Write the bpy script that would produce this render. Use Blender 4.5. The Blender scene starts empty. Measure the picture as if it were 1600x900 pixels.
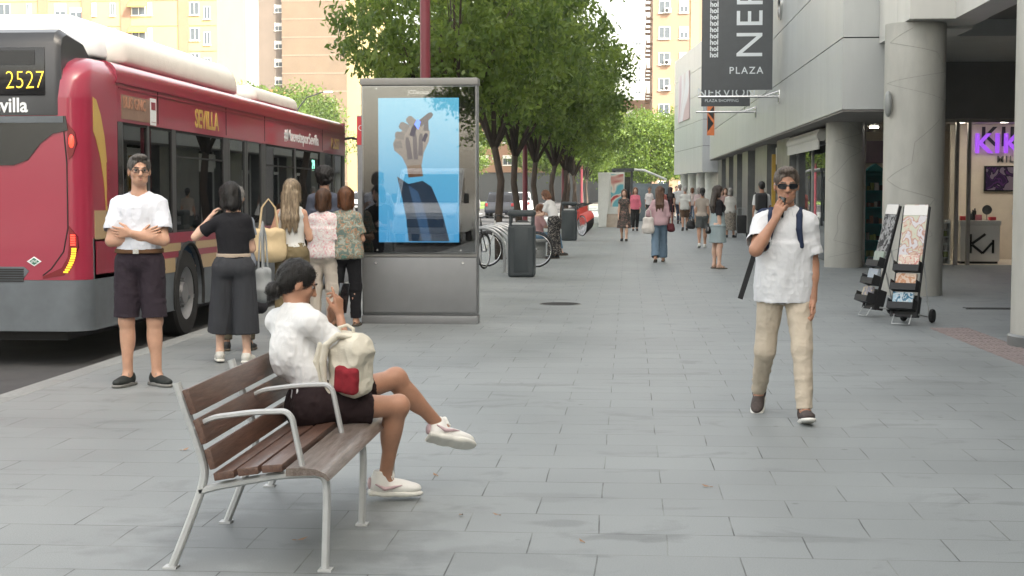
import bpy, bmesh, math, random
import numpy as np
from mathutils import Vector, Matrix, Euler

R = math.radians
rnd = random.Random(7)
scene = bpy.context.scene

# ------------------------------------------------------------------ camera
cam_d = bpy.data.cameras.new('camera')
cam = bpy.data.objects.new('camera', cam_d)
scene.collection.objects.link(cam)
cam_d.sensor_width = 36.0
cam_d.lens = 54.0
cam_d.clip_start = 0.1
cam_d.clip_end = 2500.0
CAM_H = 1.53
cam.location = (0, 0, CAM_H)
cam.rotation_euler = (R(90) - math.atan(153 / 2400), 0, math.atan(183 / 2400))
scene.camera = cam

# ------------------------------------------------------------------ sky, sun, exposure
SUN_EL = R(43)
SUN_AZ = R(128)          # clockwise from +Y (north): the sun stands behind the camera, to the right
world = bpy.data.worlds.new('World')
scene.world = world
world.use_nodes = True
wn = world.node_tree
wn.nodes.clear()
wo = wn.nodes.new('ShaderNodeOutputWorld')
wb = wn.nodes.new('ShaderNodeBackground')
sky = wn.nodes.new('ShaderNodeTexSky')
sky.sky_type = 'NISHITA'
sky.sun_disc = False
sky.sun_elevation = SUN_EL
sky.sun_rotation = SUN_AZ
sky.altitude = 10
sky.air_density = 1.0
sky.dust_density = 4.0
sky.ozone_density = 1.0
wb.inputs['Strength'].default_value = 0.14
hsv = wn.nodes.new('ShaderNodeHueSaturation')     # camera white balance for open shade
hsv.inputs['Saturation'].default_value = 0.42
wbal = wn.nodes.new('ShaderNodeMixRGB')
wbal.blend_type = 'MULTIPLY'
wbal.inputs[0].default_value = 1.0
wbal.inputs[2].default_value = (1.07, 1.0, 0.87, 1)
wn.links.new(sky.outputs[0], hsv.inputs['Color'])
wn.links.new(hsv.outputs[0], wbal.inputs[1])
wn.links.new(wbal.outputs[0], wb.inputs['Color'])
wn.links.new(wb.outputs[0], wo.inputs['Surface'])

sun_d = bpy.data.lights.new('sun', 'SUN')
sun_d.energy = 3.0
sun_d.angle = R(0.53)
sun_d.color = (1.0, 0.95, 0.86)
sun = bpy.data.objects.new('sun', sun_d)
scene.collection.objects.link(sun)
sv = Vector((math.sin(SUN_AZ) * math.cos(SUN_EL), math.cos(SUN_AZ) * math.cos(SUN_EL), math.sin(SUN_EL)))
sun.rotation_euler = sv.to_track_quat('Z', 'Y').to_euler()
sun.location = (20, -20, 60)

scene.view_settings.view_transform = 'Standard'
scene.view_settings.look = 'None'
scene.view_settings.exposure = 2.42
scene.view_settings.gamma = 1.0
scene.view_settings.use_curve_mapping = False
scene.render.engine = 'CYCLES'
scene.cycles.max_bounces = 7
scene.cycles.diffuse_bounces = 4
scene.cycles.glossy_bounces = 3
scene.cycles.transmission_bounces = 4
scene.cycles.transparent_max_bounces = 10
scene.cycles.caustics_reflective = False
scene.cycles.caustics_refractive = False
scene.cycles.use_denoising = True

# ------------------------------------------------------------------ scene graph helpers
COL = scene.collection


def tag(o, label=None, cat=None, group=None, kind=None):
    if label: o['label'] = label
    if cat: o['category'] = cat
    if group: o['group'] = group
    if kind: o['kind'] = kind
    return o


def empty(name, loc=(0, 0, 0), rz=0.0, label=None, cat=None, group=None, rx=0.0, ry=0.0):
    o = bpy.data.objects.new(name, None)
    o.empty_display_size = 0.2
    COL.objects.link(o)
    o.location = loc
    o.rotation_euler = (rx, ry, rz)
    return tag(o, label, cat, group)


def kids(o):
    return [c for c in bpy.data.objects if c.parent == o]


def dup(root, loc=None, rz=None, label=None, group=None, scale=None):
    def rec(o, parent):
        c = o.copy()
        COL.objects.link(c)
        c.parent = parent
        for ch in list(kids_map.get(o.name, [])):
            rec(ch, c)
        return c
    kids_map = {}
    for o in bpy.data.objects:
        if o.parent is not None:
            kids_map.setdefault(o.parent.name, []).append(o)
    c = rec(root, None)
    if loc is not None: c.location = loc
    if rz is not None: c.rotation_euler = (0, 0, rz)
    if scale is not None: c.scale = scale if hasattr(scale, '__len__') else (scale,) * 3
    if label: c['label'] = label
    if group: c['group'] = group
    return c


def link(name, me, mats, parent=None, loc=None):
    o = bpy.data.objects.new(name, me)
    COL.objects.link(o)
    if mats is not None:
        for m in (mats if isinstance(mats, (list, tuple)) else [mats]):
            me.materials.append(m)
    if parent is not None: o.parent = parent
    if loc is not None: o.location = loc
    return o


# ------------------------------------------------------------------ materials
MATS = {}


def pmat(name, col, rough=0.6, metal=0.0, var=0.12, scale=6.0, bump=0.0, bscale=80.0, spec=0.5,
         coat=0.0, sheen=0.0, emit=None, estr=0.0, stretch=None, hue=None, detail=4.0, sss=0.0):
    """A principled material with a two-octave procedural variation of tone and optional fine bump."""
    if name in MATS: return MATS[name]
    m = bpy.data.materials.new(name)
    m.use_nodes = True
    nt = m.node_tree
    b = nt.nodes['Principled BSDF']
    b.inputs['Roughness'].default_value = rough
    b.inputs['Metallic'].default_value = metal
    b.inputs['Specular IOR Level'].default_value = spec
    b.inputs['Coat Weight'].default_value = coat
    b.inputs['Coat Roughness'].default_value = 0.08
    if sheen:
        b.inputs['Sheen Weight'].default_value = sheen
        b.inputs['Sheen Roughness'].default_value = 0.5
    if sss:
        b.inputs['Subsurface Weight'].default_value = sss
        b.inputs['Subsurface Radius'].default_value = (0.012, 0.005, 0.003)
    tc = nt.nodes.new('ShaderNodeTexCoord')
    mp = nt.nodes.new('ShaderNodeMapping')
    nt.links.new(tc.outputs['Object'], mp.inputs[0])
    if stretch: mp.inputs['Scale'].default_value = stretch
    if var > 0 or hue:
        n = nt.nodes.new('ShaderNodeTexNoise')
        n.inputs['Scale'].default_value = scale
        n.inputs['Detail'].default_value = detail
        n.inputs['Roughness'].default_value = 0.6
        nt.links.new(mp.outputs[0], n.inputs['Vector'])
        rp = nt.nodes.new('ShaderNodeValToRGB')
        c0 = [max(0, c * (1 - var)) for c in col]
        c1 = [min(1, c * (1 + var)) for c in col]
        if hue: c1 = list(hue)
        rp.color_ramp.elements[0].position = 0.3
        rp.color_ramp.elements[0].color = (*c0, 1)
        rp.color_ramp.elements[1].position = 0.7
        rp.color_ramp.elements[1].color = (*c1, 1)
        nt.links.new(n.outputs['Fac'], rp.inputs[0])
        nt.links.new(rp.outputs[0], b.inputs['Base Color'])
    else:
        b.inputs['Base Color'].default_value = (*col, 1)
    if bump > 0:
        n2 = nt.nodes.new('ShaderNodeTexNoise')
        n2.inputs['Scale'].default_value = bscale
        n2.inputs['Detail'].default_value = 3
        nt.links.new(mp.outputs[0], n2.inputs['Vector'])
        bp = nt.nodes.new('ShaderNodeBump')
        bp.inputs['Strength'].default_value = bump
        bp.inputs['Distance'].default_value = 0.01
        nt.links.new(n2.outputs['Fac'], bp.inputs['Height'])
        nt.links.new(bp.outputs[0], b.inputs['Normal'])
    if emit:
        b.inputs['Emission Color'].default_value = (*emit, 1)
        b.inputs['Emission Strength'].default_value = estr
    MATS[name] = m
    return m


def glassmat(name, tint=(0.6, 0.65, 0.65), trans=0.6, rough=0.02, ior=1.5, base=(0.02, 0.025, 0.03)):
    """Window glass: part see-through (tinted), part glossy by the angle of view."""
    if name in MATS: return MATS[name]
    m = bpy.data.materials.new(name)
    m.use_nodes = True
    nt = m.node_tree
    nt.nodes.clear()
    out = nt.nodes.new('ShaderNodeOutputMaterial')
    tr = nt.nodes.new('ShaderNodeBsdfTransparent')
    tr.inputs[0].default_value = (*tint, 1)
    df = nt.nodes.new('ShaderNodeBsdfDiffuse')
    df.inputs[0].default_value = (*base, 1)
    mx = nt.nodes.new('ShaderNodeMixShader')
    mx.inputs[0].default_value = trans
    nt.links.new(df.outputs[0], mx.inputs[1])
    nt.links.new(tr.outputs[0], mx.inputs[2])
    gl = nt.nodes.new('ShaderNodeBsdfGlossy')
    gl.inputs['Roughness'].default_value = rough
    fr = nt.nodes.new('ShaderNodeFresnel')
    fr.inputs['IOR'].default_value = ior
    m2 = nt.nodes.new('ShaderNodeMixShader')
    nt.links.new(fr.outputs[0], m2.inputs[0])
    nt.links.new(mx.outputs[0], m2.inputs[1])
    nt.links.new(gl.outputs[0], m2.inputs[2])
    nt.links.new(m2.outputs[0], out.inputs['Surface'])
    MATS[name] = m
    return m


# ------------------------------------------------------------------ mesh builder
class MB:
    def __init__(self):
        self.bm = bmesh.new()
        self.mi = 0

    def _fin(self, faces):
        for f in faces: f.material_index = self.mi

    def box(self, x0, x1, y0, y1, z0, z1, bevel=0.0, M=None):
        bm = self.bm
        r = bmesh.ops.create_cube(bm, size=1.0)
        vs = r['verts']
        for v in vs:
            v.co = Vector(((x0 + x1) / 2 + v.co.x * (x1 - x0), (y0 + y1) / 2 + v.co.y * (y1 - y0), (z0 + z1) / 2 + v.co.z * (z1 - z0)))
        fs = set(f for v in vs for f in v.link_faces)
        if bevel > 0:
            es = list(set(e for v in vs for e in v.link_edges))
            rr = bmesh.ops.bevel(bm, geom=es, offset=bevel, segments=2, affect='EDGES', profile=0.6)
            vs = list(set(v for f in rr['faces'] for v in f.verts))
            fs = set(f for v in vs for f in v.link_faces)
        if M is not None:
            for v in vs: v.co = M @ v.co
        self._fin(fs)
        return self

    def obox(self, c, size, M3=None, bevel=0.0):
        M = Matrix.Translation(Vector(c)) @ (M3.to_4x4() if M3 is not None else Matrix.Identity(4))
        a, b, d = size[0] / 2, size[1] / 2, size[2] / 2
        return self.box(-a, a, -b, b, -d, d, bevel, M)

    def bar(self, p0, p1, w, h, up=(0, 0, 1), bevel=0.0):
        p0, p1 = Vector(p0), Vector(p1)
        d = p1 - p0
        L = d.length
        y = d / L
        u = Vector(up)
        x = y.cross(u)
        if x.length < 1e-4: x = y.cross(Vector((1, 0, 0)))
        x.normalize()
        z = x.cross(y)
        M = Matrix((x, y, z)).transposed().to_4x4()
        M.translation = (p0 + p1) / 2
        return self.box(-w / 2, w / 2, -L / 2, L / 2, -h / 2, h / 2, bevel, M)

    def tube(self, pts, r, seg=8, caps=True, closed=False):
        bm = self.bm
        pts = [Vector(p) for p in pts]
        n = len(pts)
        rs = r if hasattr(r, '__len__') else [r] * n
        rings = []
        prevx = None
        for i, p in enumerate(pts):
            if closed: d = pts[(i + 1) % n] - pts[i - 1]
            elif i == 0: d = pts[1] - pts[0]
            elif i == n - 1: d = pts[-1] - pts[-2]
            else: d = (pts[i + 1] - pts[i]).normalized() + (pts[i] - pts[i - 1]).normalized()
            d.normalize()
            if prevx is None:
                x = d.cross(Vector((0, 0, 1)))
                if x.length < 1e-3: x = d.cross(Vector((1, 0, 0)))
            else:
                x = prevx - d * prevx.dot(d)
            x.normalize()
            prevx = x
            y = d.cross(x)
            rings.append([bm.verts.new(p + (x * math.cos(2 * math.pi * k / seg) + y * math.sin(2 * math.pi * k / seg)) * rs[i]) for k in range(seg)])
        fs = []
        m = n if closed else n - 1
        for i in range(m):
            a, b = rings[i], rings[(i + 1) % n]
            for k in range(seg):
                fs.append(bm.faces.new((a[k], a[(k + 1) % seg], b[(k + 1) % seg], b[k])))
        if caps and not closed:
            fs.append(bm.faces.new(list(reversed(rings[0]))))
            fs.append(bm.faces.new(rings[-1]))
        self._fin(fs)
        return self

    def lathe(self, prof, c=(0, 0, 0), seg=24, M=None, caps=True):
        """prof: list of (radius, z)"""
        bm = self.bm
        c = Vector(c)
        rings = []
        for (r, z) in prof:
            ring = []
            for k in range(seg):
                a = 2 * math.pi * k / seg
                v = Vector((r * math.cos(a), r * math.sin(a), z))
                if M is not None: v = M @ v
                ring.append(bm.verts.new(c + v))
            rings.append(ring)
        fs = []
        for a, b in zip(rings, rings[1:]):
            for k in range(seg):
                fs.append(bm.faces.new((a[k], a[(k + 1) % seg], b[(k + 1) % seg], b[k])))
        if caps:
            fs.append(bm.faces.new(list(reversed(rings[0]))))
            fs.append(bm.faces.new(rings[-1]))
        self._fin(fs)
        return self

    def prism(self, poly, d0, d1, plane='xz'):
        """poly of 2D points, extruded along the remaining axis from d0 to d1"""
        bm = self.bm
        def mk(p, d):
            a, b = p
            if plane == 'xz': return (a, d, b)
            if plane == 'yz': return (d, a, b)
            return (a, b, d)
        v0 = [bm.verts.new(mk(p, d0)) for p in poly]
        v1 = [bm.verts.new(mk(p, d1)) for p in poly]
        n = len(poly)
        fs = [bm.faces.new(v0), bm.faces.new(list(reversed(v1)))]
        for i in range(n):
            fs.append(bm.faces.new((v0[i], v1[i], v1[(i + 1) % n], v0[(i + 1) % n])))
        self._fin(fs)
        return self

    def quad(self, a, b, c, d):
        bm = self.bm
        f = bm.faces.new([bm.verts.new(p) for p in (a, b, c, d)])
        self._fin([f])
        return self

    def ell(self, c, r, seg=16, M3=None):
        rr = bmesh.ops.create_uvsphere(self.bm, u_segments=seg, v_segments=max(6, seg // 2), radius=1.0)
        fs = set()
        for v in rr['verts']:
            p = Vector((v.co.x * r[0], v.co.y * r[1], v.co.z * r[2]))
            if M3 is not None: p = M3 @ p
            v.co = Vector(c) + p
            for f in v.link_faces: fs.add(f)
        self._fin(fs)
        return self

    def build(self, name, mats, parent=None, smooth=True, ang=38, fixn=True, loc=None):
        me = bpy.data.meshes.new(name)
        if fixn: bmesh.ops.recalc_face_normals(self.bm, faces=self.bm.faces[:])
        self.bm.to_mesh(me)
        self.bm.free()
        o = link(name, me, mats, parent, loc)
        if smooth:
            me.polygons.foreach_set('use_smooth', [True] * len(me.polygons))
            me.set_sharp_from_angle(angle=R(ang))
        return o


def text(name, body, size, m, M, parent=None, extrude=0.002, align='CENTER', offset=0.0, sx=1.0, spacing=1.0, line=1.0):
    """Lettering as mesh: M is a 4x4 placing the text plane (x right, y up, z towards the reader)."""
    cu = bpy.data.curves.new(name, 'FONT')
    cu.body = body
    cu.size = size
    cu.align_x = align
    cu.align_y = 'CENTER'
    cu.extrude = extrude
    cu.offset = offset
    cu.space_character = spacing
    cu.space_line = line
    cu.resolution_u = 3
    o = bpy.data.objects.new(name + '_tmp', cu)
    COL.objects.link(o)
    dg = bpy.context.evaluated_depsgraph_get()
    me = bpy.data.meshes.new_from_object(o.evaluated_get(dg))
    bpy.data.objects.remove(o)
    bpy.data.curves.remove(cu)
    me.transform(M @ Matrix.Diagonal((sx, 1, 1, 1)))
    me.materials.clear()
    me.name = name
    return link(name, me, m, parent)


def frameM(o, x, y):
    x = Vector(x).normalized()
    y = Vector(y).normalized()
    z = x.cross(y)
    M = Matrix((x, y, z)).transposed().to_4x4()
    M.translation = Vector(o)
    return M
# ------------------------------------------------------------------ implicit-surface modelling (bodies, clothes, bags)
def A(*v): return np.array(v if len(v) > 1 else v[0], dtype=np.float64)


def nrm(v):
    v = np.asarray(v, float)
    return v / max(1e-9, np.linalg.norm(v))


def surface_nets(F, org, h):
    """F: field sampled on a grid, inside < 0 -> vertices, quads"""
    S = F < 0
    nx, ny, nz = F.shape
    c = np.zeros((nx - 1, ny - 1, nz - 1), np.int8)
    for dx in (0, 1):
        for dy in (0, 1):
            for dz in (0, 1):
                c += S[dx:nx - 1 + dx, dy:ny - 1 + dy, dz:nz - 1 + dz]
    act = (c > 0) & (c < 8)
    idx = np.full(act.shape, -1, np.int64)
    I, J, K = np.nonzero(act)
    n = len(I)
    if n == 0: return np.zeros((0, 3)), np.zeros((0, 4), int)
    idx[I, J, K] = np.arange(n)
    acc = np.zeros((n, 3))
    cnt = np.zeros(n)
    cor = [(a, b, d) for a in (0, 1) for b in (0, 1) for d in (0, 1)]
    for a in cor:
        for b in cor:
            if sum(b) - sum(a) == 1 and all(y >= x for x, y in zip(a, b)):
                fa = F[I + a[0], J + a[1], K + a[2]]
                fb = F[I + b[0], J + b[1], K + b[2]]
                m = (fa < 0) != (fb < 0)
                t = np.where(m, fa / np.where(m, fa - fb, 1), 0)
                for ax in range(3):
                    acc[:, ax] += np.where(m, a[ax] + (b[ax] - a[ax]) * t, 0)
                cnt += m
    V = acc / cnt[:, None] + np.stack([I, J, K], 1)
    V = V * h + org
    quads = []
    for ax in range(3):
        o1, o2 = [(1, 2), (2, 0), (0, 1)][ax]
        sl0 = [slice(1, -1)] * 3
        sl1 = [slice(1, -1)] * 3
        sl0[ax] = slice(0, -1)
        sl1[ax] = slice(1, None)
        a = S[tuple(sl0)]
        b = S[tuple(sl1)]
        for flip in (0, 1):
            e = (a & ~b) if flip == 0 else (~a & b)
            P = np.stack(np.nonzero(e), 1)
            if len(P) == 0: continue
            P = P + 1
            P[:, ax] -= 1
            def g(d1, d2):
                q = P.copy()
                q[:, o1] -= d1
                q[:, o2] -= d2
                return idx[q[:, 0], q[:, 1], q[:, 2]]
            q = np.stack([g(1, 1), g(0, 1), g(0, 0), g(1, 0)], 1)
            if flip: q = q[:, ::-1]
            quads.append(q)
    return V, np.concatenate(quads)


def vnoise(P, scale, seed=0):
    """smooth value noise in -1..1, vectorised"""
    Q = np.asarray(P) * scale + 100.0 + seed * 17.3
    i = np.floor(Q).astype(np.int64)
    f = Q - i
    f = f * f * (3 - 2 * f)
    out = np.zeros(len(Q))
    for dx in (0, 1):
        for dy in (0, 1):
            for dz in (0, 1):
                h = (i[:, 0] + dx) * 374761393 + (i[:, 1] + dy) * 668265263 + (i[:, 2] + dz) * 2147483647 + seed * 1274126177
                h = (h ^ (h >> 13)) * 1274126177
                h = ((h ^ (h >> 16)) & 0xffff) / 32767.5 - 1.0
                w = (f[:, 0] if dx else 1 - f[:, 0]) * (f[:, 1] if dy else 1 - f[:, 1]) * (f[:, 2] if dz else 1 - f[:, 2])
                out += h * w
    return out


def mesh_from(name, V, Q):
    me = bpy.data.meshes.new(name)
    me.vertices.add(len(V))
    me.vertices.foreach_set('co', np.asarray(V, np.float32).ravel())
    me.loops.add(len(Q) * 4)
    me.loops.foreach_set('vertex_index', np.asarray(Q, np.int32).ravel())
    me.polygons.add(len(Q))
    me.polygons.foreach_set('loop_start', np.arange(0, len(Q) * 4, 4, dtype=np.int32))
    me.polygons.foreach_set('use_smooth', np.ones(len(Q), bool))
    me.update(calc_edges=True)
    return me


def vert_normals(V, Q):
    a, b, c, d = (V[Q[:, i]] for i in range(4))
    n = np.cross(c - a, d - b)
    N = np.zeros_like(V)
    for i in range(4): np.add.at(N, Q[:, i], n)
    return N / np.maximum(1e-12, np.linalg.norm(N, axis=1))[:, None]


class SDF:
    def __init__(self):
        self.p = []          # (kind, args, k, op, clips)
        self.caps = []

    def cap(self, a, b, ra, rb=None, k=0.01, op='add', clip=None, tag=''):
        self.p.append(['cap', (A(a), A(b), ra, ra if rb is None else rb), k, op, clip or [], tag]); return self

    def ell(self, c, r, fr=None, k=0.01, op='add', clip=None, tag=''):
        self.p.append(['ell', (A(c), np.eye(3) if fr is None else np.asarray(fr, float), A(r)), k, op, clip or [], tag]); return self

    def box(self, c, hf, fr=None, rd=0.01, k=0.005, op='add', clip=None, tag=''):
        self.p.append(['box', (A(c), np.eye(3) if fr is None else np.asarray(fr, float), A(hf), rd), k, op, clip or [], tag]); return self

    def cone(self, a, b, ra, rb, fr, k=0.01, clip=None, tag=''):
        # elliptical truncated cone, ra / rb = (half width, half depth)
        a, b = A(a), A(b)
        n = nrm(b - a)
        self.p.append(['cone', (a, b, A(ra), A(rb), np.asarray(fr, float)), k, 'add', list(clip or []), tag]); return self

    def poly(self, pts, rs, k=0.01, tag='', op='add'):
        n = len(pts)
        rs = rs if hasattr(rs, '__len__') else [rs] * n
        for i in range(n - 1): self.cap(pts[i], pts[i + 1], rs[i], rs[i + 1], k=k, tag=tag, op=op)
        return self

    @staticmethod
    def bounds(kind, a):
        if kind == 'cap':
            r = max(a[2], a[3])
            return np.minimum(a[0], a[1]) - r, np.maximum(a[0], a[1]) + r
        if kind == 'cone':
            r = max(a[2].max(), a[3].max())
            return np.minimum(a[0], a[1]) - r, np.maximum(a[0], a[1]) + r
        if kind == 'ell':
            e = np.sqrt(((a[1] * a[2][:, None]) ** 2).sum(0))
            return a[0] - e, a[0] + e
        e = (np.abs(a[1]) * a[2][:, None]).sum(0)
        return a[0] - e, a[0] + e

    def evaluate(self, h, pad=0.02):
        lo = np.full(3, 1e9)
        hi = -lo
        for kind, a, k, op, cl, t in self.p:
            if op == 'sub': continue
            l, u = self.bounds(kind, a)
            lo = np.minimum(lo, l)
            hi = np.maximum(hi, u)
        lo = lo - 3 * h - pad
        n = np.ceil((hi + 3 * h + pad - lo) / h).astype(int) + 1
        F = np.full(n, 0.5, np.float32)
        ax = [lo[i] + h * np.arange(n[i]) for i in range(3)]
        for kind, a, k, op, cl, t in self.p:
            l, u = self.bounds(kind, a)
            m = k + 3 * h + 0.01
            s = [slice(max(0, int((l[i] - m - lo[i]) / h)), min(n[i], int((u[i] + m - lo[i]) / h) + 2)) for i in range(3)]
            if any(q.stop <= q.start for q in s): continue
            X = (ax[0][s[0]])[:, None, None].astype(np.float32)
            Y = (ax[1][s[1]])[None, :, None].astype(np.float32)
            Z = (ax[2][s[2]])[None, None, :].astype(np.float32)
            if kind == 'cap':
                p0, p1, ra, rb = a
                d = p1 - p0
                L2 = max(1e-12, float(d @ d))
                x, y, z = X - p0[0], Y - p0[1], Z - p0[2]
                tt = np.clip((x * d[0] + y * d[1] + z * d[2]) / L2, 0, 1)
                D = np.sqrt((x - tt * d[0]) ** 2 + (y - tt * d[1]) ** 2 + (z - tt * d[2]) ** 2) - (ra + (rb - ra) * tt)
            elif kind == 'cone':
                p0, p1, ra, rb, fr = a
                d = p1 - p0
                L = float(np.linalg.norm(d))
                d = d / L
                x, y, z = X - p0[0], Y - p0[1], Z - p0[2]
                al = x * d[0] + y * d[1] + z * d[2]
                tt = np.clip(al / L, 0, 1)
                u = x * fr[0][0] + y * fr[0][1] + z * fr[0][2] - al * float(d @ fr[0])
                v = x * fr[1][0] + y * fr[1][1] + z * fr[1][2] - al * float(d @ fr[1])
                rx, ry = ra[0] + (rb[0] - ra[0]) * tt, ra[1] + (rb[1] - ra[1]) * tt
                D = (np.sqrt((u / rx) ** 2 + (v / ry) ** 2) - 1) * np.minimum(rx, ry)
                D = np.maximum(D, np.maximum(-al, al - L))
            else:
                c, fr = a[0], a[1]
                x, y, z = X - c[0], Y - c[1], Z - c[2]
                q = [x * fr[i][0] + y * fr[i][1] + z * fr[i][2] for i in range(3)]
                if kind == 'ell':
                    r = a[2]
                    k0 = np.sqrt((q[0] / r[0]) ** 2 + (q[1] / r[1]) ** 2 + (q[2] / r[2]) ** 2)
                    k1 = np.sqrt((q[0] / r[0] ** 2) ** 2 + (q[1] / r[1] ** 2) ** 2 + (q[2] / r[2] ** 2) ** 2) + 1e-9
                    D = k0 * (k0 - 1) / k1
                else:
                    hf, rd = a[2] - a[3], a[3]
                    w = [np.abs(q[i]) - hf[i] for i in range(3)]
                    D = np.sqrt(sum(np.maximum(v, 0) ** 2 for v in w)) + np.minimum(np.maximum(np.maximum(w[0], w[1]), w[2]), 0) - rd
            for (pt, nn) in cl:
                D = np.maximum(D, (X - pt[0]) * nn[0] + (Y - pt[1]) * nn[1] + (Z - pt[2]) * nn[2])
            G = F[s[0], s[1], s[2]]
            if op == 'add':
                hh = np.maximum(k - np.abs(G - D), 0) / max(k, 1e-6)
                F[s[0], s[1], s[2]] = np.minimum(G, D) - hh * hh * k * 0.25
            elif op == 'sub':
                D = -D
                hh = np.maximum(k - np.abs(G - D), 0) / max(k, 1e-6)
                F[s[0], s[1], s[2]] = np.maximum(G, D) + hh * hh * k * 0.25
        return F, lo

    def mesh(self, name, h, wr=None, fn=None, capfn=None):
        """wr: (amplitude, scale, stretch xyz, seed) displacement; capfn: planes whose faces are removed (open hems)"""
        F, lo = self.evaluate(h)
        V, Q = surface_nets(F, lo, h)
        caps = list(self.caps)
        for kind, a, k, op, cl, t in self.p:
            for (pt, nn) in cl: caps.append((pt, nn, max(a[2], a[3]) + .03 if kind == 'cap' else 0.6))
        if caps and len(V):
            fl = np.zeros(len(V), bool)
            for cp in caps:
                pt, nn, rad = cp[:3]
                dd = (V - pt) @ nn
                fl |= (np.abs(dd) < 0.45 * h) & (np.linalg.norm(V - pt, axis=1) < rad)
            keep = ~fl[Q].all(axis=1)
            if capfn != 'keep': Q = Q[keep]
        if wr is not None and len(V):
            N = vert_normals(V, Q)
            for (amp, sc, st, seed) in (wr if isinstance(wr, list) else [wr]):
                nz = vnoise(V * A(st), sc, seed)
                nz = 1 - 2 * np.abs(nz) if seed % 2 else nz
                V = V + N * (amp * np.maximum(nz, -.45))[:, None]
        used = np.zeros(len(V), bool)
        used[Q.ravel()] = True
        re = np.cumsum(used) - 1
        V, Q = V[used], re[Q]
        return mesh_from(name, V, Q)


def cone_mesh_clip(a, b, t):
    """clip plane across segment a-b at parameter t, keeping the a side"""
    a, b = A(a), A(b)
    return (a + (b - a) * t, nrm(b - a))


def rotframe(yaw=0.0, pitch=0.0, roll=0.0, base=None):
    """rows = right, forward, up. yaw positive turns left, pitch positive leans forward/down, roll tilts to the right"""
    cy, sy = math.cos(yaw), math.sin(yaw)
    r, f, u = A(cy, sy, 0), A(-sy, cy, 0), A(0, 0, 1)
    cp, sp = math.cos(pitch), math.sin(pitch)
    f, u = f * cp - u * sp, u * cp + f * sp
    cr, sr = math.cos(roll), math.sin(roll)
    r, u = r * cr - u * sr, u * cr + r * sr
    M = np.array([r, f, u])
    if base is not None: M = M @ base
    return M
# ------------------------------------------------------------------ people
SKIN = {
    'light': pmat('skin_light', (0.62, 0.40, 0.30), rough=0.52, var=0.10, scale=9, bump=0.15, bscale=300, spec=0.35, sss=0.15),
    'mid': pmat('skin_mid', (0.50, 0.29, 0.20), rough=0.5, var=0.12, scale=9, bump=0.15, bscale=300, spec=0.4, sss=0.15),
    'tan': pmat('skin_tan', (0.40, 0.21, 0.135), rough=0.48, var=0.13, scale=9, bump=0.15, bscale=300, spec=0.4, sss=0.12),
}
HAIR = {
    'black': pmat('hair_black', (0.012, 0.010, 0.009), rough=0.42, var=0.5, scale=60, stretch=(1, 1, 0.12), bump=0.8, bscale=140),
    'dark': pmat('hair_dark', (0.030, 0.018, 0.012), rough=0.42, var=0.5, scale=60, stretch=(1, 1, 0.12), bump=0.8, bscale=140),
    'brown': pmat('hair_brown', (0.085, 0.040, 0.020), rough=0.45, var=0.5, scale=60, stretch=(1, 1, 0.12), bump=0.8, bscale=140),
    'auburn': pmat('hair_auburn', (0.14, 0.055, 0.022), rough=0.45, var=0.5, scale=60, stretch=(1, 1, 0.12), bump=0.8, bscale=140),
    'blond': pmat('hair_blond', (0.20, 0.125, 0.065), rough=0.45, var=0.6, scale=60, stretch=(1, 1, 0.10), bump=0.8, bscale=140, hue=(0.42, 0.33, 0.22)),
    'grey': pmat('hair_grey', (0.30, 0.28, 0.26), rough=0.5, var=0.4, scale=60, stretch=(1, 1, 0.12), bump=0.8, bscale=140),
    'ash': pmat('hair_ash', (0.055, 0.036, 0.025), rough=0.5, var=0.5, scale=70, stretch=(1, 1, 0.12), bump=0.8, bscale=140, hue=(0.20, 0.16, 0.13)),
    'salt': pmat('hair_salt', (0.06, 0.05, 0.042), rough=0.5, var=0.5, scale=70, stretch=(1, 1, 0.12), bump=0.8, bscale=140, hue=(0.15, 0.135, 0.12)),
}


def cloth(name, col, **k):
    k.setdefault('rough', 0.85)
    k.setdefault('var', 0.06)
    k.setdefault('scale', 5)
    k.setdefault('bump', 0.25)
    k.setdefault('bscale', 220)
    k.setdefault('spec', 0.2)
    return pmat('cloth_' + name, col, **k)


def print_cloth(name, cols, scale=22, base=None, rough=0.85, interp='CONSTANT'):
    """cloth with an irregular printed pattern of the given colours"""
    key = 'print_' + name
    if key in MATS: return MATS[key]
    m = bpy.data.materials.new(key)
    m.use_nodes = True
    nt = m.node_tree
    b = nt.nodes['Principled BSDF']
    b.inputs['Roughness'].default_value = rough
    tc = nt.nodes.new('ShaderNodeTexCoord')
    no = nt.nodes.new('ShaderNodeTexNoise')
    no.inputs['Scale'].default_value = scale
    no.inputs['Detail'].default_value = 1.5
    no.inputs['Distortion'].default_value = 1.2
    nt.links.new(tc.outputs['Object'], no.inputs['Vector'])
    rp = nt.nodes.new('ShaderNodeValToRGB')
    rp.color_ramp.interpolation = interp
    n = len(cols)
    els = rp.color_ramp.elements
    els[0].position = 0
    els[0].color = (*cols[0], 1)
    els[1].position = 0.36 + 0.28 / n
    els[1].color = (*cols[1], 1)
    for i in range(2, n):
        e = els.new(0.36 + 0.28 * i / n)
        e.color = (*cols[i], 1)
    nt.links.new(no.outputs['Fac'], rp.inputs[0])
    nt.links.new(rp.outputs[0], b.inputs['Base Color'])
    MATS[key] = m
    return m


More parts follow.
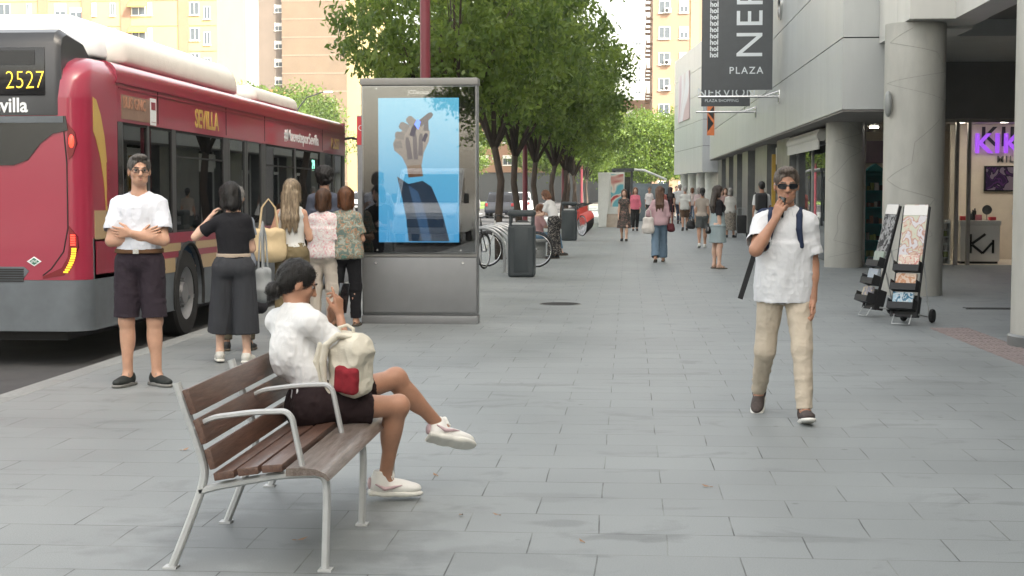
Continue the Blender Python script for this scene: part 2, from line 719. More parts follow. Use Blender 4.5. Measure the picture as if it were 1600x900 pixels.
M_eye = pmat('eye_white', (0.36, 0.34, 0.32), rough=0.15, var=0)
M_iris = pmat('eye_iris', (0.02, 0.012, 0.008), rough=0.1, var=0)
M_lip = pmat('lips', (0.42, 0.16, 0.13), rough=0.4, var=0.05)
M_sole = pmat('sole_white', (0.68, 0.67, 0.62), rough=0.6, var=0.08)
M_soleD = pmat('sole_brown', (0.10, 0.08, 0.06), rough=0.7, var=0.1)
M_black = pmat('matt_black', (0.014, 0.014, 0.015), rough=0.55, var=0.1)
M_gloss = pmat('gloss_black', (0.01, 0.01, 0.011), rough=0.08, var=0)
M_chrome = pmat('bright_metal', (0.6, 0.6, 0.6), rough=0.25, metal=1, var=0.05)


def skeleton(H, sex, pose):
    s = H / 1.75
    m = sex == 'm'
    J = {'s': s, 'm': m}
    g = pose.get
    J['FP'] = FP = rotframe(*[R(a) for a in g('pel', (0, 0, 0))])
    J['FC'] = FC = rotframe(*[R(a) for a in g('chest', g('pel', (0, 0, 0)))])
    J['FH'] = FH = rotframe(*[R(a) for a in g('head', (0, 0, 0))])
    P = A(0, 0, 0)
    hw, sw = (0.088, 0.150) if m else (0.090, 0.134)
    J['P'] = P
    J['C'] = C = P + FP[2] * 0.10 * s + FC[2] * 0.19 * s
    J['N'] = C + FC[2] * 0.195 * s - FC[1] * 0.012 * s
    J['HC'] = J['N'] + nrm(FC[2] + FH[2]) * 0.085 * s + FH[2] * 0.095 * s + FH[1] * 0.028 * s
    for sd, q in (('R', 1), ('L', -1)):
        sh = C + FC[0] * q * sw * s + FC[2] * 0.112 * s - FC[1] * 0.01 * s + FC[2] * g('shrug' + sd, 0.0)
        J['sh' + sd] = sh
        def d(key, default):
            v = g(key + sd)
            return nrm(default if v is None else v)
        ua = d('ua', A(q * 0.12, -0.03, -1))
        el = sh + ua * 0.285 * s
        J['el' + sd] = el
        fa = d('fa', A(q * 0.05, 0.2, -1))
        wr = el + fa * 0.245 * s
        J['wr' + sd] = wr
        J['ha' + sd] = d('ha', fa)
        J['pn' + sd] = d('pn', A(-q, 0, 0))
        hp = P + FP[0] * q * hw * s - FP[2] * 0.055 * s
        J['hp' + sd] = hp
        th = d('th', A(q * 0.02, 0, -1))
        kn = hp + th * 0.42 * s
        J['kn' + sd] = kn
        shn = d('sn', A(0, -0.04, -1))
        J['an' + sd] = kn + shn * 0.41 * s
        J['ft' + sd] = g('ft' + sd, (0, 0))
    for k, v in g('J', {}).items(): J[k] = A(v)      # absolute overrides
    if 'J' not in pose or not pose['J']:
        gk = pose.get('ground')
        za = J['an' + gk][2] if gk else min(J['anR'][2] - pose.get('liftR', 0), J['anL'][2] - pose.get('liftL', 0))
        off = A(-(J['anR'][0] + J['anL'][0]) / 2, -(J['anR'][1] + J['anL'][1]) / 2, 0.088 * s - za)
        for k, v in J.items():
            if isinstance(v, np.ndarray) and v.shape == (3,) and k[:2] in ('P', 'C', 'N', 'HC', 'sh', 'el', 'wr', 'hp', 'kn', 'an'):
                J[k] = v + off
    return J


def torso_prims(S, J, o=0.0, clip=None, k=0.05, bust=True, belly=0.0, lower=True, kk=1.0):
    s, m, FP, FC, P, C = J['s'], J['m'], J['FP'], J['FC'], J['P'], J['C']
    w = J.get('fat', 1.0)
    c = clip or []
    M_ = (P + FP[2] * 0.12 * s)
    def E(cn, r, fr, kx=k):
        S.ell(cn, [r[0] * s * w + o, r[1] * s * w + o, r[2] * s + o], fr, k=kx, clip=c, tag='torso')
    if m:
        if lower: E(P, (.152, .112, .125), FP)
        E(M_ + FP[1] * 0.01, (.136, .104 + belly, .16), FP)
        E(C, (.146, .108, .17), FC)
        E(C + FC[2] * 0.085 * s, (.148, .088, .075), FC)
        if lower:
            for q in (1, -1): E(P + FP[0] * q * .07 * s - FP[1] * .045 * s - FP[2] * .05 * s, (.085, .085, .09), FP)
    else:
        if lower: E(P - FP[2] * 0.02 * s, (.165, .108, .115), FP)
        E(M_, (.128, .095 + belly, .15), FP)
        E(C - FC[2] * .01, (.138, .10, .155), FC)
        E(C + FC[2] * 0.10 * s, (.140, .078, .07), FC)
        if lower:
            for q in (1, -1): E(P + FP[0] * q * .075 * s - FP[1] * .05 * s - FP[2] * .055 * s, (.088, .088, .09), FP)
        if bust:
            for q in (1, -1): E(C + FC[0] * q * .065 * s + FC[1] * .072 * s + FC[2] * .01, (.062, .058, .062), FC, 0.04)
    for q, sd in ((1, 'R'), (-1, 'L')):
        S.cap(J['N'] - FC[2] * .02 * s, J['sh' + sd] - FC[0] * q * .02 * s, (.046 if m else .034) * s + o, (.056 if m else .044) * s + o, k=0.04, clip=c, tag='shoulder')


def arm_radii(J):
    s, f = J['s'], (1.0 if J['m'] else 0.82) * J.get('limb', 1.0)
    return .051 * s * f, .043 * s * f, .042 * s * f, .027 * s * f


def leg_radii(J):
    s, f = J['s'], (1.0 if J['m'] else 1.0) * J.get('limb', 1.0)
    return .088 * s * f, .056 * s * f, .054 * s * f, .036 * s * f


def hand_prims(S, J, sd, curl=0.5, vox=0.005, spread=0.0, curls=None, thumb=0.0):
    s = J['s'] * (1.0 if J['m'] else 0.92)
    w, d, pn = J['wr' + sd], J['ha' + sd], J['pn' + sd]
    pn = nrm(pn - d * (pn @ d))
    q = 1 if sd == 'R' else -1
    t = np.cross(d, pn) * q
    rmin = vox * 0.85
    ln = [.070, .079, .073, .057]
    for i in range(4):
        off = (.030 - .0205 * i) * s
        b = w + d * (.086 - .004 * abs(i - 1)) * s + t * off
        S.cap(w + d * .012 * s + t * off * .45, b, max(.0135 * s, rmin), max(.0115 * s, rmin), k=0.012, tag='hand')
        c = curl if curls is None else curls[i]
        dd, p = nrm(d + t * spread * (1.5 - i)), b
        an = 0.0
        for j, (fr_, bend) in enumerate(((.44, .75), (.31, 1.0), (.25, .6))):
            an += bend * c
            e = dd * math.cos(an) + pn * math.sin(an)
            p2 = p + e * ln[i] * fr_ * s * 1.05
            S.cap(p, p2, max((.0092 - .0009 * j) * s, rmin), max((.0086 - .0009 * j) * s, rmin), k=0.003, tag='hand')
            p = p2
    b = w + d * .022 * s + t * .020 * s + pn * .006 * s
    e1 = nrm(d * .75 + t * (.75 - .5 * thumb) + pn * (.25 + .5 * thumb))
    e2 = nrm(d * .95 + t * (.35 - .5 * thumb) + pn * (.25 + .3 * thumb))
    S.cap(b, b + e1 * .040 * s, max(.0145 * s, rmin), max(.0115 * s, rmin), k=0.012, tag='hand')
    S.cap(b + e1 * .040 * s, b + e1 * .040 * s + e2 * .050 * s, max(.0108 * s, rmin), max(.0082 * s, rmin), k=0.004, tag='hand')


def head_prims(S, J, detail=True):
    s, HC, (r, f, u) = J['s'] * 1.0, J['HC'], J['FH']
    m = J['m']
    fr = J['FH']
    def pt(x, y, z): return HC + (r * x + f * y + u * z) * s
    S.cap(J['N'] - J['FC'][2] * .03 * s, pt(0, -.02, -.06), (.058 if m else .046) * s, (.054 if m else .045) * s, k=0.03, tag='neck')
    S.ell(pt(0, -.012, .022), [.075 * s, .094 * s, .088 * s], fr, k=0.03, tag='head')
    S.ell(pt(0, .028, -.035), [.058 * s, .062 * s, .072 * s], fr, k=0.03, tag='head')
    S.ell(pt(0, .045, -.080), [.040 * s, .038 * s, .030 * s], fr, k=0.03, tag='head')
    if m: S.ell(pt(0, .030, -.078), [.054 * s, .042 * s, .028 * s], fr, k=0.02, tag='head')
    for q in (1, -1):
        S.ell(pt(q * .077, -.004, -.012), [.009 * s, .019 * s, .031 * s], fr, k=0.006, tag='head')
        if detail:
            S.ell(pt(q * .032, .086, .002), [.016 * s, .014 * s, .011 * s], fr, k=0.012, op='sub', tag='head')
            S.ell(pt(q * .040, .062, -.028), [.020 * s, .016 * s, .018 * s], fr, k=0.02, tag='head')
            S.cap(pt(q * .014, .087, .020), pt(q * .046, .076, .020), .007 * s, .005 * s, k=0.01, tag='head')
    S.cap(pt(0, .086, .006), pt(0, .106, -.030), .0085 * s, .0125 * s, k=0.012, tag='head')
    if detail:
        for q in (1, -1): S.ell(pt(q * .011, .098, -.032), [.009 * s, .010 * s, .008 * s], fr, k=0.008, tag='head')
        S.cap(pt(-.020, .084, -.060), pt(.020, .084, -.060), .0055 * s, k=0.006, tag='head')
        S.cap(pt(-.016, .084, -.071), pt(.016, .084, -.071), .0065 * s, k=0.006, tag='head')
        S.cap(pt(-.026, .090, -.0655), pt(.026, .090, -.0655), .0022 * s, k=0.003, op='sub', tag='head')


def hair_prims(S, J, style):
    s, HC, fr = J['s'], J['HC'], J['FH']
    r, f, u = fr
    def pt(x, y, z): return HC + (r * x + f * y + u * z) * s
    def E(c, rad, k=0.02, op='add'): S.ell(pt(*c), [v * s for v in rad], fr, k=k, op=op)
    if style == 'short':
        E((0, -.016, .034), (.083, .100, .088))
        E((0, -.055, -.02), (.070, .055, .062))
        E((0, .050, .100), (.054, .036, .022))
        E((0, .085, -.025), (.064, .055, .092), 0.012, 'sub')
        for q in (1, -1): E((q * .09, .012, -.03), (.03, .035, .045), 0.01, 'sub')
    elif style == 'curly':
        E((0, -.02, .045), (.105, .115, .10))
        E((0, -.06, -.02), (.09, .065, .07))
        E((0, .088, -.03), (.066, .06, .092), 0.01, 'sub')
    elif style in ('bob', 'long', 'bun', 'pony'):
        hs_ = .94 if style == 'bun' else 1.0
        E((0, -.016, .030), (.087 * hs_, .104 * hs_, .092 * hs_))
        E((0, -.05, -.01), (.080 * hs_, .064 * hs_, .08 * hs_))
        if style in ('bob', 'long'):
            for q in (1, -1):
                S.cap(pt(q * .068, -.005, .03), pt(q * .074, -.015, -.115), .028 * s, .030 * s, k=0.03)
            S.cap(pt(0, -.07, .02), pt(0, -.075, -.11), .065 * s, .062 * s, k=0.03)
        if style == 'long':
            b = J['C'] - J['FC'][1] * .115 * s
            for q in (-.055, 0, .055):
                S.cap(pt(q, -.085, -.06), b + r * q * 1.1 * s + u * .06 * s, .045 * s, .038 * s, k=0.03)
                S.cap(b + r * q * 1.1 * s + u * .06 * s, b + r * q * 1.2 * s - u * .08 * s, .038 * s, .018 * s, k=0.03)
        if style == 'bun':
            E((0, -.098, -.080), (.046, .044, .044), .008)
            S.cap(pt(.02, -.10, -.09), pt(-.015, -.105, -.135), .022 * s, .010 * s, k=0.006)
        if style == 'pony':
            S.poly([pt(0, -.10, .03), pt(0, -.145, 0), pt(0, -.15, -.10), pt(0, -.135, -.20)], [.03 * s, .034 * s, .03 * s, .012 * s], k=0.02)
        E((0, .086, -.030), (.060, .060, .094), 0.012, 'sub')
        if style in ('bun', 'pony'):
            for q in (1, -1): E((q * .085, .015, -.045), (.03, .05, .045), 0.012, 'sub')


def shoe_meshes(root, J, sd, mat, sole, vox, style='sneaker', nm='shoe'):
    s = J['s'] * (1.0 if J['m'] else (1.08 if style == 'high' else 0.97))
    an = J['an' + sd]
    yaw, pit = J['ft' + sd][:2]
    rol = J['ft' + sd][2] if len(J['ft' + sd]) > 2 else 0
    fr = rotframe(R(yaw), R(pit), R(rol))
    r, f, u = fr
    def pt(x, y, z): return an + (r * x + f * y + u * z) * s
    S = SDF()
    zb = -.088 / (1.08 if style == 'high' else 1.0)
    if style == 'sandal':
        for y in (.04, .10): S.cap(pt(-.045, y, zb + .02), pt(0, y + .01, zb + .058), .009 * s, k=.01); S.cap(pt(.045, y, zb + .02), pt(0, y + .01, zb + .058), .009 * s, k=.01)
        S.cap(pt(-.036, -.03, zb + .02), pt(0, -.06, zb + .05), .008 * s, k=.01); S.cap(pt(.036, -.03, zb + .02), pt(0, -.06, zb + .05), .008 * s, k=.01)
        S.cap(pt(-.034, -.02, zb + .075), pt(.034, -.02, zb + .075), .010 * s, k=.01)
    else:
        S.ell(pt(0, -.028, zb + .052), [.040 * s, .048 * s, .050 * s], fr, k=.03)
        S.ell(pt(0, .045, zb + .045), [.043 * s, .075 * s, .040 * s], fr, k=.03)
        S.ell(pt(0, .118, zb + .038), [.045 * s, .066 * s, .030 * s], fr, k=.03)
        if style in ('high', 'trainer'): S.cap(pt(0, -.022, zb + .07), pt(0, -.016, zb + .128), .041 * s, .040 * s, k=.015, clip=[(pt(0, 0, zb + .124), u)]); S.cap(pt(0, .03, zb + .10), pt(0, .022, zb + .138), .020 * s, .014 * s, k=.01)
        S.cap(pt(0, -.02, zb + .06), pt(0, -.012, zb + .098), .043 * s, .041 * s, k=.02, clip=[(pt(0, 0, zb + .096), u)])
        if vox < .006:
            pass
    S.p = [p for p in S.p]
    for p in S.p: p[4] = p[4] + [(pt(0, 0, zb + .014), -u)]
    me = S.mesh(nm, max(vox, .004), capfn='keep')
    o = link(nm, me, mat, root)
    S = SDF()
    S.box(pt(0, -.022, zb + .013), [.040 * s, .058 * s, .0135 * s], fr, rd=.012 * s, k=.01)
    S.box(pt(0, .050, zb + .013), [.042 * s, .065 * s, .0135 * s], fr, rd=.012 * s, k=.02)
    S.ell(pt(0, .118, zb + .013), [.050 * s, .076 * s, .022 * s], fr, k=.015, clip=[(pt(0, 0, zb), -u), (pt(0, 0, zb + .026), u)])
    link('sole', S.mesh('sole', max(vox, .004), capfn='keep'), sole, o)
    if vox < .006:
        mb = MB()
        for i in range(5): mb.tube([pt(-.024, .030 + .018 * i, zb + .086 - .010 * i), pt(0, .036 + .018 * i, zb + .094 - .0095 * i), pt(.024, .030 + .018 * i + .008, zb + .085 - .010 * i)], .0032 * s, 6)
        for q in (-1, 1): mb.tube([pt(0, .022, zb + .098), pt(q * .022, .030, zb + .106), pt(q * .034, .038, zb + .085), pt(0, .03, zb + .095)], .0028 * s, 6)
        mb.build('laces', sole if style != 'black' else mat, o)
    if style == 'high':
        for q in (1, -1):
            S = SDF(); S.poly([pt(q * .047, -.045, zb + .062), pt(q * .049, .0, zb + .040), pt(q * .049, .045, zb + .050), pt(q * .040, .085, zb + .058)], [.004, .009, .007, .003], k=.004)
            link('side_patch', S.mesh('side_patch', .003), pmat('patch_pink', (.50, .36, .38), rough=.5), o)
        S = SDF(); S.ell(pt(0, -.072, zb + .060), [.026 * s, .012 * s, .030 * s], fr); link('heel_patch', S.mesh('heel_patch', .004), pmat('patch_pink', (.50, .36, .38)), o)
    return o


def person(label, loc, rz=0, H=1.7, sex='f', pose=None, skin='mid', hair=('long', 'dark'), top=None, bottom=None,
           shoes=None, vox=0.009, group=None, fat=1.0, limb=1.0, cat='person', detail=None, barefeet=False, belly=0.0, hairvox=None):
    pose = pose or {}
    root = empty('person', loc, R(rz), label, cat, group)
    J = skeleton(H, sex, pose)
    J['fat'] = fat
    J['limb'] = limb
    s = J['s']
    if detail is None: detail = vox < 0.008
    # ---- body
    B = SDF()
    torso_prims(B, J, belly=belly)
    a = arm_radii(J)
    l = leg_radii(J)
    for sd, q in (('R', 1), ('L', -1)):
        sh, el, wr = J['sh' + sd], J['el' + sd], J['wr' + sd]
        B.cap(sh, el, a[0], a[1], k=0.03, tag='arm')
        B.cap(el, wr, a[2], a[3], k=0.02, tag='arm')
        B.ell(el + (wr - el) * .28, [.044 * s * limb * (1 if J['m'] else .84), .044 * s * limb * (1 if J['m'] else .84), .075 * s], np.array([nrm(np.cross(wr - el, A(.1, .9, .2))), nrm(np.cross(wr - el, np.cross(wr - el, A(.1, .9, .2)))), nrm(wr - el)]), k=.02)
        hand_prims(B, J, sd, pose.get('curl' + sd, 0.35), vox, pose.get('spread' + sd, 0.0), pose.get('curls' + sd), pose.get('thumb' + sd, 0.0))
        hp, kn, an = J['hp' + sd], J['kn' + sd], J['an' + sd]
        B.cap(hp, kn, l[0], l[1], k=0.04, tag='leg')
        B.cap(kn, an, l[2], l[3], k=0.03, tag='leg')
        dn = nrm(an - kn)
        fw = nrm(rotframe(R(J['ft' + sd][0]))[1])
        back = nrm(np.cross(np.cross(dn, fw), dn)) if J['ft' + sd][1] < 60 else -fw
        fr = np.array([nrm(np.cross(dn, back)), back, dn])
        B.ell(kn + (an - kn) * .30 - back * .016 * s, [.053 * s * limb, .056 * s * limb, .125 * s], fr, k=.03, tag='leg')
        B.ell(kn + back * .008 * s, [.048 * s * limb, .050 * s * limb, .055 * s], fr, k=.03, tag='leg')
        ff = rotframe(R(J['ft' + sd][0]), R(J['ft' + sd][1]), R(J['ft' + sd][2]) if len(J['ft' + sd]) > 2 else 0)
        B.cap(an + (ff[1] * -.03 - ff[2] * .04) * s, an + (ff[1] * .11 - ff[2] * .052) * s, .030 * s, .020 * s, k=.03, tag='foot')
        B.cap(an, an + (ff[1] * .06 - ff[2] * .04) * s, .032 * s, .026 * s, k=.03, tag='foot')
    head_prims(B, J, detail)
    bo = link('body', B.mesh('body', vox), SKIN[skin], root)
    # ---- face
    HC, (r, f, u) = J['HC'], J['FH']
    if detail:
        for q in (1, -1):
            e = HC + (r * q * .032 + f * .0735 + u * .002) * s
            mb = MB()
            mb.ell(e, (.0112 * s,) * 3, 12)
            eo = mb.build('eye', M_eye, bo)
            mb = MB()
            mb.ell(e + f * .0085 * s, (.0062 * s,) * 3, 10)
            mb.build('iris', M_iris, eo)
            S = SDF()
            S.poly([HC + (r * q * .014 + f * .0935 + u * .022) * s, HC + (r * q * .034 + f * .090 + u * .027) * s, HC + (r * q * .050 + f * .074 + u * .021) * s], [.0035, .0038, .002], k=.003)
            link('eyebrow', S.mesh('eyebrow', .0022), HAIR[hair[1]], bo)
        S = SDF()
        S.poly([HC + (r * x + f * (.0865 - abs(x) * .25) + u * -.060) * s for x in (-.022, 0, .022)], [.003, .0052, .003], k=.003)
        S.poly([HC + (r * x + f * (.0870 - abs(x) * .25) + u * -.070) * s for x in (-.018, 0, .018)], [.003, .0060, .003], k=.003)
        link('lips', S.mesh('lips', .0024), M_lip, bo)
    if hair:
        S = SDF()
        hair_prims(S, J, hair[0])
        hv = hairvox or min(max(vox, .005), .010)
        amp = .012 if hair[0] == 'curly' else .0045
        link('hair', S.mesh('hair', hv, wr=[(amp, 45 if hair[0] == 'curly' else 70, (1, 1, .7 if hair[0] == 'curly' else .18), 2), (amp * .5, 140, (1, 1, .15 if hair[0] != 'curly' else 1), 3)]), HAIR[hair[1]], root)
    if hair and vox < .010: strands(root, J, hair, vox)
    # ---- clothes
    if top:
        T = top
        S = SDF()
        o = T.get('off', .012)
        hem = J['P'] - J['FP'][2] * T.get('hem', .06) * s
        cl = [(hem, -J['FP'][2])]
        torso_prims(S, J, o, clip=cl, belly=belly + T.get('belly', 0))
        if T.get('loose'):
            S.cone(J['C'] - J['FC'][2] * .02, hem, A(.17 if J['m'] else .145, .12 if J['m'] else .105) * s * fat + o, A(.178 if J['m'] else .17, .135 if J['m'] else .125) * s * fat + o, J['FP'], k=.05, clip=cl)
        sl = T.get('sleeve', .6)
        fl = T.get('flare', .012)
        for sd in 'RL':
            sh, el, wr = J['sh' + sd], J['el' + sd], J['wr' + sd]
            if sl > 0:
                t = min(sl, 1.0)
                S.cap(sh, sh + (el - sh) * (t + .05), a[0] + o * .7, a[0] + (a[1] - a[0]) * t + o + fl, k=.03, clip=[cone_mesh_clip(sh, el, t)] if sl < 1 else [])
                if vox < .006 and sl < 1: S.cap(sh + (el - sh) * (t - .075), sh + (el - sh) * (t + .05), a[0] + (a[1] - a[0]) * t + o + fl * .95 + .0035, k=.001, clip=[cone_mesh_clip(sh, el, t)])
                if sl > 1:
                    S.cap(el, el + (wr - el) * (sl - 1 + .05), a[1] + o, a[2] + (a[3] - a[2]) * (sl - 1) + o + .004, k=.02, clip=[cone_mesh_clip(el, wr, sl - 1)])
            else:
                S.ell(sh + nrm(sh - J['C']) * .03, [.05 * s] * 3, k=.02, op='sub')
        nr = T.get('neck', .066) * s
        S.cap(J['N'] + J['FC'][2] * (T.get('scoop', .0)) * -1 + J['FC'][1] * .012, J['N'] + J['FC'][2] * .2, nr, nr * 1.25, k=.006, op='sub')
        w = T.get('wr', 1.0)
        ob = link(T.get('name', 'shirt'), S.mesh('shirt', max(vox, .0055), wr=[(.0032 * w, 7, (1, 1, .8), 2), (.0034 * w, 11, (1.4, 1.4, .6), 3), (.0018 * w, 24, (1.2, .7, .9), 1), (.0008 * w, 60, (1, 1, .6), 1)]), T['mat'], root)
        ob['_j'] = 1
        del ob['_j']
        if T.get('collar'):
            S = SDF()
            n0 = J['N'] + J['FC'][2] * .012 * s
            n1 = J['N'] + J['FC'][2] * .045 * s + J['FC'][1] * .01 * s
            fr = J['FC']
            S.cone(n0, n1, A(.078, .074) * s, A(.064, .062) * s, fr)
            for q in (1, -1):
                S.cap(n0 + fr[0] * q * .045 * s + fr[1] * .055 * s, n0 + fr[0] * q * .055 * s + fr[1] * .088 * s - fr[2] * .045 * s, .012, .007, k=.01)
            S.cap(n0 - fr[2] * .05, n1 + fr[2] * .1 + fr[1] * .0, .062 * s, .060 * s, op='sub', k=.004)
            S.ell(n1 + fr[1] * .085 * s, [.022 * s, .05 * s, .05 * s], fr, op='sub', k=.004)
            link('collar', S.mesh('collar', .004), T['mat'], ob)
    def leggings(S, Bt, end, o, fl, gather=0.0):
        for sd in 'RL':
            hp, kn, an = J['hp' + sd], J['kn' + sd], J['an' + sd]
            if end <= 1:
                S.cap(hp, hp + (kn - hp) * (end + .05), l[0] + o, l[0] + (l[1] - l[0]) * end + o + fl, k=.03, clip=[cone_mesh_clip(hp, kn, end)])
                if vox < .006: S.cap(hp + (kn - hp) * (end - .06), hp + (kn - hp) * (end + .05), l[0] + (l[1] - l[0]) * end + o + fl + .002, k=.001, clip=[cone_mesh_clip(hp, kn, end)])
            else:
                wd = Bt.get('width', 1.0)
                S.cap(hp, kn, l[0] + o, l[1] + o + fl * .5, k=.03)
                te = end - 1
                S.cap(kn, kn + (an - kn) * (te + .03), l[1] + o + fl * .5, (l[2] + (l[3] - l[2]) * te) * wd + o + fl, k=.03, clip=[cone_mesh_clip(kn, an, te)])
    if bottom:
        Bt = bottom
        S = SDF()
        o = Bt.get('off', .010)
        wz = Bt.get('waist', .07)
        cl = [(J['P'] + J['FP'][2] * wz * s, J['FP'][2])]
        FPp = J['FP']
        kind = Bt.get('kind', 'trousers')
        if kind in ('skirt', 'dress'):
            zb = A(J['P'][0], J['P'][1], J['P'][2]) - A(0, 0, 1) * Bt.get('len', .45) * s
            ra = A(.138, .10) * s * fat + o if not J['m'] else A(.15, .11) * s + o
            rb = A(Bt.get('rx', .21), Bt.get('ry', .17)) * s
            hipc = J['P'] - FPp[2] * .06 * s
            S.cone(J['P'] + FPp[2] * wz * s, hipc, ra, A(.178, .14) * s * fat + o, FPp, k=.01)
            S.cone(hipc, zb, A(.178, .14) * s * fat + o, rb, FPp, k=.04, clip=[(zb, A(0, 0, -1))])
            S.caps.append((J['P'] + FPp[2] * wz * s, FPp[2], .5))
        else:
            torso = SDF()
            torso_prims(torso, J, o, clip=cl, bust=False)
            S.p += [p for p in torso.p if p[5] == 'torso'] if False else [p for p in torso.p if p[-1] == 'torso']
            leggings(S, Bt, Bt.get('end', 1.9), o, Bt.get('flare', .012))
            if kind == 'culottes':
                for sd, q in (('R', 1), ('L', -1)):
                    S.cone(J['hp' + sd] + A(0, 0, .02), J['kn' + sd] + (J['an' + sd] - J['kn' + sd]) * Bt.get('cut', .45), A(.10, .12) * s, A(.125, .13) * s, FPp, k=.03)
        wv = Bt.get('wr', 1.0)
        st = (1.3, 1.3, .22) if kind in ('skirt', 'dress', 'culottes') else (1, 1, 1)
        link(Bt.get('name', kind), S.mesh(kind, max(vox, .006), wr=[(.0035 * wv, 9, st, 2), (.0042 * wv, 16, st, 3), (.0018 * wv, 40, st, 1)]), Bt['mat'], root)
        if Bt.get('belt'):
            S = SDF()
            zc = J['P'] + FPp[2] * (wz - .028) * s
            bw = A(.150, .118) * s * fat + o if J['m'] else A(.136, .103) * s * fat + o
            S.cone(zc - FPp[2] * .017, zc + FPp[2] * .017, bw + .008 + belly * .6, bw + .008 + belly * .6, FPp, k=.003)
            bb = link('belt', S.mesh('belt', .006, capfn='keep'), Bt['belt'], root)
            mb = MB()
            mb.obox(zc + FPp[1] * (bw[1] + .010 + belly * .6), (.045, .008, .036), Matrix(J['FP'].tolist()).transposed())
            mb.build('buckle', M_chrome, bb)
    if shoes:
        for sd in 'RL': shoe_meshes(root, J, sd, shoes['mat'], shoes.get('sole', M_sole), vox, shoes.get('style', 'sneaker'), shoes.get('name', 'shoe'))
    return root, J


def strands(root, J, hair, vox):
    # loose strands lying over the hair, following its fall, so the outline and sheen break up
    ho = [c for c in kids(root) if c.name.startswith('hair')][0]
    me = ho.data
    n = len(me.vertices)
    co = np.zeros(n * 3); me.vertices.foreach_get('co', co); co = co.reshape(-1, 3)
    no = np.zeros(n * 3); me.vertices.foreach_get('normal', no); no = no.reshape(-1, 3)
    g = np.random.default_rng(n)
    cnt = 2800 if vox < .006 else 2000
    i = g.integers(0, n, cnt)
    p, nn = co[i], no[i]
    s, HC, (r, f, u) = J['s'], J['HC'], J['FH']
    st = hair[0]
    if st in ('bun', 'pony'): d = (HC - f * .10 * s - u * .05 * s) - p
    elif st == 'short': d = np.tile(f * .9 - u * .15, (cnt, 1)) * np.where(((p - HC) @ u) > .03, 1, 0)[:, None] + np.tile(-u - f * .2, (cnt, 1)) * np.where(((p - HC) @ u) > .03, 0, 1)[:, None]
    elif st == 'curly': d = g.normal(size=(cnt, 3))
    else: d = np.tile(-u - f * .15, (cnt, 1))
    d = d + g.normal(size=(cnt, 3)) * .12 * np.linalg.norm(d, axis=1)[:, None]
    d = d - nn * (d * nn).sum(1)[:, None]
    d /= np.linalg.norm(d, axis=1)[:, None] + 1e-9
    sd = np.cross(d, nn)
    w = (.0011 if vox < .006 else .0022) * g.uniform(.6, 1.4, cnt)[:, None]
    L = g.uniform(.018, .05, cnt)[:, None] * (.6 if st in ('short', 'curly') else 1.2)
    lift = g.uniform(-.001, .0035 if vox < .006 else .007, cnt)[:, None] + (.004 * (g.random(cnt)[:, None] > .93))
    V = []
    for k, t in enumerate((-.5, 0, .5)):
        c = p + d * L * t + nn * (lift + (.0012 if k == 1 else -.0014)) - u * (L * .12 * (t + .5) ** 2)
        ww = w * (.5 if k != 1 else 1)
        V += [c - sd * ww, c + sd * ww]
    V = np.stack(V, 1).reshape(-1, 3)
    b = np.arange(cnt)[:, None] * 6
    Q = np.concatenate([b + np.array([[0, 1, 3, 2]]), b + np.array([[2, 3, 5, 4]])])
    o = link('loose_strands', mesh_from('loose_strands', V, Q), HAIR[hair[1]], ho)
    o['kind'] = 'stuff'


def worldp(root, p):
    """point in a root's local frame -> world"""
    M = Matrix.Translation(root.location) @ root.rotation_euler.to_matrix().to_4x4()
    return M @ Vector(p)
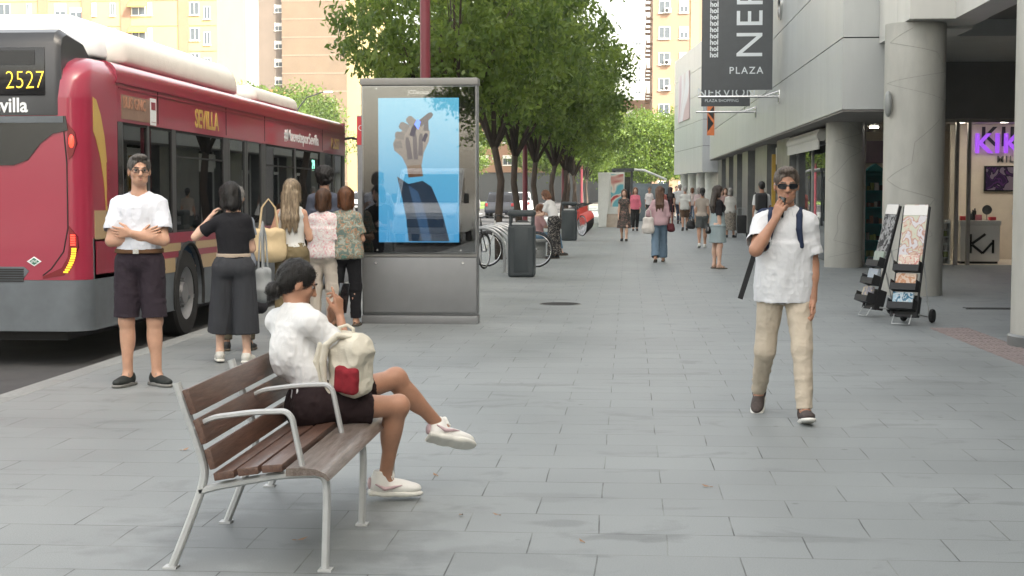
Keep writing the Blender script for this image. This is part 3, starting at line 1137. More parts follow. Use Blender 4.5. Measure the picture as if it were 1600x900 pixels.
# ------------------------------------------------------------------ ground, road, pavement
def paving_mat():
    m = bpy.data.materials.new('paving_slabs')
    m.use_nodes = True
    nt = m.node_tree
    N, L = nt.nodes, nt.links
    b = N['Principled BSDF']
    tc = N.new('ShaderNodeTexCoord')
    mp = N.new('ShaderNodeMapping')
    mp.inputs['Location'].default_value = (0.13, 0.02, 0)
    L.new(tc.outputs['Object'], mp.inputs[0])
    br = N.new('ShaderNodeTexBrick')
    br.offset = 0.5
    br.inputs['Scale'].default_value = 1.0
    br.inputs['Brick Width'].default_value = 0.6
    br.inputs['Row Height'].default_value = 0.4
    br.inputs['Mortar Size'].default_value = 0.0035
    br.inputs['Mortar Smooth'].default_value = 0.25
    br.inputs['Bias'].default_value = 0.0
    br.inputs['Color1'].default_value = (0.48, 0.48, 0.48, 1)
    br.inputs['Color2'].default_value = (0.52, 0.52, 0.52, 1)
    jn = N.new('ShaderNodeTexNoise')
    jn.inputs['Scale'].default_value = 2.4
    jn.inputs['Detail'].default_value = 4
    jr = N.new('ShaderNodeValToRGB')
    jr.color_ramp.elements[0].position = 0.40
    jr.color_ramp.elements[0].color = (0.07, 0.07, 0.07, 1)
    jr.color_ramp.elements[1].position = 0.60
    jr.color_ramp.elements[1].color = (0.42, 0.42, 0.40, 1)
    L.new(tc.outputs['Object'], jn.inputs['Vector'])
    L.new(jn.outputs['Fac'], jr.inputs[0])
    L.new(jr.outputs[0], br.inputs['Mortar'])
    wob = N.new('ShaderNodeTexNoise')
    wob.inputs['Scale'].default_value = 1.3
    wm = N.new('ShaderNodeMixRGB')
    wm.blend_type = 'LINEAR_LIGHT'
    wm.inputs[0].default_value = 0.012
    L.new(mp.outputs[0], wob.inputs['Vector'])
    L.new(mp.outputs[0], wm.inputs[1])
    L.new(wob.outputs['Color'], wm.inputs[2])
    L.new(wm.outputs[0], br.inputs['Vector'])
    # broad tone drift
    n1 = N.new('ShaderNodeTexNoise')
    n1.inputs['Scale'].default_value = 0.55
    n1.inputs['Detail'].default_value = 5
    L.new(tc.outputs['Object'], n1.inputs['Vector'])
    r1 = N.new('ShaderNodeValToRGB')
    r1.color_ramp.elements[0].position = 0.30
    r1.color_ramp.elements[0].color = (0.170, 0.185, 0.186, 1)
    r1.color_ramp.elements[1].position = 0.72
    r1.color_ramp.elements[1].color = (0.236, 0.253, 0.253, 1)
    L.new(n1.outputs['Fac'], r1.inputs[0])
    mx = N.new('ShaderNodeMixRGB')
    mx.blend_type = 'MULTIPLY'
    mx.inputs[0].default_value = 1.0
    sc = N.new('ShaderNodeVectorMath')
    sc.operation = 'SCALE'
    sc.inputs['Scale'].default_value = 2.0
    L.new(br.outputs['Color'], sc.inputs[0])
    L.new(r1.outputs[0], mx.inputs[1])
    L.new(sc.outputs[0], mx.inputs[2])
    # fine grain
    n2 = N.new('ShaderNodeTexNoise')
    n2.inputs['Scale'].default_value = 160
    n2.inputs['Detail'].default_value = 3
    L.new(tc.outputs['Object'], n2.inputs['Vector'])
    r2 = N.new('ShaderNodeMapRange')
    r2.inputs[1].default_value = 0.3
    r2.inputs[2].default_value = 0.7
    r2.inputs[3].default_value = 0.86
    r2.inputs[4].default_value = 1.12
    L.new(n2.outputs['Fac'], r2.inputs[0])
    mg = N.new('ShaderNodeMixRGB')
    mg.blend_type = 'MULTIPLY'
    mg.inputs[0].default_value = 1.0
    L.new(mx.outputs[0], mg.inputs[1])
    L.new(r2.outputs[0], mg.inputs[2])
    # stains: spilled drinks, chewing gum, dirt clouds
    n3 = N.new('ShaderNodeTexNoise')
    n3.inputs['Scale'].default_value = 1.9
    n3.inputs['Detail'].default_value = 7
    n3.inputs['Roughness'].default_value = 0.62
    n3.inputs['Distortion'].default_value = 0.6
    mp3 = N.new('ShaderNodeMapping')
    mp3.inputs['Location'].default_value = (3.1, 7.7, 0)
    mp3.inputs['Scale'].default_value = (0.9, 1.3, 1)
    L.new(tc.outputs['Object'], mp3.inputs[0])
    L.new(mp3.outputs[0], n3.inputs['Vector'])
    r3 = N.new('ShaderNodeMapRange')
    r3.inputs[1].default_value = 0.57
    r3.inputs[2].default_value = 0.66
    r3.inputs[3].default_value = 1.0
    r3.inputs[4].default_value = 0.80
    L.new(n3.outputs['Fac'], r3.inputs[0])
    v = N.new('ShaderNodeTexVoronoi')
    v.inputs['Scale'].default_value = 2.6
    L.new(tc.outputs['Object'], v.inputs['Vector'])
    r4 = N.new('ShaderNodeMapRange')
    r4.inputs[1].default_value = 0.035
    r4.inputs[2].default_value = 0.06
    r4.inputs[3].default_value = 0.62
    r4.inputs[4].default_value = 1.0
    L.new(v.outputs['Distance'], r4.inputs[0])
    m3 = N.new('ShaderNodeMath')
    m3.operation = 'MULTIPLY'
    L.new(r3.outputs[0], m3.inputs[0])
    L.new(r4.outputs[0], m3.inputs[1])
    # dried spills in front of the bench, a broad darker patch under it
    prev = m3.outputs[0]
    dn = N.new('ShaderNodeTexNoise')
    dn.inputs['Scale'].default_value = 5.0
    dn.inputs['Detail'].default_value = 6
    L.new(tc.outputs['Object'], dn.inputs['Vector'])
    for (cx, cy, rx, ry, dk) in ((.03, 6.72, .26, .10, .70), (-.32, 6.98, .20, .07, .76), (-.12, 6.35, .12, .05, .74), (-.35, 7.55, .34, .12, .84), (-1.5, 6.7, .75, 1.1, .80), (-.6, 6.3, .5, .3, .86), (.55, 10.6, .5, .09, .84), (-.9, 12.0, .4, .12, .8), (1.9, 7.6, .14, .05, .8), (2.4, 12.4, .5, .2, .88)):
        mm = N.new('ShaderNodeMapping')
        mm.inputs['Location'].default_value = (-cx / rx, -cy / ry, 0)
        mm.inputs['Scale'].default_value = (1 / rx, 1 / ry, 0)
        L.new(tc.outputs['Object'], mm.inputs[0])
        ln = N.new('ShaderNodeVectorMath')
        ln.operation = 'LENGTH'
        L.new(mm.outputs[0], ln.inputs[0])
        ad = N.new('ShaderNodeMath')
        ad.operation = 'MULTIPLY_ADD'
        ad.inputs[1].default_value = 2.6
        L.new(dn.outputs['Fac'], ad.inputs[0])
        L.new(ln.outputs['Value'], ad.inputs[2])
        mr = N.new('ShaderNodeMapRange')
        mr.inputs[1].default_value = 1.85
        mr.inputs[2].default_value = 2.35
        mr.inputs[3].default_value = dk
        mr.inputs[4].default_value = 1.0
        L.new(ad.outputs[0], mr.inputs[0])
        mu = N.new('ShaderNodeMath')
        mu.operation = 'MULTIPLY'
        L.new(prev, mu.inputs[0])
        L.new(mr.outputs[0], mu.inputs[1])
        prev = mu.outputs[0]
    ms = N.new('ShaderNodeMixRGB')
    ms.blend_type = 'MULTIPLY'
    ms.inputs[0].default_value = 1.0
    L.new(mg.outputs[0], ms.inputs[1])
    L.new(prev, ms.inputs[2])
    L.new(ms.outputs[0], b.inputs['Base Color'])
    rr = N.new('ShaderNodeMapRange')
    rr.inputs[3].default_value = 0.42
    rr.inputs[4].default_value = 0.66
    L.new(n1.outputs['Fac'], rr.inputs[0])
    L.new(rr.outputs[0], b.inputs['Roughness'])
    bp = N.new('ShaderNodeBump')
    bp.inputs['Strength'].default_value = 0.35
    bp.inputs['Distance'].default_value = 0.004
    L.new(br.outputs['Fac'], bp.inputs['Height'])
    bp.invert = True
    bp2 = N.new('ShaderNodeBump')
    bp2.inputs['Strength'].default_value = 0.25
    bp2.inputs['Distance'].default_value = 0.002
    L.new(n2.outputs['Fac'], bp2.inputs['Height'])
    L.new(bp.outputs[0], bp2.inputs['Normal'])
    L.new(bp2.outputs[0], b.inputs['Normal'])
    return m


def struct(name, mb, m, **k):
    o = mb.build(name, m, **k)
    o['kind'] = 'structure'
    return o


M_asphalt = pmat('asphalt', (0.050, 0.050, 0.052), rough=.85, var=.25, scale=2.2, bump=.5, bscale=120, detail=8)
M_kerb = pmat('kerb_granite', (0.22, 0.23, 0.225), rough=.6, var=.15, scale=30, bump=.2)
mb = MB(); mb.box(-900, 900, -300, 1500, -.5, -.145)
struct('ground', mb, pmat('far_ground', (0.16, 0.15, 0.13), rough=.9, var=.2, scale=.05), smooth=False)
mb = MB(); mb.box(-26, -4.7, -80, 600, -.30, -.12)
struct('road', mb, M_asphalt, smooth=False)
mb = MB(); mb.box(-4.5, 70, -60, 150, -.30, 0)
struct('pavement', mb, paving_mat(), smooth=False)
mb = MB()
y = -60.0
while y < 150:
    mb.box(-4.7, -4.504, y, y + .992, -.28, .002, bevel=.012)
    y += 1.0
struct('kerb', mb, M_kerb)
mb = MB(); mb.box(-44, -26, -60, 400, -.30, 0.0)
struct('opposite_pavement', mb, pmat('pale_paving', (0.42, 0.40, 0.36), rough=.8, var=.1), smooth=False)
mb = MB()
for yy in range(-40, 300, 9): mb.box(-10.4, -10.25, yy, yy + 3.5, -.12, -.116)
for yy in range(-40, 300, 9): mb.box(-15.6, -15.45, yy, yy + 3.5, -.12, -.116)
struct('lane_markings', mb, pmat('road_paint', (0.72, 0.72, 0.70), rough=.7, var=.1), smooth=False)
# grass verge between the carriageways far off
mb = MB(); mb.box(-19, -13, 125, 300, -.12, .02)
struct('verge', mb, pmat('grass_green', (0.10, 0.17, 0.03), rough=.9, var=.3, scale=3), smooth=False)
# red tactile strip and a drain grate under the arcade
M_tact = pmat('tactile_red', (0.23, 0.185, 0.175), rough=.75, var=.12, scale=8)
mb = MB()
for i in range(26):
    y0 = 9.0 + i * .32
    for j in range(2):
        x0 = 3.42 - (y0 - 14) * .03 + j * .22
        mb.box(x0, x0 + .21, y0, y0 + .31, 0, .004)
        for q in range(4): mb.box(x0 + .02 + q * .05, x0 + .045 + q * .05, y0 + .01, y0 + .30, .004, .008)
struct('tactile_strip', mb, M_tact, smooth=False)
M_iron = pmat('cast_iron', (0.045, 0.045, 0.045), rough=.6, metal=.4, var=.2, scale=30, bump=.4)
mb = MB()
mb.lathe([(.27, .0), (.27, .004)], (0, 0, 0), 40)
o = mb.build('manhole_cover', M_iron, loc=(-.92, 20.6, 0))
mb = MB()
for i in range(-4, 5):
    w = math.sqrt(max(0, .24 ** 2 - (i * .05) ** 2))
    if w > .03: mb.box(-w, w, i * .05 - .012, i * .05 + .012, .004, .008)
mb.build('treads', M_iron, o)
mb = MB(); mb.lathe([(.285, 0), (.285, .006), (.272, .006), (.272, 0)], (0, 0, 0), 40, caps=False)
mb.build('rim', M_kerb, o)
tag(o, 'round dark iron cover set in the paving ahead of the ad panel', 'manhole cover')
mb = MB()
for i in range(30): mb.box(-.6 + i * .04, -.58 + i * .04, -.09, .09, 0, .006)
mb.box(-.62, .62, -.11, -.095, 0, .007); mb.box(-.62, .62, .095, .11, 0, .007)
o = mb.build('drain_grate', M_iron, loc=(4.95, 20.2, 0), smooth=False)
tag(o, 'dark slotted drain grate in the arcade floor near the round column', 'grate')
# ------------------------------------------------------------------ shopping centre on the right
def panelmat(name, col, rough=.38, spec=.4):
    return pmat(name, col, rough=rough, var=.07, scale=1.6, bump=.03, bscale=3, spec=spec, stretch=(1, 1, .22), detail=7)


def stonemat(name='column_stone', col=(0.42, 0.41, 0.37)):
    """pale polished stone with thin incised zigzag lines"""
    m = pmat(name, col, rough=.42, var=.14, scale=3.0, bump=.05, bscale=30, detail=9, stretch=(1, 1, .35))
    nt = m.node_tree
    return m


M_panel = panelmat('fascia_panel', (0.53, 0.54, 0.525))
M_seam = pmat('panel_seam', (0.05, 0.05, 0.05), rough=.8, var=0)
M_capital = panelmat('capital_panel', (0.62, 0.61, 0.57))
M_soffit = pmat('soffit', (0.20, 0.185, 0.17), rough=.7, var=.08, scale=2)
M_stone = stonemat()
M_marble = pmat('grey_marble', (0.15, 0.155, 0.152), rough=.35, var=.30, scale=1.6, detail=8, bump=.03)
M_line = pmat('incised_line', (0.26, 0.26, 0.235), rough=.8, var=0)

mall = empty('shopping_centre', (3.6, 22, 0), 0, 'grey panelled shopping centre with round stone columns along the right of the pavement', 'building')
MO = Vector((3.6, 22, 0))


def mpart(name, mb, m, parent=mall, **k):
    mb.bm.transform(Matrix.Translation(-MO))
    return mb.build(name, m, parent, **k)


# fascia: rows of panels with open joints, face towards the street, and its end face
mb = MB()
zs = [2.9, 4.12, 5.34, 6.56, 7.78, 9.0]
for i in range(5):
    z0, z1 = zs[i], zs[i + 1] - .022
    y = 26.6
    while y < 70:
        mb.box(3.6, 4.55, y, min(y + 2.39, 70), z0, z1)
        y += 2.40
for i in range(5):
    mb.box(4.552, 12, 26.62, 33, zs[i] + (1.5 if i == 0 else 0) if i else 4.4, zs[i + 1] - .022) if i else None
fas = mpart('fascia', mb, M_panel, smooth=False)
mb = MB(); mb.box(3.63, 4.53, 26.63, 69.97, 2.93, 8.98)
mpart('fascia_core', mb, M_seam, smooth=False)
mb = MB(); mb.box(3.60, 4.75, 26.4, 26.598, 9.0, 9.4); mb.box(3.55, 4.8, 26.4, 70.05, 9.002, 9.25)
mpart('coping', mb, M_panel, smooth=False)
# near fascia and capital over the big column
mb = MB()
for (z0, z1) in ((3.94, 5.30), (5.322, 6.8), (6.822, 9.0)): mb.box(4.56, 5.0, -12, 22.19, z0, z1)
mpart('near_fascia', mb, M_capital, smooth=False)
mb = MB()
mb.box(3.93, 5.02, 22.2, 23.2, 3.94, 9.0); mb.box(3.93, 5.02, 23.215, 24.4, 3.90, 9.0)
mb.box(4.2, 5.02, 24.41, 26.58, 4.0, 9.0)
mpart('capital', mb, M_capital, smooth=False)
mb = MB()
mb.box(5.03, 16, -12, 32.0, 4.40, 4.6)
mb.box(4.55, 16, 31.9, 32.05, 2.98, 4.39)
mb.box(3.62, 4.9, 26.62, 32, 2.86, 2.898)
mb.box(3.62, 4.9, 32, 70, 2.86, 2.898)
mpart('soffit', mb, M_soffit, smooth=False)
mb = MB(); mb.box(15.9, 16.2, -12, 32, 0, 4.4); mb.box(5.03, 16, -12.2, -12, 0, 4.4)
mpart('arcade_wall', mb, pmat('arcade_wall', (.30, .28, .25), rough=.6, var=.1), smooth=False)
# unseen block added on top, sized to throw shade over the street
mb = MB(); mb.box(8, 34, -60, 55, 9.3, 20.5)
mpart('shade_block', mb, pmat('shade_block_render', (.45, .40, .34), rough=.8, var=.08), smooth=False)
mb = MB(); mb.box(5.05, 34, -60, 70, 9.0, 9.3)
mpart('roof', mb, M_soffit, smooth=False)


def column(x, y, r, z1, plinth=False):
    mb = MB()
    mb.lathe([(r, 0), (r, z1)], (x, y, 0), 48)
    c = mpart('column', mb, M_stone)
    mb = MB()
    rr = random.Random(int(y * 7))
    # incised zigzag
    a, z = -2.6, .2
    while z < z1 - .2:
        a2, z2 = rr.uniform(-2.9, -.3), z + rr.uniform(.12, .34)
        pts = []
        for i in range(13):
            t = i / 12
            aa = a + (a2 - a) * t
            pts.append((x + (r + .0005) * math.cos(aa), y + (r + .0005) * math.sin(aa), z + (z2 - z) * t))
        mb.tube(pts, .0030, 4)
        a, z = a2, z2
    mpart('zigzag', mb, M_line, c)
    if plinth:
        mb = MB(); mb.lathe([(r + .03, 0), (r + .03, .10), (r + .01, .12)], (x, y, 0), 48)
        mpart('plinth', mb, M_marble, c)
    return c


c1 = column(4.20, 15.4, .44, 3.94, True)
c2 = column(4.14, 22.9, .435, 3.93)
c3 = column(4.26, 31.0, .375, 2.88)
column(4.20, 7.6, .44, 3.94)
column(4.20, -.2, .44, 3.94)
mb = MB(); mb.ell((3.72, 22.65, 2.77), (.06, .085, .19), 16)
mpart('wall_lamp', mb, pmat('lamp_glass', (.25, .26, .25), rough=.3, var=0), c2)
# porthole windows high on the fascia
for yy, zz in ((33.4, 5.95), (37.5, 5.95), (41.5, 5.95)):
    Mx = Matrix.Rotation(R(-90), 3, 'Y')
    mb = MB(); mb.lathe([(.30, 0), (.36, 0), (.36, .05), (.30, .05)], (3.60, yy, zz), 32, M=Mx, caps=False)
    f_ = mpart('porthole', mb, M_chrome)
    mb = MB(); mb.lathe([(.305, .012), (.305, .02)], (3.60, yy, zz), 32, M=Mx)
    mpart('pane', mb, glassmat('dark_glass', (.2, .22, .24), .3, .03), f_)
# ground floor wall under the fascia: marble piers, recessed doors and shop windows
piers = [(38.9, 42.2), (45.2, 49.4), (52.4, 55.0), (57.6, 59.6), (62.3, 64.2), (67.2, 69.9)]
for (a, b) in piers:
    mb = MB(); mb.box(3.98, 4.9, a, b, 0, 2.858)
    mpart('pier', mb, M_marble, smooth=False)
mb = MB(); mb.box(4.85, 5.05, 38.9, 70, 0, 2.85)
mpart('back_wall', mb, pmat('shop_backing', (.10, .10, .10), rough=.5, var=.2), smooth=False)
M_wframe = pmat('white_frame', (.70, .70, .66), rough=.5, var=.05)
gaps = [(42.2, 45.2), (49.4, 52.4), (55.0, 57.6), (59.6, 62.3), (64.2, 67.2)]
M_shopglass = glassmat('shop_glass', (.55, .6, .6), .5, .015, 1.6)
for i, (a, b) in enumerate(gaps):
    mb = MB()
    mb.box(4.30, 4.38, a, a + .09, 0, 2.85); mb.box(4.30, 4.38, b - .09, b, 0, 2.85)
    mb.box(4.30, 4.38, a + .09, b - .09, 2.15, 2.27)
    mb.box(4.30, 4.38, (a + b) / 2 - .04, (a + b) / 2 + .04, 0, 2.15)
    if i in (0, 1): mb.box(4.22, 4.295, a + .09, b - .09, 2.27, 2.75)
    d_ = mpart('shop_door', mb, M_wframe, smooth=False)
    mb = MB(); mb.box(4.335, 4.345, a + .09, b - .09, 0.02, 2.84)
    mpart('pane', mb, M_shopglass, d_, smooth=False)
mb = MB(); mb.box(3.86, 3.96, 42.25, 42.35, 0, 2.5)
mpart('downpipe', mb, pmat('yellow_post', (.55, .33, .04), rough=.5), smooth=False)
# window bay beside the round column, with a rolled awning
mb = MB()
mb.box(4.15, 4.23, 32.2, 32.3, 0, 2.5); mb.box(4.15, 4.23, 38.8, 38.89, 0, 2.5); mb.box(4.15, 4.23, 35.6, 35.68, 0, 2.5); mb.box(4.15, 4.23, 32.3, 38.8, 2.5, 2.85)
wf = mpart('shop_window', mb, pmat('alu_frame', (.35, .36, .36), rough=.35, metal=.6), smooth=False)
mb = MB(); mb.box(4.18, 4.19, 32.3, 38.8, .02, 2.5)
mpart('pane', mb, glassmat('mirror_glass', (.3, .33, .33), .35, .01, 2.2), wf, smooth=False)
mb = MB()
mb.tube([(3.98, 32.4, 2.66), (3.98, 38.6, 2.66)], .11, 16)
mb.box(3.90, 3.93, 32.4, 38.6, 2.38, 2.60)
mb.box(3.93, 4.14, 32.45, 38.55, 2.72, 2.80)
tag(mpart('awning', mb, pmat('awning_cloth', (.55, .54, .50), rough=.8, var=.05)), None)
# poster glass reflecting trees near the corner
# ---- the cosmetics shop facing the arcade
M_cream = pmat('shop_cream', (.70, .62, .52), rough=.5, var=.04)
M_shopwhite = pmat('shop_white', (.72, .70, .67), rough=.25, var=.03)
mb = MB()
mb.box(4.9, 16, 39.0, 39.1, 0, 3.0)
mb.box(4.9, 16, 32.1, 39, -.02, .004)
mb.box(15.9, 16, 32.1, 39, 0, 3)
mpart('shop_wall', mb, M_cream, smooth=False)
mb = MB(); mb.box(4.9, 16, 32.1, 39, 2.98, 3.05)
mpart('shop_ceiling', mb, M_shopwhite, smooth=False)
mb = MB()
mb.box(7.05, 16, 34.6, 34.7, 0, 2.97)
mpart('shop_back_wall', mb, M_cream, smooth=False)
mb = MB()
for x in (4.75, 6.62, 6.86, 10.2, 12.5): mb.box(x, x + .07, 31.95, 32.04, 0, 2.97)
mb.box(4.75, 12.6, 31.94, 32.045, 2.90, 2.975)
fr_ = mpart('shopfront', mb, pmat('shopfront_metal', (.40, .36, .33), rough=.3, metal=.7), smooth=False)
mb = MB(); mb.box(4.82, 6.62, 31.99, 32.0, .03, 2.9); mb.box(10.27, 12.5, 31.99, 32.0, .03, 2.9)
mpart('pane', mb, glassmat('clear_glass', (.9, .92, .92), .93, .01, 1.35), fr_, smooth=False)
M_lamp = pmat('ceiling_spot', (1, .95, .85), emit=(1, .92, .78), estr=9, var=0)
for (x, y) in ((5.3, 33.2), (6.3, 33.2), (7.0, 33.3), (7.9, 33.3), (8.8, 33.3), (5.6, 36), (6.5, 36), (10, 33.3), (9.4, 33.3), (6.55, 32.5), (6.95, 32.5)):
    mb = MB(); mb.lathe([(.10, 2.955), (.10, 2.975)], (x, y, 0), 16)
    mpart('ceiling_spot', mb, M_lamp)
# lettering on the shop wall
M_purple = pmat('purple_sign', (.22, .05, .42), rough=.4, var=0, emit=(.25, .06, .62), estr=.22)
Mt = frameM((8.30 - 3.6, 34.50 - 22, 2.53), (1, 0, 0), (0, 0, 1))
text('shop_sign', 'KIKO', .60, M_purple, Mt, mall, extrude=.03, offset=.012, spacing=1.12)
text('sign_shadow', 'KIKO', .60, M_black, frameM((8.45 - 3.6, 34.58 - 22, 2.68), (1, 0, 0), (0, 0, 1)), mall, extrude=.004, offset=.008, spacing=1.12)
text('shop_sign_small', 'MILANO', .20, M_chrome, frameM((8.50 - 3.6, 34.57 - 22, 2.20), (1, 0, 0), (0, 0, 1)), mall, extrude=.006, offset=.004, spacing=1.3)
mb = MB(); mb.box(7.78, 9.2, 34.54, 34.595, 1.50, 2.06)
sc_ = mpart('wall_screen', mb, M_gloss, smooth=False)
mb = MB(); mb.box(7.81, 9.17, 34.530, 34.537, 1.53, 2.03)
mpart('picture', mb, print_cloth('screenpic', [(.035, .02, .06), (.08, .03, .12), (.03, .02, .05), (.20, .16, .22)], 3.5, rough=.2), sc_, smooth=False)
mb = MB(); mb.box(5.0, 7.04, 38.85, 38.95, 2.2, 2.75)
mpart('purple_panel', mb, pmat('dull_purple', (.11, .05, .10), rough=.4), smooth=False)
tagged = mb


def thing_mb(name, label, cat, loc, rz=0, group=None):
    return empty(name, loc, R(rz), label, cat, group)


# white counter with a letter mark
t = thing_mb('counter', 'white shop counter with a slanted metal letter mark, make-up on top', 'counter', (7.26, 32.75, 0))
mb = MB(); mb.box(-.40, .40, -.25, .25, .05, .80, .01); mb.build('cabinet', M_shopwhite, t)
mb = MB(); mb.box(-.42, .42, -.27, .27, .80, .90, .01); mb.build('top', M_shopwhite, t)
mb = MB(); mb.box(-.37, .37, -.22, .22, 0, .05); mb.build('base', M_black, t)
M_mark = pmat('dark_chrome', (.12, .12, .11), rough=.2, metal=1, var=0)
mb = MB()
mb.bar((-.20, -.262, .62), (-.20, -.262, .22), .02, .05, (1, 0, 0)); mb.bar((-.17, -.262, .42), (.10, -.262, .62), .02, .05, (1, 0, 1))
mb.bar((-.17, -.262, .40), (.05, -.262, .22), .02, .05, (1, 0, 1)); mb.bar((.05, -.262, .22), (.24, -.262, .44), .02, .045, (1, 0, 1)); mb.bar((.26, -.262, .22), (.26, -.262, .50), .02, .045, (1, 0, 0))
mb.build('letter_mark', M_mark, t)
M_red = pmat('sign_red', (.50, .04, .05), rough=.4, var=.05)
rr = random.Random(3)
cols = [M_red, M_black, pmat('pink', (.55, .18, .22), rough=.4), M_chrome, M_red]
for i, (nm, lab) in enumerate((('product_box', 'red make-up box at the front of the white counter'), ('product_jar', 'dark make-up display at the left end of the white counter'), ('product_box', 'pink make-up box in the middle of the counter'),
                               ('mirror', 'small round make-up mirror standing on the white counter'), ('product_box', 'red make-up box at the right end of the counter'))):
    x = -.30 + i * .15
    mb = MB()
    if nm == 'mirror':
        mb.lathe([(.05, .90), (.045, .91), (.01, .92), (.01, 1.02)], (0, 0, 0), 12)
        mb.lathe([(.10, 0), (.10, .015)], (0, 0, 1.12), 20, M=Matrix.Rotation(R(90), 3, 'X'))
    elif nm == 'product_jar':
        for q in range(4): mb.lathe([(.03, .90), (.03, 1.0 + q * .03), (.015, 1.02 + q * .03), (.015, 1.06 + q * .03)], (q * .05 - .07, (q % 2) * .05, 0), 10)
    else: mb.box(-.07, .07, -.05, .08, .90, .97 + rr.random() * .08, .008)
    o = mb.build(nm, cols[i], loc=(7.26 + x, 32.70 + rr.uniform(-.1, .1), 0))
    tag(o, lab, 'make-up')


def shelf_unit(loc, w, h, m, label, arch=False):
    t = thing_mb('display_shelf', label, 'shelf', loc)
    mb = MB(); mb.box(-w / 2, -w / 2 + .03, -.18, .18, 0, h); mb.box(w / 2 - .03, w / 2, -.18, .18, 0, h); mb.box(-w / 2 + .03, w / 2 - .03, .15, .18, 0, h)
    if arch: mb.prism([(-w / 2, h), (w / 2, h), (w / 2 - .08, h + .06), (0, h + .16), (-w / 2 + .08, h + .06)], -.17, .17)
    mb.build('case', m, t, smooth=False)
    for i in range(6):
        z = .12 + i * (h - .2) / 5
        mb = MB(); mb.box(-w / 2 + .032, w / 2 - .032, -.16, .148, z, z + .025)
        s_ = mb.build('shelf_board', m, t, smooth=False)
    mb = MB()
    r_ = random.Random(int(h * 100 + loc[0] * 10))
    for i in range(5):
        z = .148 + i * (h - .2) / 5
        x = -w / 2 + .06
        while x < w / 2 - .08:
            ww = r_.uniform(.04, .08)
            mb.mi = r_.randrange(4)
            mb.box(x, x + ww, -.10, .0, z, z + r_.uniform(.08, .17))
            x += ww + .02
    mb.build('goods', [pmat('goods_a', (.5, .45, .4)), pmat('goods_b', (.25, .10, .05)), M_black, pmat('goods_c', (.35, .38, .12))], t, smooth=False)
    return t


M_teal = pmat('teal', (.02, .22, .22), rough=.5, var=.05)
shelf_unit((5.08, 32.5, .0), .44, 1.92, M_teal, 'teal display shelf with peaked top in the shop window by the column', True)
shelf_unit((6.28, 33.6, 0), .5, 1.35, pmat('lime', (.42, .45, .10), rough=.5), 'lime green display shelf behind the big column, in the shop')
shelf_unit((6.45, 32.45, 0), .32, .92, M_shopwhite, 'low white display unit left of the shop counter')
# ------------------------------------------------------------------ second block, towers and houses further off
b2 = empty('panelled_block', (3.3, 70.4, 0), R(4.2), 'lower grey panelled block on white columns beyond the shopping centre', 'building')
mb = MB()
for i in range(5):
    mb.box(0, 16, 0, 12.5, 2.35 + i * 1.2, 3.53 + i * 1.2)
mb.build('wall', panelmat('far_panel', (.52, .54, .56)), b2, smooth=False)
mb = MB(); mb.box(.03, 15.9, .03, 12.4, 2.37, 8.3); mb.build('wall_core', M_seam, b2, smooth=False)
for i, yy in enumerate((1.0, 4.5, 8.0, 11.6)):
    mb = MB(); mb.lathe([(.36, 0), (.36, 2.35)], (.6, yy, 0), 24)
    mb.build('column', pmat('column_white', (.62, .62, .58), rough=.5), b2)
mb = MB(); mb.box(3, 15.5, .5, 12, 0, 2.35); mb.build('ground_floor', M_marble, b2, smooth=False)
# poster on the block
mb = MB(); mb.box(-.05, -.012, 5.2, 10.2, 5.0, 7.35)
mb.build('poster', print_cloth('poster2', [(.62, .60, .62), (.55, .40, .45), (.70, .70, .72), (.55, .42, .42)], .22, interp='LINEAR'), b2, smooth=False)


def win_mesh(w, h, shutter):
    mb = MB(); mb.mi = 0
    t = .07
    mb.box(-w / 2, w / 2, -.06, .02, 0, t); mb.box(-w / 2, w / 2, -.06, .02, h - t, h)
    mb.box(-w / 2, -w / 2 + t, -.06, .02, t, h - t); mb.box(w / 2 - t, w / 2, -.06, .02, t, h - t); mb.box(-.035, .035, -.05, .02, t, h - t)
    if shutter > 0: mb.box(-w / 2 + t, w / 2 - t, -.03, .0, h - t - shutter, h - t)
    mb.box(-w / 2 - .08, w / 2 + .08, -.14, .02, -.08, -.002)
    me = bpy.data.meshes.new('window')
    mb.bm.to_mesh(me)
    me.materials.append(M_wframe)
    mb = MB(); mb.box(-w / 2 + t, w / 2 - t, -.012, -.004, t, h - t)
    mp_ = bpy.data.meshes.new('pane')
    mb.bm.to_mesh(mp_)
    mp_.materials.append(pmat('far_pane', (.06, .075, .09), rough=.08, var=0, spec=.8))
    return me, mp_


WM = {}


def window(parent, x, y, z, w, h, sh=0.0, rz=0):
    k = (w, h, sh)
    if k not in WM: WM[k] = win_mesh(w, h, sh)
    o = bpy.data.objects.new('window', WM[k][0]); COL.objects.link(o); o.parent = parent; o.location = (x, y, z); o.rotation_euler = (0, 0, rz)
    p = bpy.data.objects.new('pane', WM[k][1]); COL.objects.link(p); p.parent = o
    return o


M_yel = pmat('render_yellow', (.37, .29, .135), rough=.85, var=.05, scale=.3)
M_pea = pmat('render_peach', (.27, .155, .095), rough=.85, var=.05, scale=.3)
M_awn = pmat('awning_yellow', (.70, .45, .06), rough=.8)
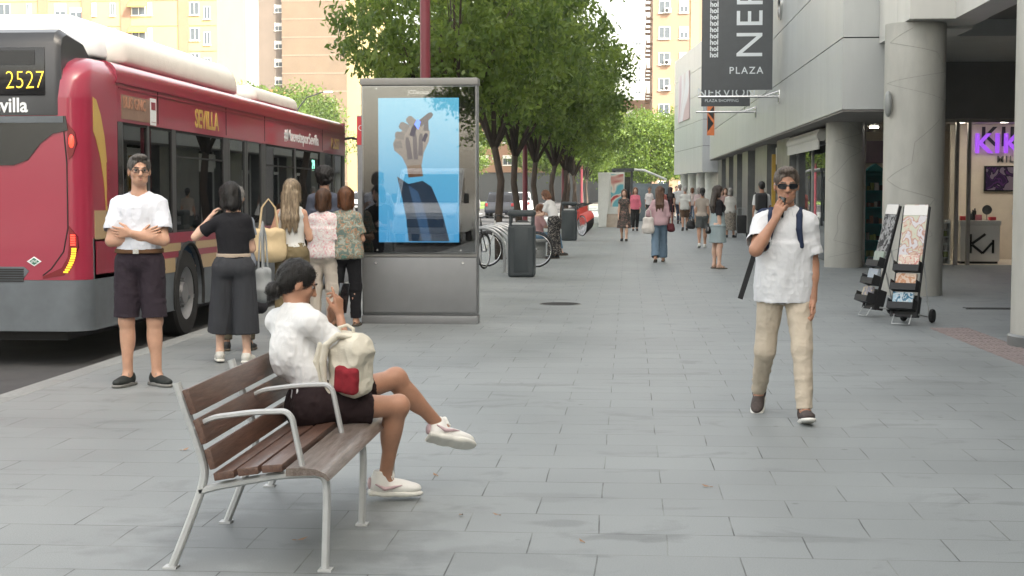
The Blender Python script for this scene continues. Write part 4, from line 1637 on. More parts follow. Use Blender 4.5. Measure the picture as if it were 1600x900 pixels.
# yellow apartments across the avenue
ya = empty('apartment_building', (-98, 180, 0), 0, 'cream and peach striped apartment building behind the bus, with small windows', 'building')
mb = MB(); mb.box(0, 49.3, 0, 14, -.1, 34); mb.build('wall', M_yel, ya, smooth=False)
for px in (53, 124, 187, 280, -30, -80, -130):
    x = (px - 983) / 13.33 + 98
    mb = MB(); mb.box(x - .6, x + .6, -.12, -.002, 0, 34); mb.build('pilaster', M_pea, ya, smooth=False)
r_ = random.Random(5)
cells = [(81, 1.4), (107, 1.5), (136, .5), (166, .6), (208, 1.7), (226, .5), (298, 1.1), (318, .8), (-10, 1.4), (30, .6), (-60, 1.4), (-100, 1.4)]
mb = MB()
for px, w in cells:
    x = (px - 983) / 13.33 + 98
    off = -.5 if px in (107, 318) else 0
    for fl in range(11):
        z = 1.2 + fl * 3.0 + off
        window(ya, x, -.01, z, w, 1.5, (0, .5, .9)[r_.randrange(3)] if w > 1 else 0)
for px in (208, -60):
    x = (px - 983) / 13.33 + 98
    for fl in range(11):
        z = 1.2 + fl * 3.0
        mb = MB(); mb.prism([(-.06, z + 1.7), (-.9, z + 1.0), (-.9, z + .93), (-.06, z + 1.62)], x - 1.1, x + 1.1, 'yz')
        mb.build('awning', M_awn, ya, smooth=False)
mb = MB()
for fl in range(1, 12):
    mb.box(0, 49.3, -.05, -.002, fl * 3.0 - .06, fl * 3.0 + .0)
mb.build('floor_band', M_pea, ya, smooth=False)
mb = MB(); mb.box(-.3, 49.6, -.3, 14.3, 34, 34.6); mb.build('cornice', M_pea, ya, smooth=False)
# brick tower
M_brick = pmat('tower_brick', (.155, .112, .072), rough=.9, var=.12, scale=.35, detail=7)
M_brickd = pmat('tower_brick_dark', (.14, .11, .085), rough=.9, var=.10, scale=.35, detail=7)
bt = empty('apartment_tower', (-62.2, 255, 0), 0, 'tall brown brick tower with a blank face and a yellow end strip', 'building')
mb = MB(); mb.box(0, 4.2, 1.0, 16, -.1, 46); mb.build('wall', M_brickd, bt, smooth=False)
mb = MB(); mb.box(4.2, 15.1, 0, 16, -.1, 46); mb.build('wall', M_brick, bt, smooth=False)
mb = MB(); mb.box(15.102, 19, .4, 16, -.1, 46); mb.build('wall', M_yel, bt, smooth=False)
mb = MB()
for i in range(1, 15): mb.box(4.15, 15.15, -.04, -.002, i * 3.0 - .10, i * 3.0 + .10)
mb.build('floor_band', pmat('band', (.24, .17, .125), rough=.9), bt, smooth=False)
for i in range(15):
    window(bt, 3.4, .99, 1.2 + i * 3.0, 1.3, 1.3, .5)
# peach tower on the right
pt_ = empty('apartment_tower', (2.65, 182, 0), 0, 'peach apartment tower with air conditioners rising behind the shopping centre', 'building')
mb = MB(); mb.box(0, 16, 0, 26, -.1, 44); mb.build('wall', pmat('tower_peach', (.27, .17, .11), rough=.85, var=.05, scale=.3), pt_, smooth=False)
for x in (4.4, 8.8): 
    mb = MB(); mb.box(x, x + 1.0, -.10, -.002, 0, 44); mb.build('pilaster', M_yel, pt_, smooth=False)
for i in range(14):
    z = 1.2 + i * 3.0
    window(pt_, 1.35, -.01, z, 1.3, 1.4, 0)
    window(pt_, 3.6, -.01, z, 1.0, 1.4, .6)
    window(pt_, 7.0, -.01, z, 1.3, 1.4, .5)
    window(pt_, 11.5, -.01, z, 1.3, 1.4, .5)
    if i % 3:
        mb = MB(); mb.box(1.3, 2.1, -.36, -.08, z - .05, z + .55, .03)
        a_ = mb.build('air_conditioner', pmat('ac_white', (.6, .6, .57), rough=.5), pt_)
        mb = MB(); mb.lathe([(.22, 0), (.22, .01)], (1.62, -.362, z + .25), 20, M=Matrix.Rotation(R(90), 3, 'X'))
        mb.build('fan_grille', M_black, a_)
    for yy in (4, 10, 16, 22):
        mb = MB(); mb.box(-.7, -.002, yy - .9, yy + .9, z - .3, z - .15); mb.box(-.7, -.65, yy - .9, yy + .9, z - .15, z + .7)
        mb.build('balcony', M_pea, pt_, smooth=False)
# pale tower and low houses
t_ = empty('pale_tower', (.4, 400, 0), 0, 'pale hazy high-rise far down the street, left of the peach tower', 'building')
mb = MB(); mb.box(0, 3.4, 0, 14, -.1, 43); mb.build('wall', pmat('tower_pale', (.50, .54, .48), rough=.8), t_, smooth=False)
for i in range(13): window(t_, 1.7, -.01, 1.5 + i * 3.1, 1.6, 1.3, .5)


def house(loc, w, d, h, m, roofm, label, rz=0):
    t = empty('house', loc, R(rz), label, 'house')
    mb = MB(); mb.box(-w / 2, w / 2, 0, d, -.1, h); mb.build('wall', m, t, smooth=False)
    mb = MB(); mb.prism([(-w / 2 - .5, h + .002), (w / 2 + .5, h + .002), (w / 2 - 1.5, h + 2.0), (-w / 2 + 1.5, h + 2.0)], -.4, d + .4); mb.build('roof', roofm, t, smooth=False)
    n = int(w // 3)
    for i in range(n):
        for f in range(int(h // 3)):
            window(t, -w / 2 + (i + .5) * w / n, -.01, 1 + f * 3.0, 1.3, 1.4, .4)
    return t


M_roof = pmat('roof_tiles', (.36, .15, .07), rough=.9, var=.15, scale=2)
house((-58, 200, 0), 9, 10, 16, M_pea, M_roof, 'peach house with tiled roof between the cream flats and the brick tower')
house((-52, 205, 0), 12, 10, 13, M_yel, M_roof, 'low cream house below the brick tower, behind the bus roof')
lw = empty('office_building', (-36, 215, 0), 0, 'long low peach building with a dark ground floor seen under the trees', 'building')
mb = MB(); mb.box(0, 42, 0, 12, 4.0, 14); mb.build('wall', M_pea, lw, smooth=False)
mb = MB(); mb.box(0, 42, .5, 12, -.1, 3.99); mb.build('ground_floor', pmat('dark_shops', (.05, .055, .06), rough=.3), lw, smooth=False)
for i in range(12):
    for f in range(3): window(lw, 2 + i * 3.4, -.01, 5.0 + f * 3.1, 1.4, 1.4, .4)
# ------------------------------------------------------------------ trees
def leafmat(name, c0, c1, trans=.45):
    if name in MATS: return MATS[name]
    m = bpy.data.materials.new(name)
    m.use_nodes = True
    nt = m.node_tree
    N, L = nt.nodes, nt.links
    b = N['Principled BSDF']
    b.inputs['Roughness'].default_value = .42
    b.inputs['Specular IOR Level'].default_value = .35
    out = N['Material Output']
    at = N.new('ShaderNodeAttribute')
    at.attribute_name = 'tone'
    rp = N.new('ShaderNodeValToRGB')
    rp.color_ramp.elements[0].color = (*c0, 1)
    rp.color_ramp.elements[1].color = (*c1, 1)
    L.new(at.outputs['Fac'], rp.inputs[0])
    L.new(rp.outputs[0], b.inputs['Base Color'])
    tl = N.new('ShaderNodeBsdfTranslucent')
    hs = N.new('ShaderNodeHueSaturation')
    hs.inputs['Hue'].default_value = .475
    hs.inputs['Value'].default_value = 1.9
    L.new(rp.outputs[0], hs.inputs['Color'])
    L.new(hs.outputs[0], tl.inputs[0])
    mx = N.new('ShaderNodeMixShader')
    mx.inputs[0].default_value = trans
    L.new(b.outputs[0], mx.inputs[1])
    L.new(tl.outputs[0], mx.inputs[2])
    L.new(mx.outputs[0], out.inputs['Surface'])
    MATS[name] = m
    return m


M_leaf = leafmat('leaf_orange_tree', (0.042, 0.082, 0.018), (0.150, 0.225, 0.045), .52)
M_leaf2 = leafmat('leaf_light', (0.045, 0.085, 0.015), (0.13, 0.20, 0.035))
M_bark = pmat('bark', (0.055, 0.040, 0.030), rough=.9, var=.35, scale=12, bump=.8, bscale=30, stretch=(1, 1, .3))


def crown_mesh(name, R0, zc, hz, nclump, per, leaf, seed, cr=.38, shell=.45, stray=6):
    """leaf-sized faces gathered in clumps through the crown's volume"""
    g = np.random.default_rng(seed)
    d = g.normal(size=(nclump, 3))
    d /= np.linalg.norm(d, axis=1)[:, None]
    rr = (shell + (1 - shell) * g.random(nclump) ** .6)
    # lumpy outline
    lump = 1 + .14 * np.sin(3 * np.arctan2(d[:, 1], d[:, 0]) + seed) + .10 * np.sin(5 * d[:, 2] + 2 * seed) + .07 * g.normal(size=nclump)
    C = d * (rr * lump)[:, None] * np.array([R0, R0, hz])
    low = C[:, 2] < -hz * .75
    C[low, 2] = -hz * .75 + g.normal(size=low.sum()) * .12
    st = g.integers(0, nclump, stray)
    C[st] *= 1.22
    tone_c = g.random(nclump)
    P = (C[:, None, :] + g.normal(size=(nclump, per, 3)) * cr * np.array([1, 1, .75]) * .55).reshape(-1, 3)
    n = len(P)
    a = g.normal(size=(n, 3))
    a[:, 2] -= .6
    a /= np.linalg.norm(a, axis=1)[:, None]
    b = np.cross(a, g.normal(size=(n, 3)))
    b /= np.linalg.norm(b, axis=1)[:, None]
    L = leaf * g.uniform(.7, 1.25, n)[:, None]
    v0 = P - a * L * .5
    v2 = P + a * L * .5
    nn = np.cross(a, b)
    v1 = P + b * L * .24 + nn * L * .06
    v3 = P - b * L * .24 + nn * L * .06
    V = np.stack([v0, v1, v2, v3], 1).reshape(-1, 3)
    V[:, 2] += zc
    Q = np.arange(n * 4).reshape(-1, 4)
    me = mesh_from(name, V, Q)
    at = me.attributes.new('tone', 'FLOAT', 'FACE')
    t = np.clip(np.repeat(tone_c ** 1.5, per) * .7 + g.random(n) * .3, 0, 1).astype(np.float32)
    at.data.foreach_set('value', t)
    return me


def trunk_mesh(seed, h0, R0, zc, r0=.088, fork=None, lean=(0, 0)):
    g = random.Random(seed)
    mb = MB()
    top = Vector((lean[0] * h0, lean[1] * h0, h0))
    pts = [Vector((0, 0, -.05)), Vector((lean[0] * h0 * .3 + g.uniform(-.03, .03), g.uniform(-.03, .03), h0 * .35)), Vector((lean[0] * h0 * .65 + g.uniform(-.10, .10), g.uniform(-.10, .10), h0 * .7)), top]
    mb.tube(pts, [r0 * 1.25, r0, r0 * .92, r0 * .85], 12)
    for i in range(6):
        a = i * 2 * math.pi / 6 + g.uniform(-.4, .4)
        e = Vector((math.cos(a) * R0 * g.uniform(.45, .75), math.sin(a) * R0 * g.uniform(.45, .75), zc + g.uniform(-.4, 1.0)))
        m1 = top.lerp(e, .5) + Vector((0, 0, g.uniform(-.2, .2)))
        mb.tube([top - Vector((0, 0, .08)), m1, e], [r0 * .6, r0 * .38, r0 * .12], 8)
        for j in range(2):
            e2 = m1 + Vector((g.uniform(-.8, .8), g.uniform(-.8, .8), g.uniform(.4, 1.2)))
            mb.tube([m1, e2], [r0 * .3, r0 * .08], 6)
    e = Vector((g.uniform(-.3, .3), g.uniform(-.3, .3), zc + 1.2))
    mb.tube([top - Vector((0, 0, .05)), top.lerp(e, .5), e], [r0 * .7, r0 * .45, r0 * .12], 8)
    me = bpy.data.meshes.new('trunk')
    mb.bm.to_mesh(me)
    me.polygons.foreach_set('use_smooth', [True] * len(me.polygons))
    me.materials.append(M_bark)
    return me


crowns = [crown_mesh('crown', 2.35, 4.75, 2.05, 250, 58, .155, s, stray=20, cr=.30) for s in (1, 2, 3)]
for c in crowns: c.materials.append(M_leaf)
trunks = [trunk_mesh(s, 2.3, 2.1, 4.5, lean=l) for s, l in ((11, (.03, 0)), (12, (-.07, .02)), (13, (.09, 0)))]
spots = [(-2.95, 25.6, 'orange tree straight behind the ad panel, crown spreading left of the maroon pole'),
         (-2.85, 33.8, 'orange tree with a thin straight trunk beside the parked bicycle'),
         (-2.80, 39.5, 'orange tree with forked trunk just left of the litter bin'),
         (-2.75, 46.2, 'orange tree with slim dark trunk touching the right edge of the litter bin'),
         (-2.70, 54.5, 'orange tree with leaning trunk behind the woman in patterned trousers'),
         (-2.70, 61.0, 'orange tree just behind the second litter bin'),
         (-2.80, 68.5, 'orange tree at the head of the red bicycle row'),
         (-2.80, 77.0, 'orange tree beside the middle of the red bicycle row'),
         (-2.90, 86.0, 'orange tree past the end of the red bicycle row'),
         (-2.90, 96.0, 'orange tree beside the last maroon pole, left of the poster panel'),
         (-2.90, 107.0, 'farthest orange tree of the row, behind the bus shelter')]
for i, (x, y, lab) in enumerate(spots):
    t = empty('orange_tree', (x, y, 0), R(i * 67), lab, 'tree', 'orange trees along the kerb')
    o = bpy.data.objects.new('trunk', trunks[i % 3]); COL.objects.link(o); o.parent = t
    o = bpy.data.objects.new('crown', crowns[i % 3]); COL.objects.link(o); o.parent = t
    s = (.80, 1.0, 1.02, 1.0, 1.02, 1.0, 1.0, 1.0, 1.0, 1.0, 1.0)[i]
    t.scale = (s, s, (.95, 1.08, 1.06, 1.04, 1.04, 1.02, 1, 1, 1, 1, 1)[i])

# larger, paler trees farther away
big = [crown_mesh('crown', 4.2, 6.2, 3.4, 330, 50, .34, s, cr=.9, stray=8) for s in (21, 22)]
for c in big: c.materials.append(M_leaf2)
bt_ = [trunk_mesh(s, 3.2, 3.6, 6.0, r0=.2) for s in (31, 32)]
far = [(1.5, 112, .72, 'sunlit tree behind the bus shelter canopy'), (6.5, 118, .78, 'sunlit tree overhanging the far end of the pavement'),
       (11, 122, .85, 'sunlit tree half hidden by the far panelled block'), (-1.5, 128, .74, 'sunlit tree at the far end, left of the shelter'),
       (3.6, 146, .88, 'tall sunlit tree below the peach tower'), (-7.5, 150, 1.1, 'tree at the end of the road, seen between trunks'),
       (-15.5, 128, .8, 'tree on the green verge in the middle of the road'), (-30, 122, 1.0, 'sunlit tree across the road, above the ad panel people'),
       (-31, 96, .95, 'bright tree across the road in front of the bus windscreen'), (-30, 70, .9, 'bright tree across the road seen through the bus windows'),
       (-31, 142, 1.1, 'bright tree across the road beneath the brick tower'), (-41, 150, 1.2, 'bright tree across the road left of the brick tower foot'),
       (-30, 46, .9, 'tree across the road facing the bus door'), (-30, 24, .9, 'tree across the road level with the bus rear'),
       (-24, 165, 1.1, 'distant tree where the far pavement ends')]
for i, (x, y, s, lab) in enumerate(far):
    t = empty('street_tree', (x, y, 0), R(i * 81), lab, 'tree', 'pale trees farther off')
    o = bpy.data.objects.new('trunk', bt_[i % 2]); COL.objects.link(o); o.parent = t
    o = bpy.data.objects.new('crown', big[i % 2]); COL.objects.link(o); o.parent = t
    t.scale = (s, s, s)
# trees behind the viewpoint, seen only in the glass of the ad panel and the shop windows
for i, (x, y) in enumerate(((-2.9, -8), (-2.9, -16), (-3, -24), (-30, -12), (-30, -28), (-30, 6))):
    src = (trunks, crowns) if x > -10 else (bt_, big)
    t = empty('orange_tree' if x > -10 else 'street_tree', (x, y, 0), R(i * 50), 'tree behind the viewpoint mirrored in the panel glass, ' + ('nearest by the kerb', 'second by the kerb', 'third by the kerb', 'nearest across the road', 'farthest across the road', 'level with the bench across the road')[i], 'tree', 'trees behind the viewpoint')
    o = bpy.data.objects.new('trunk', src[0][i % 2]); COL.objects.link(o); o.parent = t
    o = bpy.data.objects.new('crown', src[1][i % 2]); COL.objects.link(o); o.parent = t
# ------------------------------------------------------------------ the city bus
M_bred = pmat('bus_red', (.28, .022, .050), rough=.30, var=.04, scale=1.5, coat=.5)
M_bgrey = pmat('bus_grey', (.10, .115, .13), rough=.5, var=.18, scale=3, detail=8)
M_btan = pmat('bus_tan', (.42, .30, .16), rough=.35, var=.03, coat=.3)
M_bgold = pmat('bus_gold', (.52, .34, .08), rough=.35, var=.03, coat=.3)
M_bblk = pmat('bus_black', (.015, .016, .018), rough=.18, var=.05, coat=.4)
M_bwhite = pmat('bus_white', (.74, .76, .78), rough=.4, var=.03)
M_bwarm = pmat('bus_pod', (.66, .64, .60), rough=.45, var=.05)
M_rubber = pmat('rubber', (.012, .012, .012), rough=.8, var=.2)
M_busglass = glassmat('bus_glass', (.66, .70, .68), .88, .01, 1.6)
M_seat = pmat('seat_blue', (.05, .10, .16), rough=.7)
M_pole = pmat('grab_pole', (.55, .40, .08), rough=.3)

bus = empty('city_bus', (-5.0, 13.85, -.12), 0, 'red city bus with tan stripes and white roof pods standing at the kerb', 'bus', rx=R(-.35))
W_, L_ = 2.55, 13.15


def bp(name, mb, m, parent=bus, **k): return mb.build(name, m, parent, **k)


def arc(cx, cz, r, a0, a1, n=14): return [(cx + r * math.cos(R(a0 + (a1 - a0) * i / n)), cz + r * math.sin(R(a0 + (a1 - a0) * i / n))) for i in range(n + 1)]


wheels = (3.28, 9.25)
# lower side panels (kerb side has two door openings)
def side(x0, x1, segs, zt0=1.20):
    lo = MB(); up = MB()
    for (a, b) in segs:
        pts = [(a, .34)]
        for w in wheels:
            if a < w < b: pts += list(reversed(arc(w, .50, .56, 0, 180)))[0:]
        pts = [(a, .34)]
        for w in wheels:
            if a < w < b:
                A_ = arc(w, .50, .56, 196.6, -16.6, 18)
                pts += [(w - .56, .34)] + [p for p in A_ if p[1] > .34] + [(w + .56, .34)]
        pts += [(b, .34), (b, .80)]
        # grey up to .74, painted above; the arches rise into the paint
        poly = pts[:-1] + [(b, zt0), (a, zt0)]
        up.prism(poly, x0, x1, 'yz')
    return up


for sg in ((.18, 5.08), (6.95, 11.12)): bp('side_panel', side(-.05, 0, [sg]), M_bgrey, smooth=False)
far_ = side(-W_, -W_ + .05, [(.18, 12.9)])
bp('side_panel', far_, M_bred, smooth=False)
# painted bands, slightly proud of the panel
def band(x0, x1, segs, z0, z1, m, name):
    for (a, b) in segs:
        mb = MB()
        cuts = [w for w in wheels if a < w < b]
        y = a
        for w in cuts:
            if z0 < 1.06:
                dz = max(0.0, z0 - .50)
                hw = math.sqrt(max(0, .58 ** 2 - dz ** 2))
                mb.box(x0, x1, y, w - hw, z0, z1)
                bp(name, mb, m, smooth=False)
                mb = MB()
                y = w + hw
        mb.box(x0, x1, y, b, z0, z1)
        bp(name, mb, m, smooth=False)


S1 = [(.75, 5.08), (6.95, 11.12)]
S1b = [(1.05, 5.08), (6.95, 11.12)]
band(.0, .004, S1b, 1.085, 1.20, M_bred, 'paint_band')
band(.0, .004, S1b, .995, 1.083, M_btan, 'stripe')
band(.0, .004, S1b, .925, .993, M_bred, 'stripe')
band(.0, .004, S1b, .765, .923, M_btan, 'stripe')
for w in wheels:
    mb = MB()
    mb.tube([(.006, p[0], p[1]) for p in arc(w, .50, .575, 195, -15, 20)], .022, 6)
    bp('wheel_arch', mb, M_rubber)
# wheels
for (x, w) in ((-.16, 3.28), (-.16, 9.25), (-W_ + .16, 3.28), (-W_ + .16, 9.25)):
    Mx = Matrix.Rotation(R(90), 3, 'Y')
    mb = MB(); mb.lathe([(.30, -.14), (.46, -.14), (.49, -.11), (.50, 0), (.49, .11), (.46, .14), (.30, .14)], (x, w, .50), 40, M=Mx, caps=False)
    ty = bp('wheel', mb, M_rubber)
    mb = MB()
    for s_ in (1, -1): mb.lathe([(.30, .13 * s_), (.27, .10 * s_), (.20, .05 * s_), (.13, .05 * s_), (.12, .12 * s_), (.0005, .12 * s_)], (x, w, .50), 32, M=Mx, caps=False)
    bp('rim', mb, pmat('bus_rim', (.30, .30, .31), rough=.4, metal=.7, var=.1), ty)
    mb = MB()
    for k in range(10):
        a = k * math.pi / 5
        for s_ in (1, -1): mb.lathe([(.012, 0), (.012, .03)], (x + .055 * s_, w + .165 * math.cos(a), .50 + .165 * math.sin(a)), 8, M=Mx)
    bp('wheel_bolts', mb, M_chrome, ty)
# cantrail + roof shell (outer profile in x-z)
def roofprof(r, zt, x0, x1):
    return [(x0, zt - r - .45)] + [(x0 + r - r * math.cos(R(a)), zt - r + r * math.sin(R(a))) for a in range(0, 91, 10)] + [(x1 - r + r * math.sin(R(a)), zt - r + r * math.cos(R(a))) for a in range(0, 91, 10)] + [(x1, zt - r - .45)]
zt = 2.92
out = [(-W_, 2.33)] + [(-W_ + .14 - .14 * math.cos(R(a)), 2.78 + .14 * math.sin(R(a))) for a in range(0, 91, 15)] + [(-.14 + .14 * math.sin(R(a)), 2.78 + .14 * math.cos(R(a))) for a in range(0, 91, 15)] + [(0, 2.33)]
inn = [(-.06, 2.33), (-.06, 2.70), (-.2, 2.82), (-W_ + .2, 2.82), (-W_ + .06, 2.70), (-W_ + .06, 2.33)]
mb = MB(); mb.prism(out + inn, .905, 12.995)
bp('roof', mb, M_bred)
mb = MB()
mb.box(-.0, .012, .85, 13.0, 2.70, 2.725, .004); mb.box(-.0, .008, .95, 13.0, 2.655, 2.665)
bp('drip_rail', mb, pmat('bus_red2', (.22, .015, .035), rough=.4), smooth=False)
mb = MB(); mb.box(0, .006, 1.02, 2.15, 2.36, 2.60); bp('fuel_patch', mb, pmat('patch', (.24, .15, .11), rough=.5), smooth=False)
# pillars between windows, kerb side and far side
M_pill = pmat('pillar_grey', (.05, .052, .055), rough=.35, var=.05)
for x0, x1 in ((-.055, -.004), (-W_ + .004, -W_ + .055)):
    for (a, b) in ((.98, 1.08), (1.86, 1.92), (2.72, 2.86), (4.86, 5.10), (6.92, 7.08), (8.92, 8.99), (10.82, 11.14), (12.86, 13.0)):
        mb = MB(); mb.box(x0, x1, a, b, 1.20, 2.33)
        bp('pillar', mb, M_pill, smooth=False)
for i, (a, b) in enumerate(((1.08, 1.86), (1.92, 2.72), (2.86, 4.86), (7.08, 8.92), (8.99, 10.82))):
    mb = MB()
    mb.box(-.030, -.022, a, b, 1.20, 2.33)
    w_ = bp('window', mb, M_busglass, smooth=False)
    mb = MB()
    mb.box(-.02, -.008, a, b, 1.20, 1.225); mb.box(-.02, -.008, a, b, 2.305, 2.33); mb.box(-.02, -.008, a, a + .025, 1.225, 2.305); mb.box(-.02, -.008, b - .025, b, 1.225, 2.305)
    if i >= 2: mb.box(-.02, -.010, a + .025, b - .025, 2.03, 2.05)
    bp('seal', mb, M_rubber, w_, smooth=False)
    if i < 2:
        mb = MB(); mb.box(-.05, -.035, a, b, 1.20, 2.33); bp('blind', mb, M_bblk, w_, smooth=False)
for (a, b) in ((1.08, 2.72), (2.86, 4.86), (5.1, 6.92), (7.08, 8.92), (8.99, 10.82), (11.14, 12.86)):
    mb = MB(); mb.box(-W_ + .02, -W_ + .028, a, b, 1.20, 2.33); bp('window', mb, M_busglass, smooth=False)
# doors
for (a, b) in ((5.10, 6.92), (11.14, 12.86)):
    h_ = (b - a) / 2
    for k in range(2):
        y0, y1 = a + k * h_ + .01, a + (k + 1) * h_ - .01
        mb = MB()
        mb.box(-.045, -.005, y0, y0 + .07, .36, 2.42); mb.box(-.045, -.005, y1 - .07, y1, .36, 2.42)
        mb.box(-.045, -.005, y0 + .07, y1 - .07, .36, .52); mb.box(-.045, -.005, y0 + .07, y1 - .07, 2.32, 2.42)
        mb.box(-.042, -.010, y0 + .07, y1 - .07, 1.20, 1.25)
        d_ = bp('door', mb, M_pill, smooth=False)
        for (za, zb) in ((.52, 1.20), (1.25, 2.32)):
            mb = MB(); mb.box(-.028, -.022, y0 + .07, y1 - .07, za, zb); bp('pane', mb, M_busglass, d_, smooth=False)
        mb = MB(); mb.tube([(-.06, y0 + .12, .7), (-.10, y0 + .12, .9), (-.10, y0 + .12, 1.7), (-.06, y0 + .12, 1.9)], .014, 8)
        bp('handle', mb, M_pole, d_)
# front end
fr_poly = [(-W_ + .004, 12.9), (-.004, 12.9), (-.004, 13.02), (-.12, 13.14), (-.5, 13.20), (-W_ + .5, 13.20), (-W_ + .12, 13.14), (-W_ + .004, 13.02)]
mb = MB(); mb.prism(fr_poly, .34, 1.05, 'xy'); bp('front_panel', mb, M_bred)
mb = MB(); mb.prism(fr_poly, 2.40, 2.90, 'xy'); bp('front_panel', mb, M_bred)
mb = MB()
mb.prism([(-W_ + .02, 12.92), (-.02, 12.92), (-.02, 13.0), (-.13, 13.12), (-.5, 13.18), (-W_ + .5, 13.18), (-W_ + .13, 13.12), (-W_ + .02, 13.0)], 1.052, 2.398, 'xy')
bp('windscreen', mb, glassmat('screen_glass', (.25, .28, .28), .6, .01, 1.5))
# mirror
mb = MB()
mb.tube([(-.10, 13.10, 2.62), (.05, 13.35, 2.66), (.30, 13.45, 2.60), (.36, 13.45, 2.45)], .022, 8)
mb.box(.25, .47, 13.40, 13.50, 1.98, 2.46, .03)
m_ = bp('mirror', mb, M_black)
mb = MB(); mb.box(.275, .445, 13.392, 13.398, 2.02, 2.42); bp('mirror_glass', mb, pmat('mirror', (.8, .82, .8), rough=.02, metal=1, var=0), m_, smooth=False)
# rear: lower bumper, body, black upper part; plan outline with rounded corners
def plan(r, y1, inset=0.0, n=6):
    p = []
    for i in range(n + 1):
        a = R(180 + 90 * i / n); p.append((-W_ + inset + r + r * math.cos(a), inset + r + r * math.sin(a)))
    for i in range(n + 1):
        a = R(270 + 90 * i / n); p.append((-inset - r + r * math.cos(a), inset + r + r * math.sin(a)))
    return p + [(-inset, y1), (-W_ + inset, y1)]


mb = MB(); mb.prism(plan(.22, .92, -.01), .34, .815, 'xy'); bp('bumper', mb, M_bgrey)
mb = MB(); mb.prism(plan(.20, .90, 0), .817, 2.50, 'xy'); bp('rear_body', mb, M_bred)
# shoulder tapering inwards to the top
bm_ = MB()
rings = []
for (z, ins, y0) in ((2.50, 0, 0), (2.66, 0, .01), (2.76, .012, .05), (2.84, .05, .13), (2.90, .11, .26)):
    rings.append([bm_.bm.verts.new((x, y + (y0 if y < .5 else 0), z)) for (x, y) in plan(.20, .90, ins)])
for a, b in zip(rings, rings[1:]):
    n = len(a)
    for i in range(n): bm_.bm.faces.new((a[i], a[(i + 1) % n], b[(i + 1) % n], b[i]))
bm_.bm.faces.new(rings[-1])
bp('rear_shoulder', bm_, M_bred)
mb = MB()
hs = [(.05, 2.36), (-.012, 2.40), (-.016, 3.02), (.04, 3.11), (.16, 3.14), (.62, 3.08), (.95, 2.86), (1.0, 2.70), (.05, 2.70)]
mb.box(-W_ + .20, -.20, -.016, .02, 2.335, 2.72)
mb.bm.free(); mb.bm = bmesh.new()
segs = [(-W_ + .22, 0), (-W_ + .28, 1), (-.28, 1), (-.22, 0)]
prof = [(-.014, 2.34), (-.016, 3.00), (.03, 3.10), (.14, 3.14), (.60, 3.09), (.92, 2.90), (.98, 2.72), (.04, 2.34)]
def prof_s(k): return [(y * (1 if k else .94) + (0 if k else .03), z if k else (z - .05 if z > 2.8 else z)) for (y, z) in prof]
rr_ = []
for (x, k) in segs: rr_.append([mb.bm.verts.new((x, y, z)) for (y, z) in prof_s(k)])
for a, b in zip(rr_, rr_[1:]):
    n = len(a)
    for i in range(n): mb.bm.faces.new((a[i], a[(i + 1) % n], b[(i + 1) % n], b[i]))
mb.bm.faces.new(rr_[0]); mb.bm.faces.new(rr_[-1])
bp('rear_housing', mb, pmat('housing_dark', (.035, .037, .042), rough=.3, var=.05))
mb = MB(); mb.box(-2.2, -.36, -.028, -.018, 2.52, 2.96, .004); bp('display_glass', mb, M_gloss)
M_led = pmat('led_amber', (.5, .35, .02), rough=.5, var=0, emit=(1.0, .62, .06), estr=.45)
text('route_number', '2527', .235, M_led, frameM((-.36, -.031, 2.655), (1, 0, 0), (0, 0, 1)), bus, extrude=.001, align='RIGHT', sx=.80, offset=-.005)
mb = MB(); mb.box(-2.1, -.45, -.034, -.029, 2.80, 2.93); bp('vent_window', mb, pmat('vent_dark', (.02, .02, .022), rough=.3), smooth=False)
text('town_name', 'Tussam Sevilla', .185, M_bwhite, frameM((-.53, -.020, 2.425), (1, 0, 0), (0, 0, 1)), bus, extrude=.002, align='RIGHT', offset=.004, sx=.92)
# rear window band: dark shape with a swept lower edge
mb = MB()
mb.prism([(-W_ + .18, 2.33), (-.18, 2.33), (-.16, 2.20), (-.30, 2.17), (-.42, 2.08), (-.54, 1.93), (-.68, 1.88), (-W_ + .68, 1.88), (-W_ + .3, 2.17)], -.010, .005)
bp('rear_window', mb, M_bblk)
mb = MB()
mb.prism([(-W_ + .2, 2.33), (-.20, 2.33), (-.20, 2.27), (-W_ + .2, 2.27)], -.018, -.011)
bp('trim_strip', mb, M_bgrey)
# engine lid seam
mb = MB()
mb.tube([(-.20, -.001, 2.20), (-.175, -.001, 1.9), (-.175, -.001, 1.30), (-.22, -.001, 1.08), (-.34, -.001, .92), (-.42, -.001, .86)], .006, 6)
bp('lid_seam', mb, M_rubber)
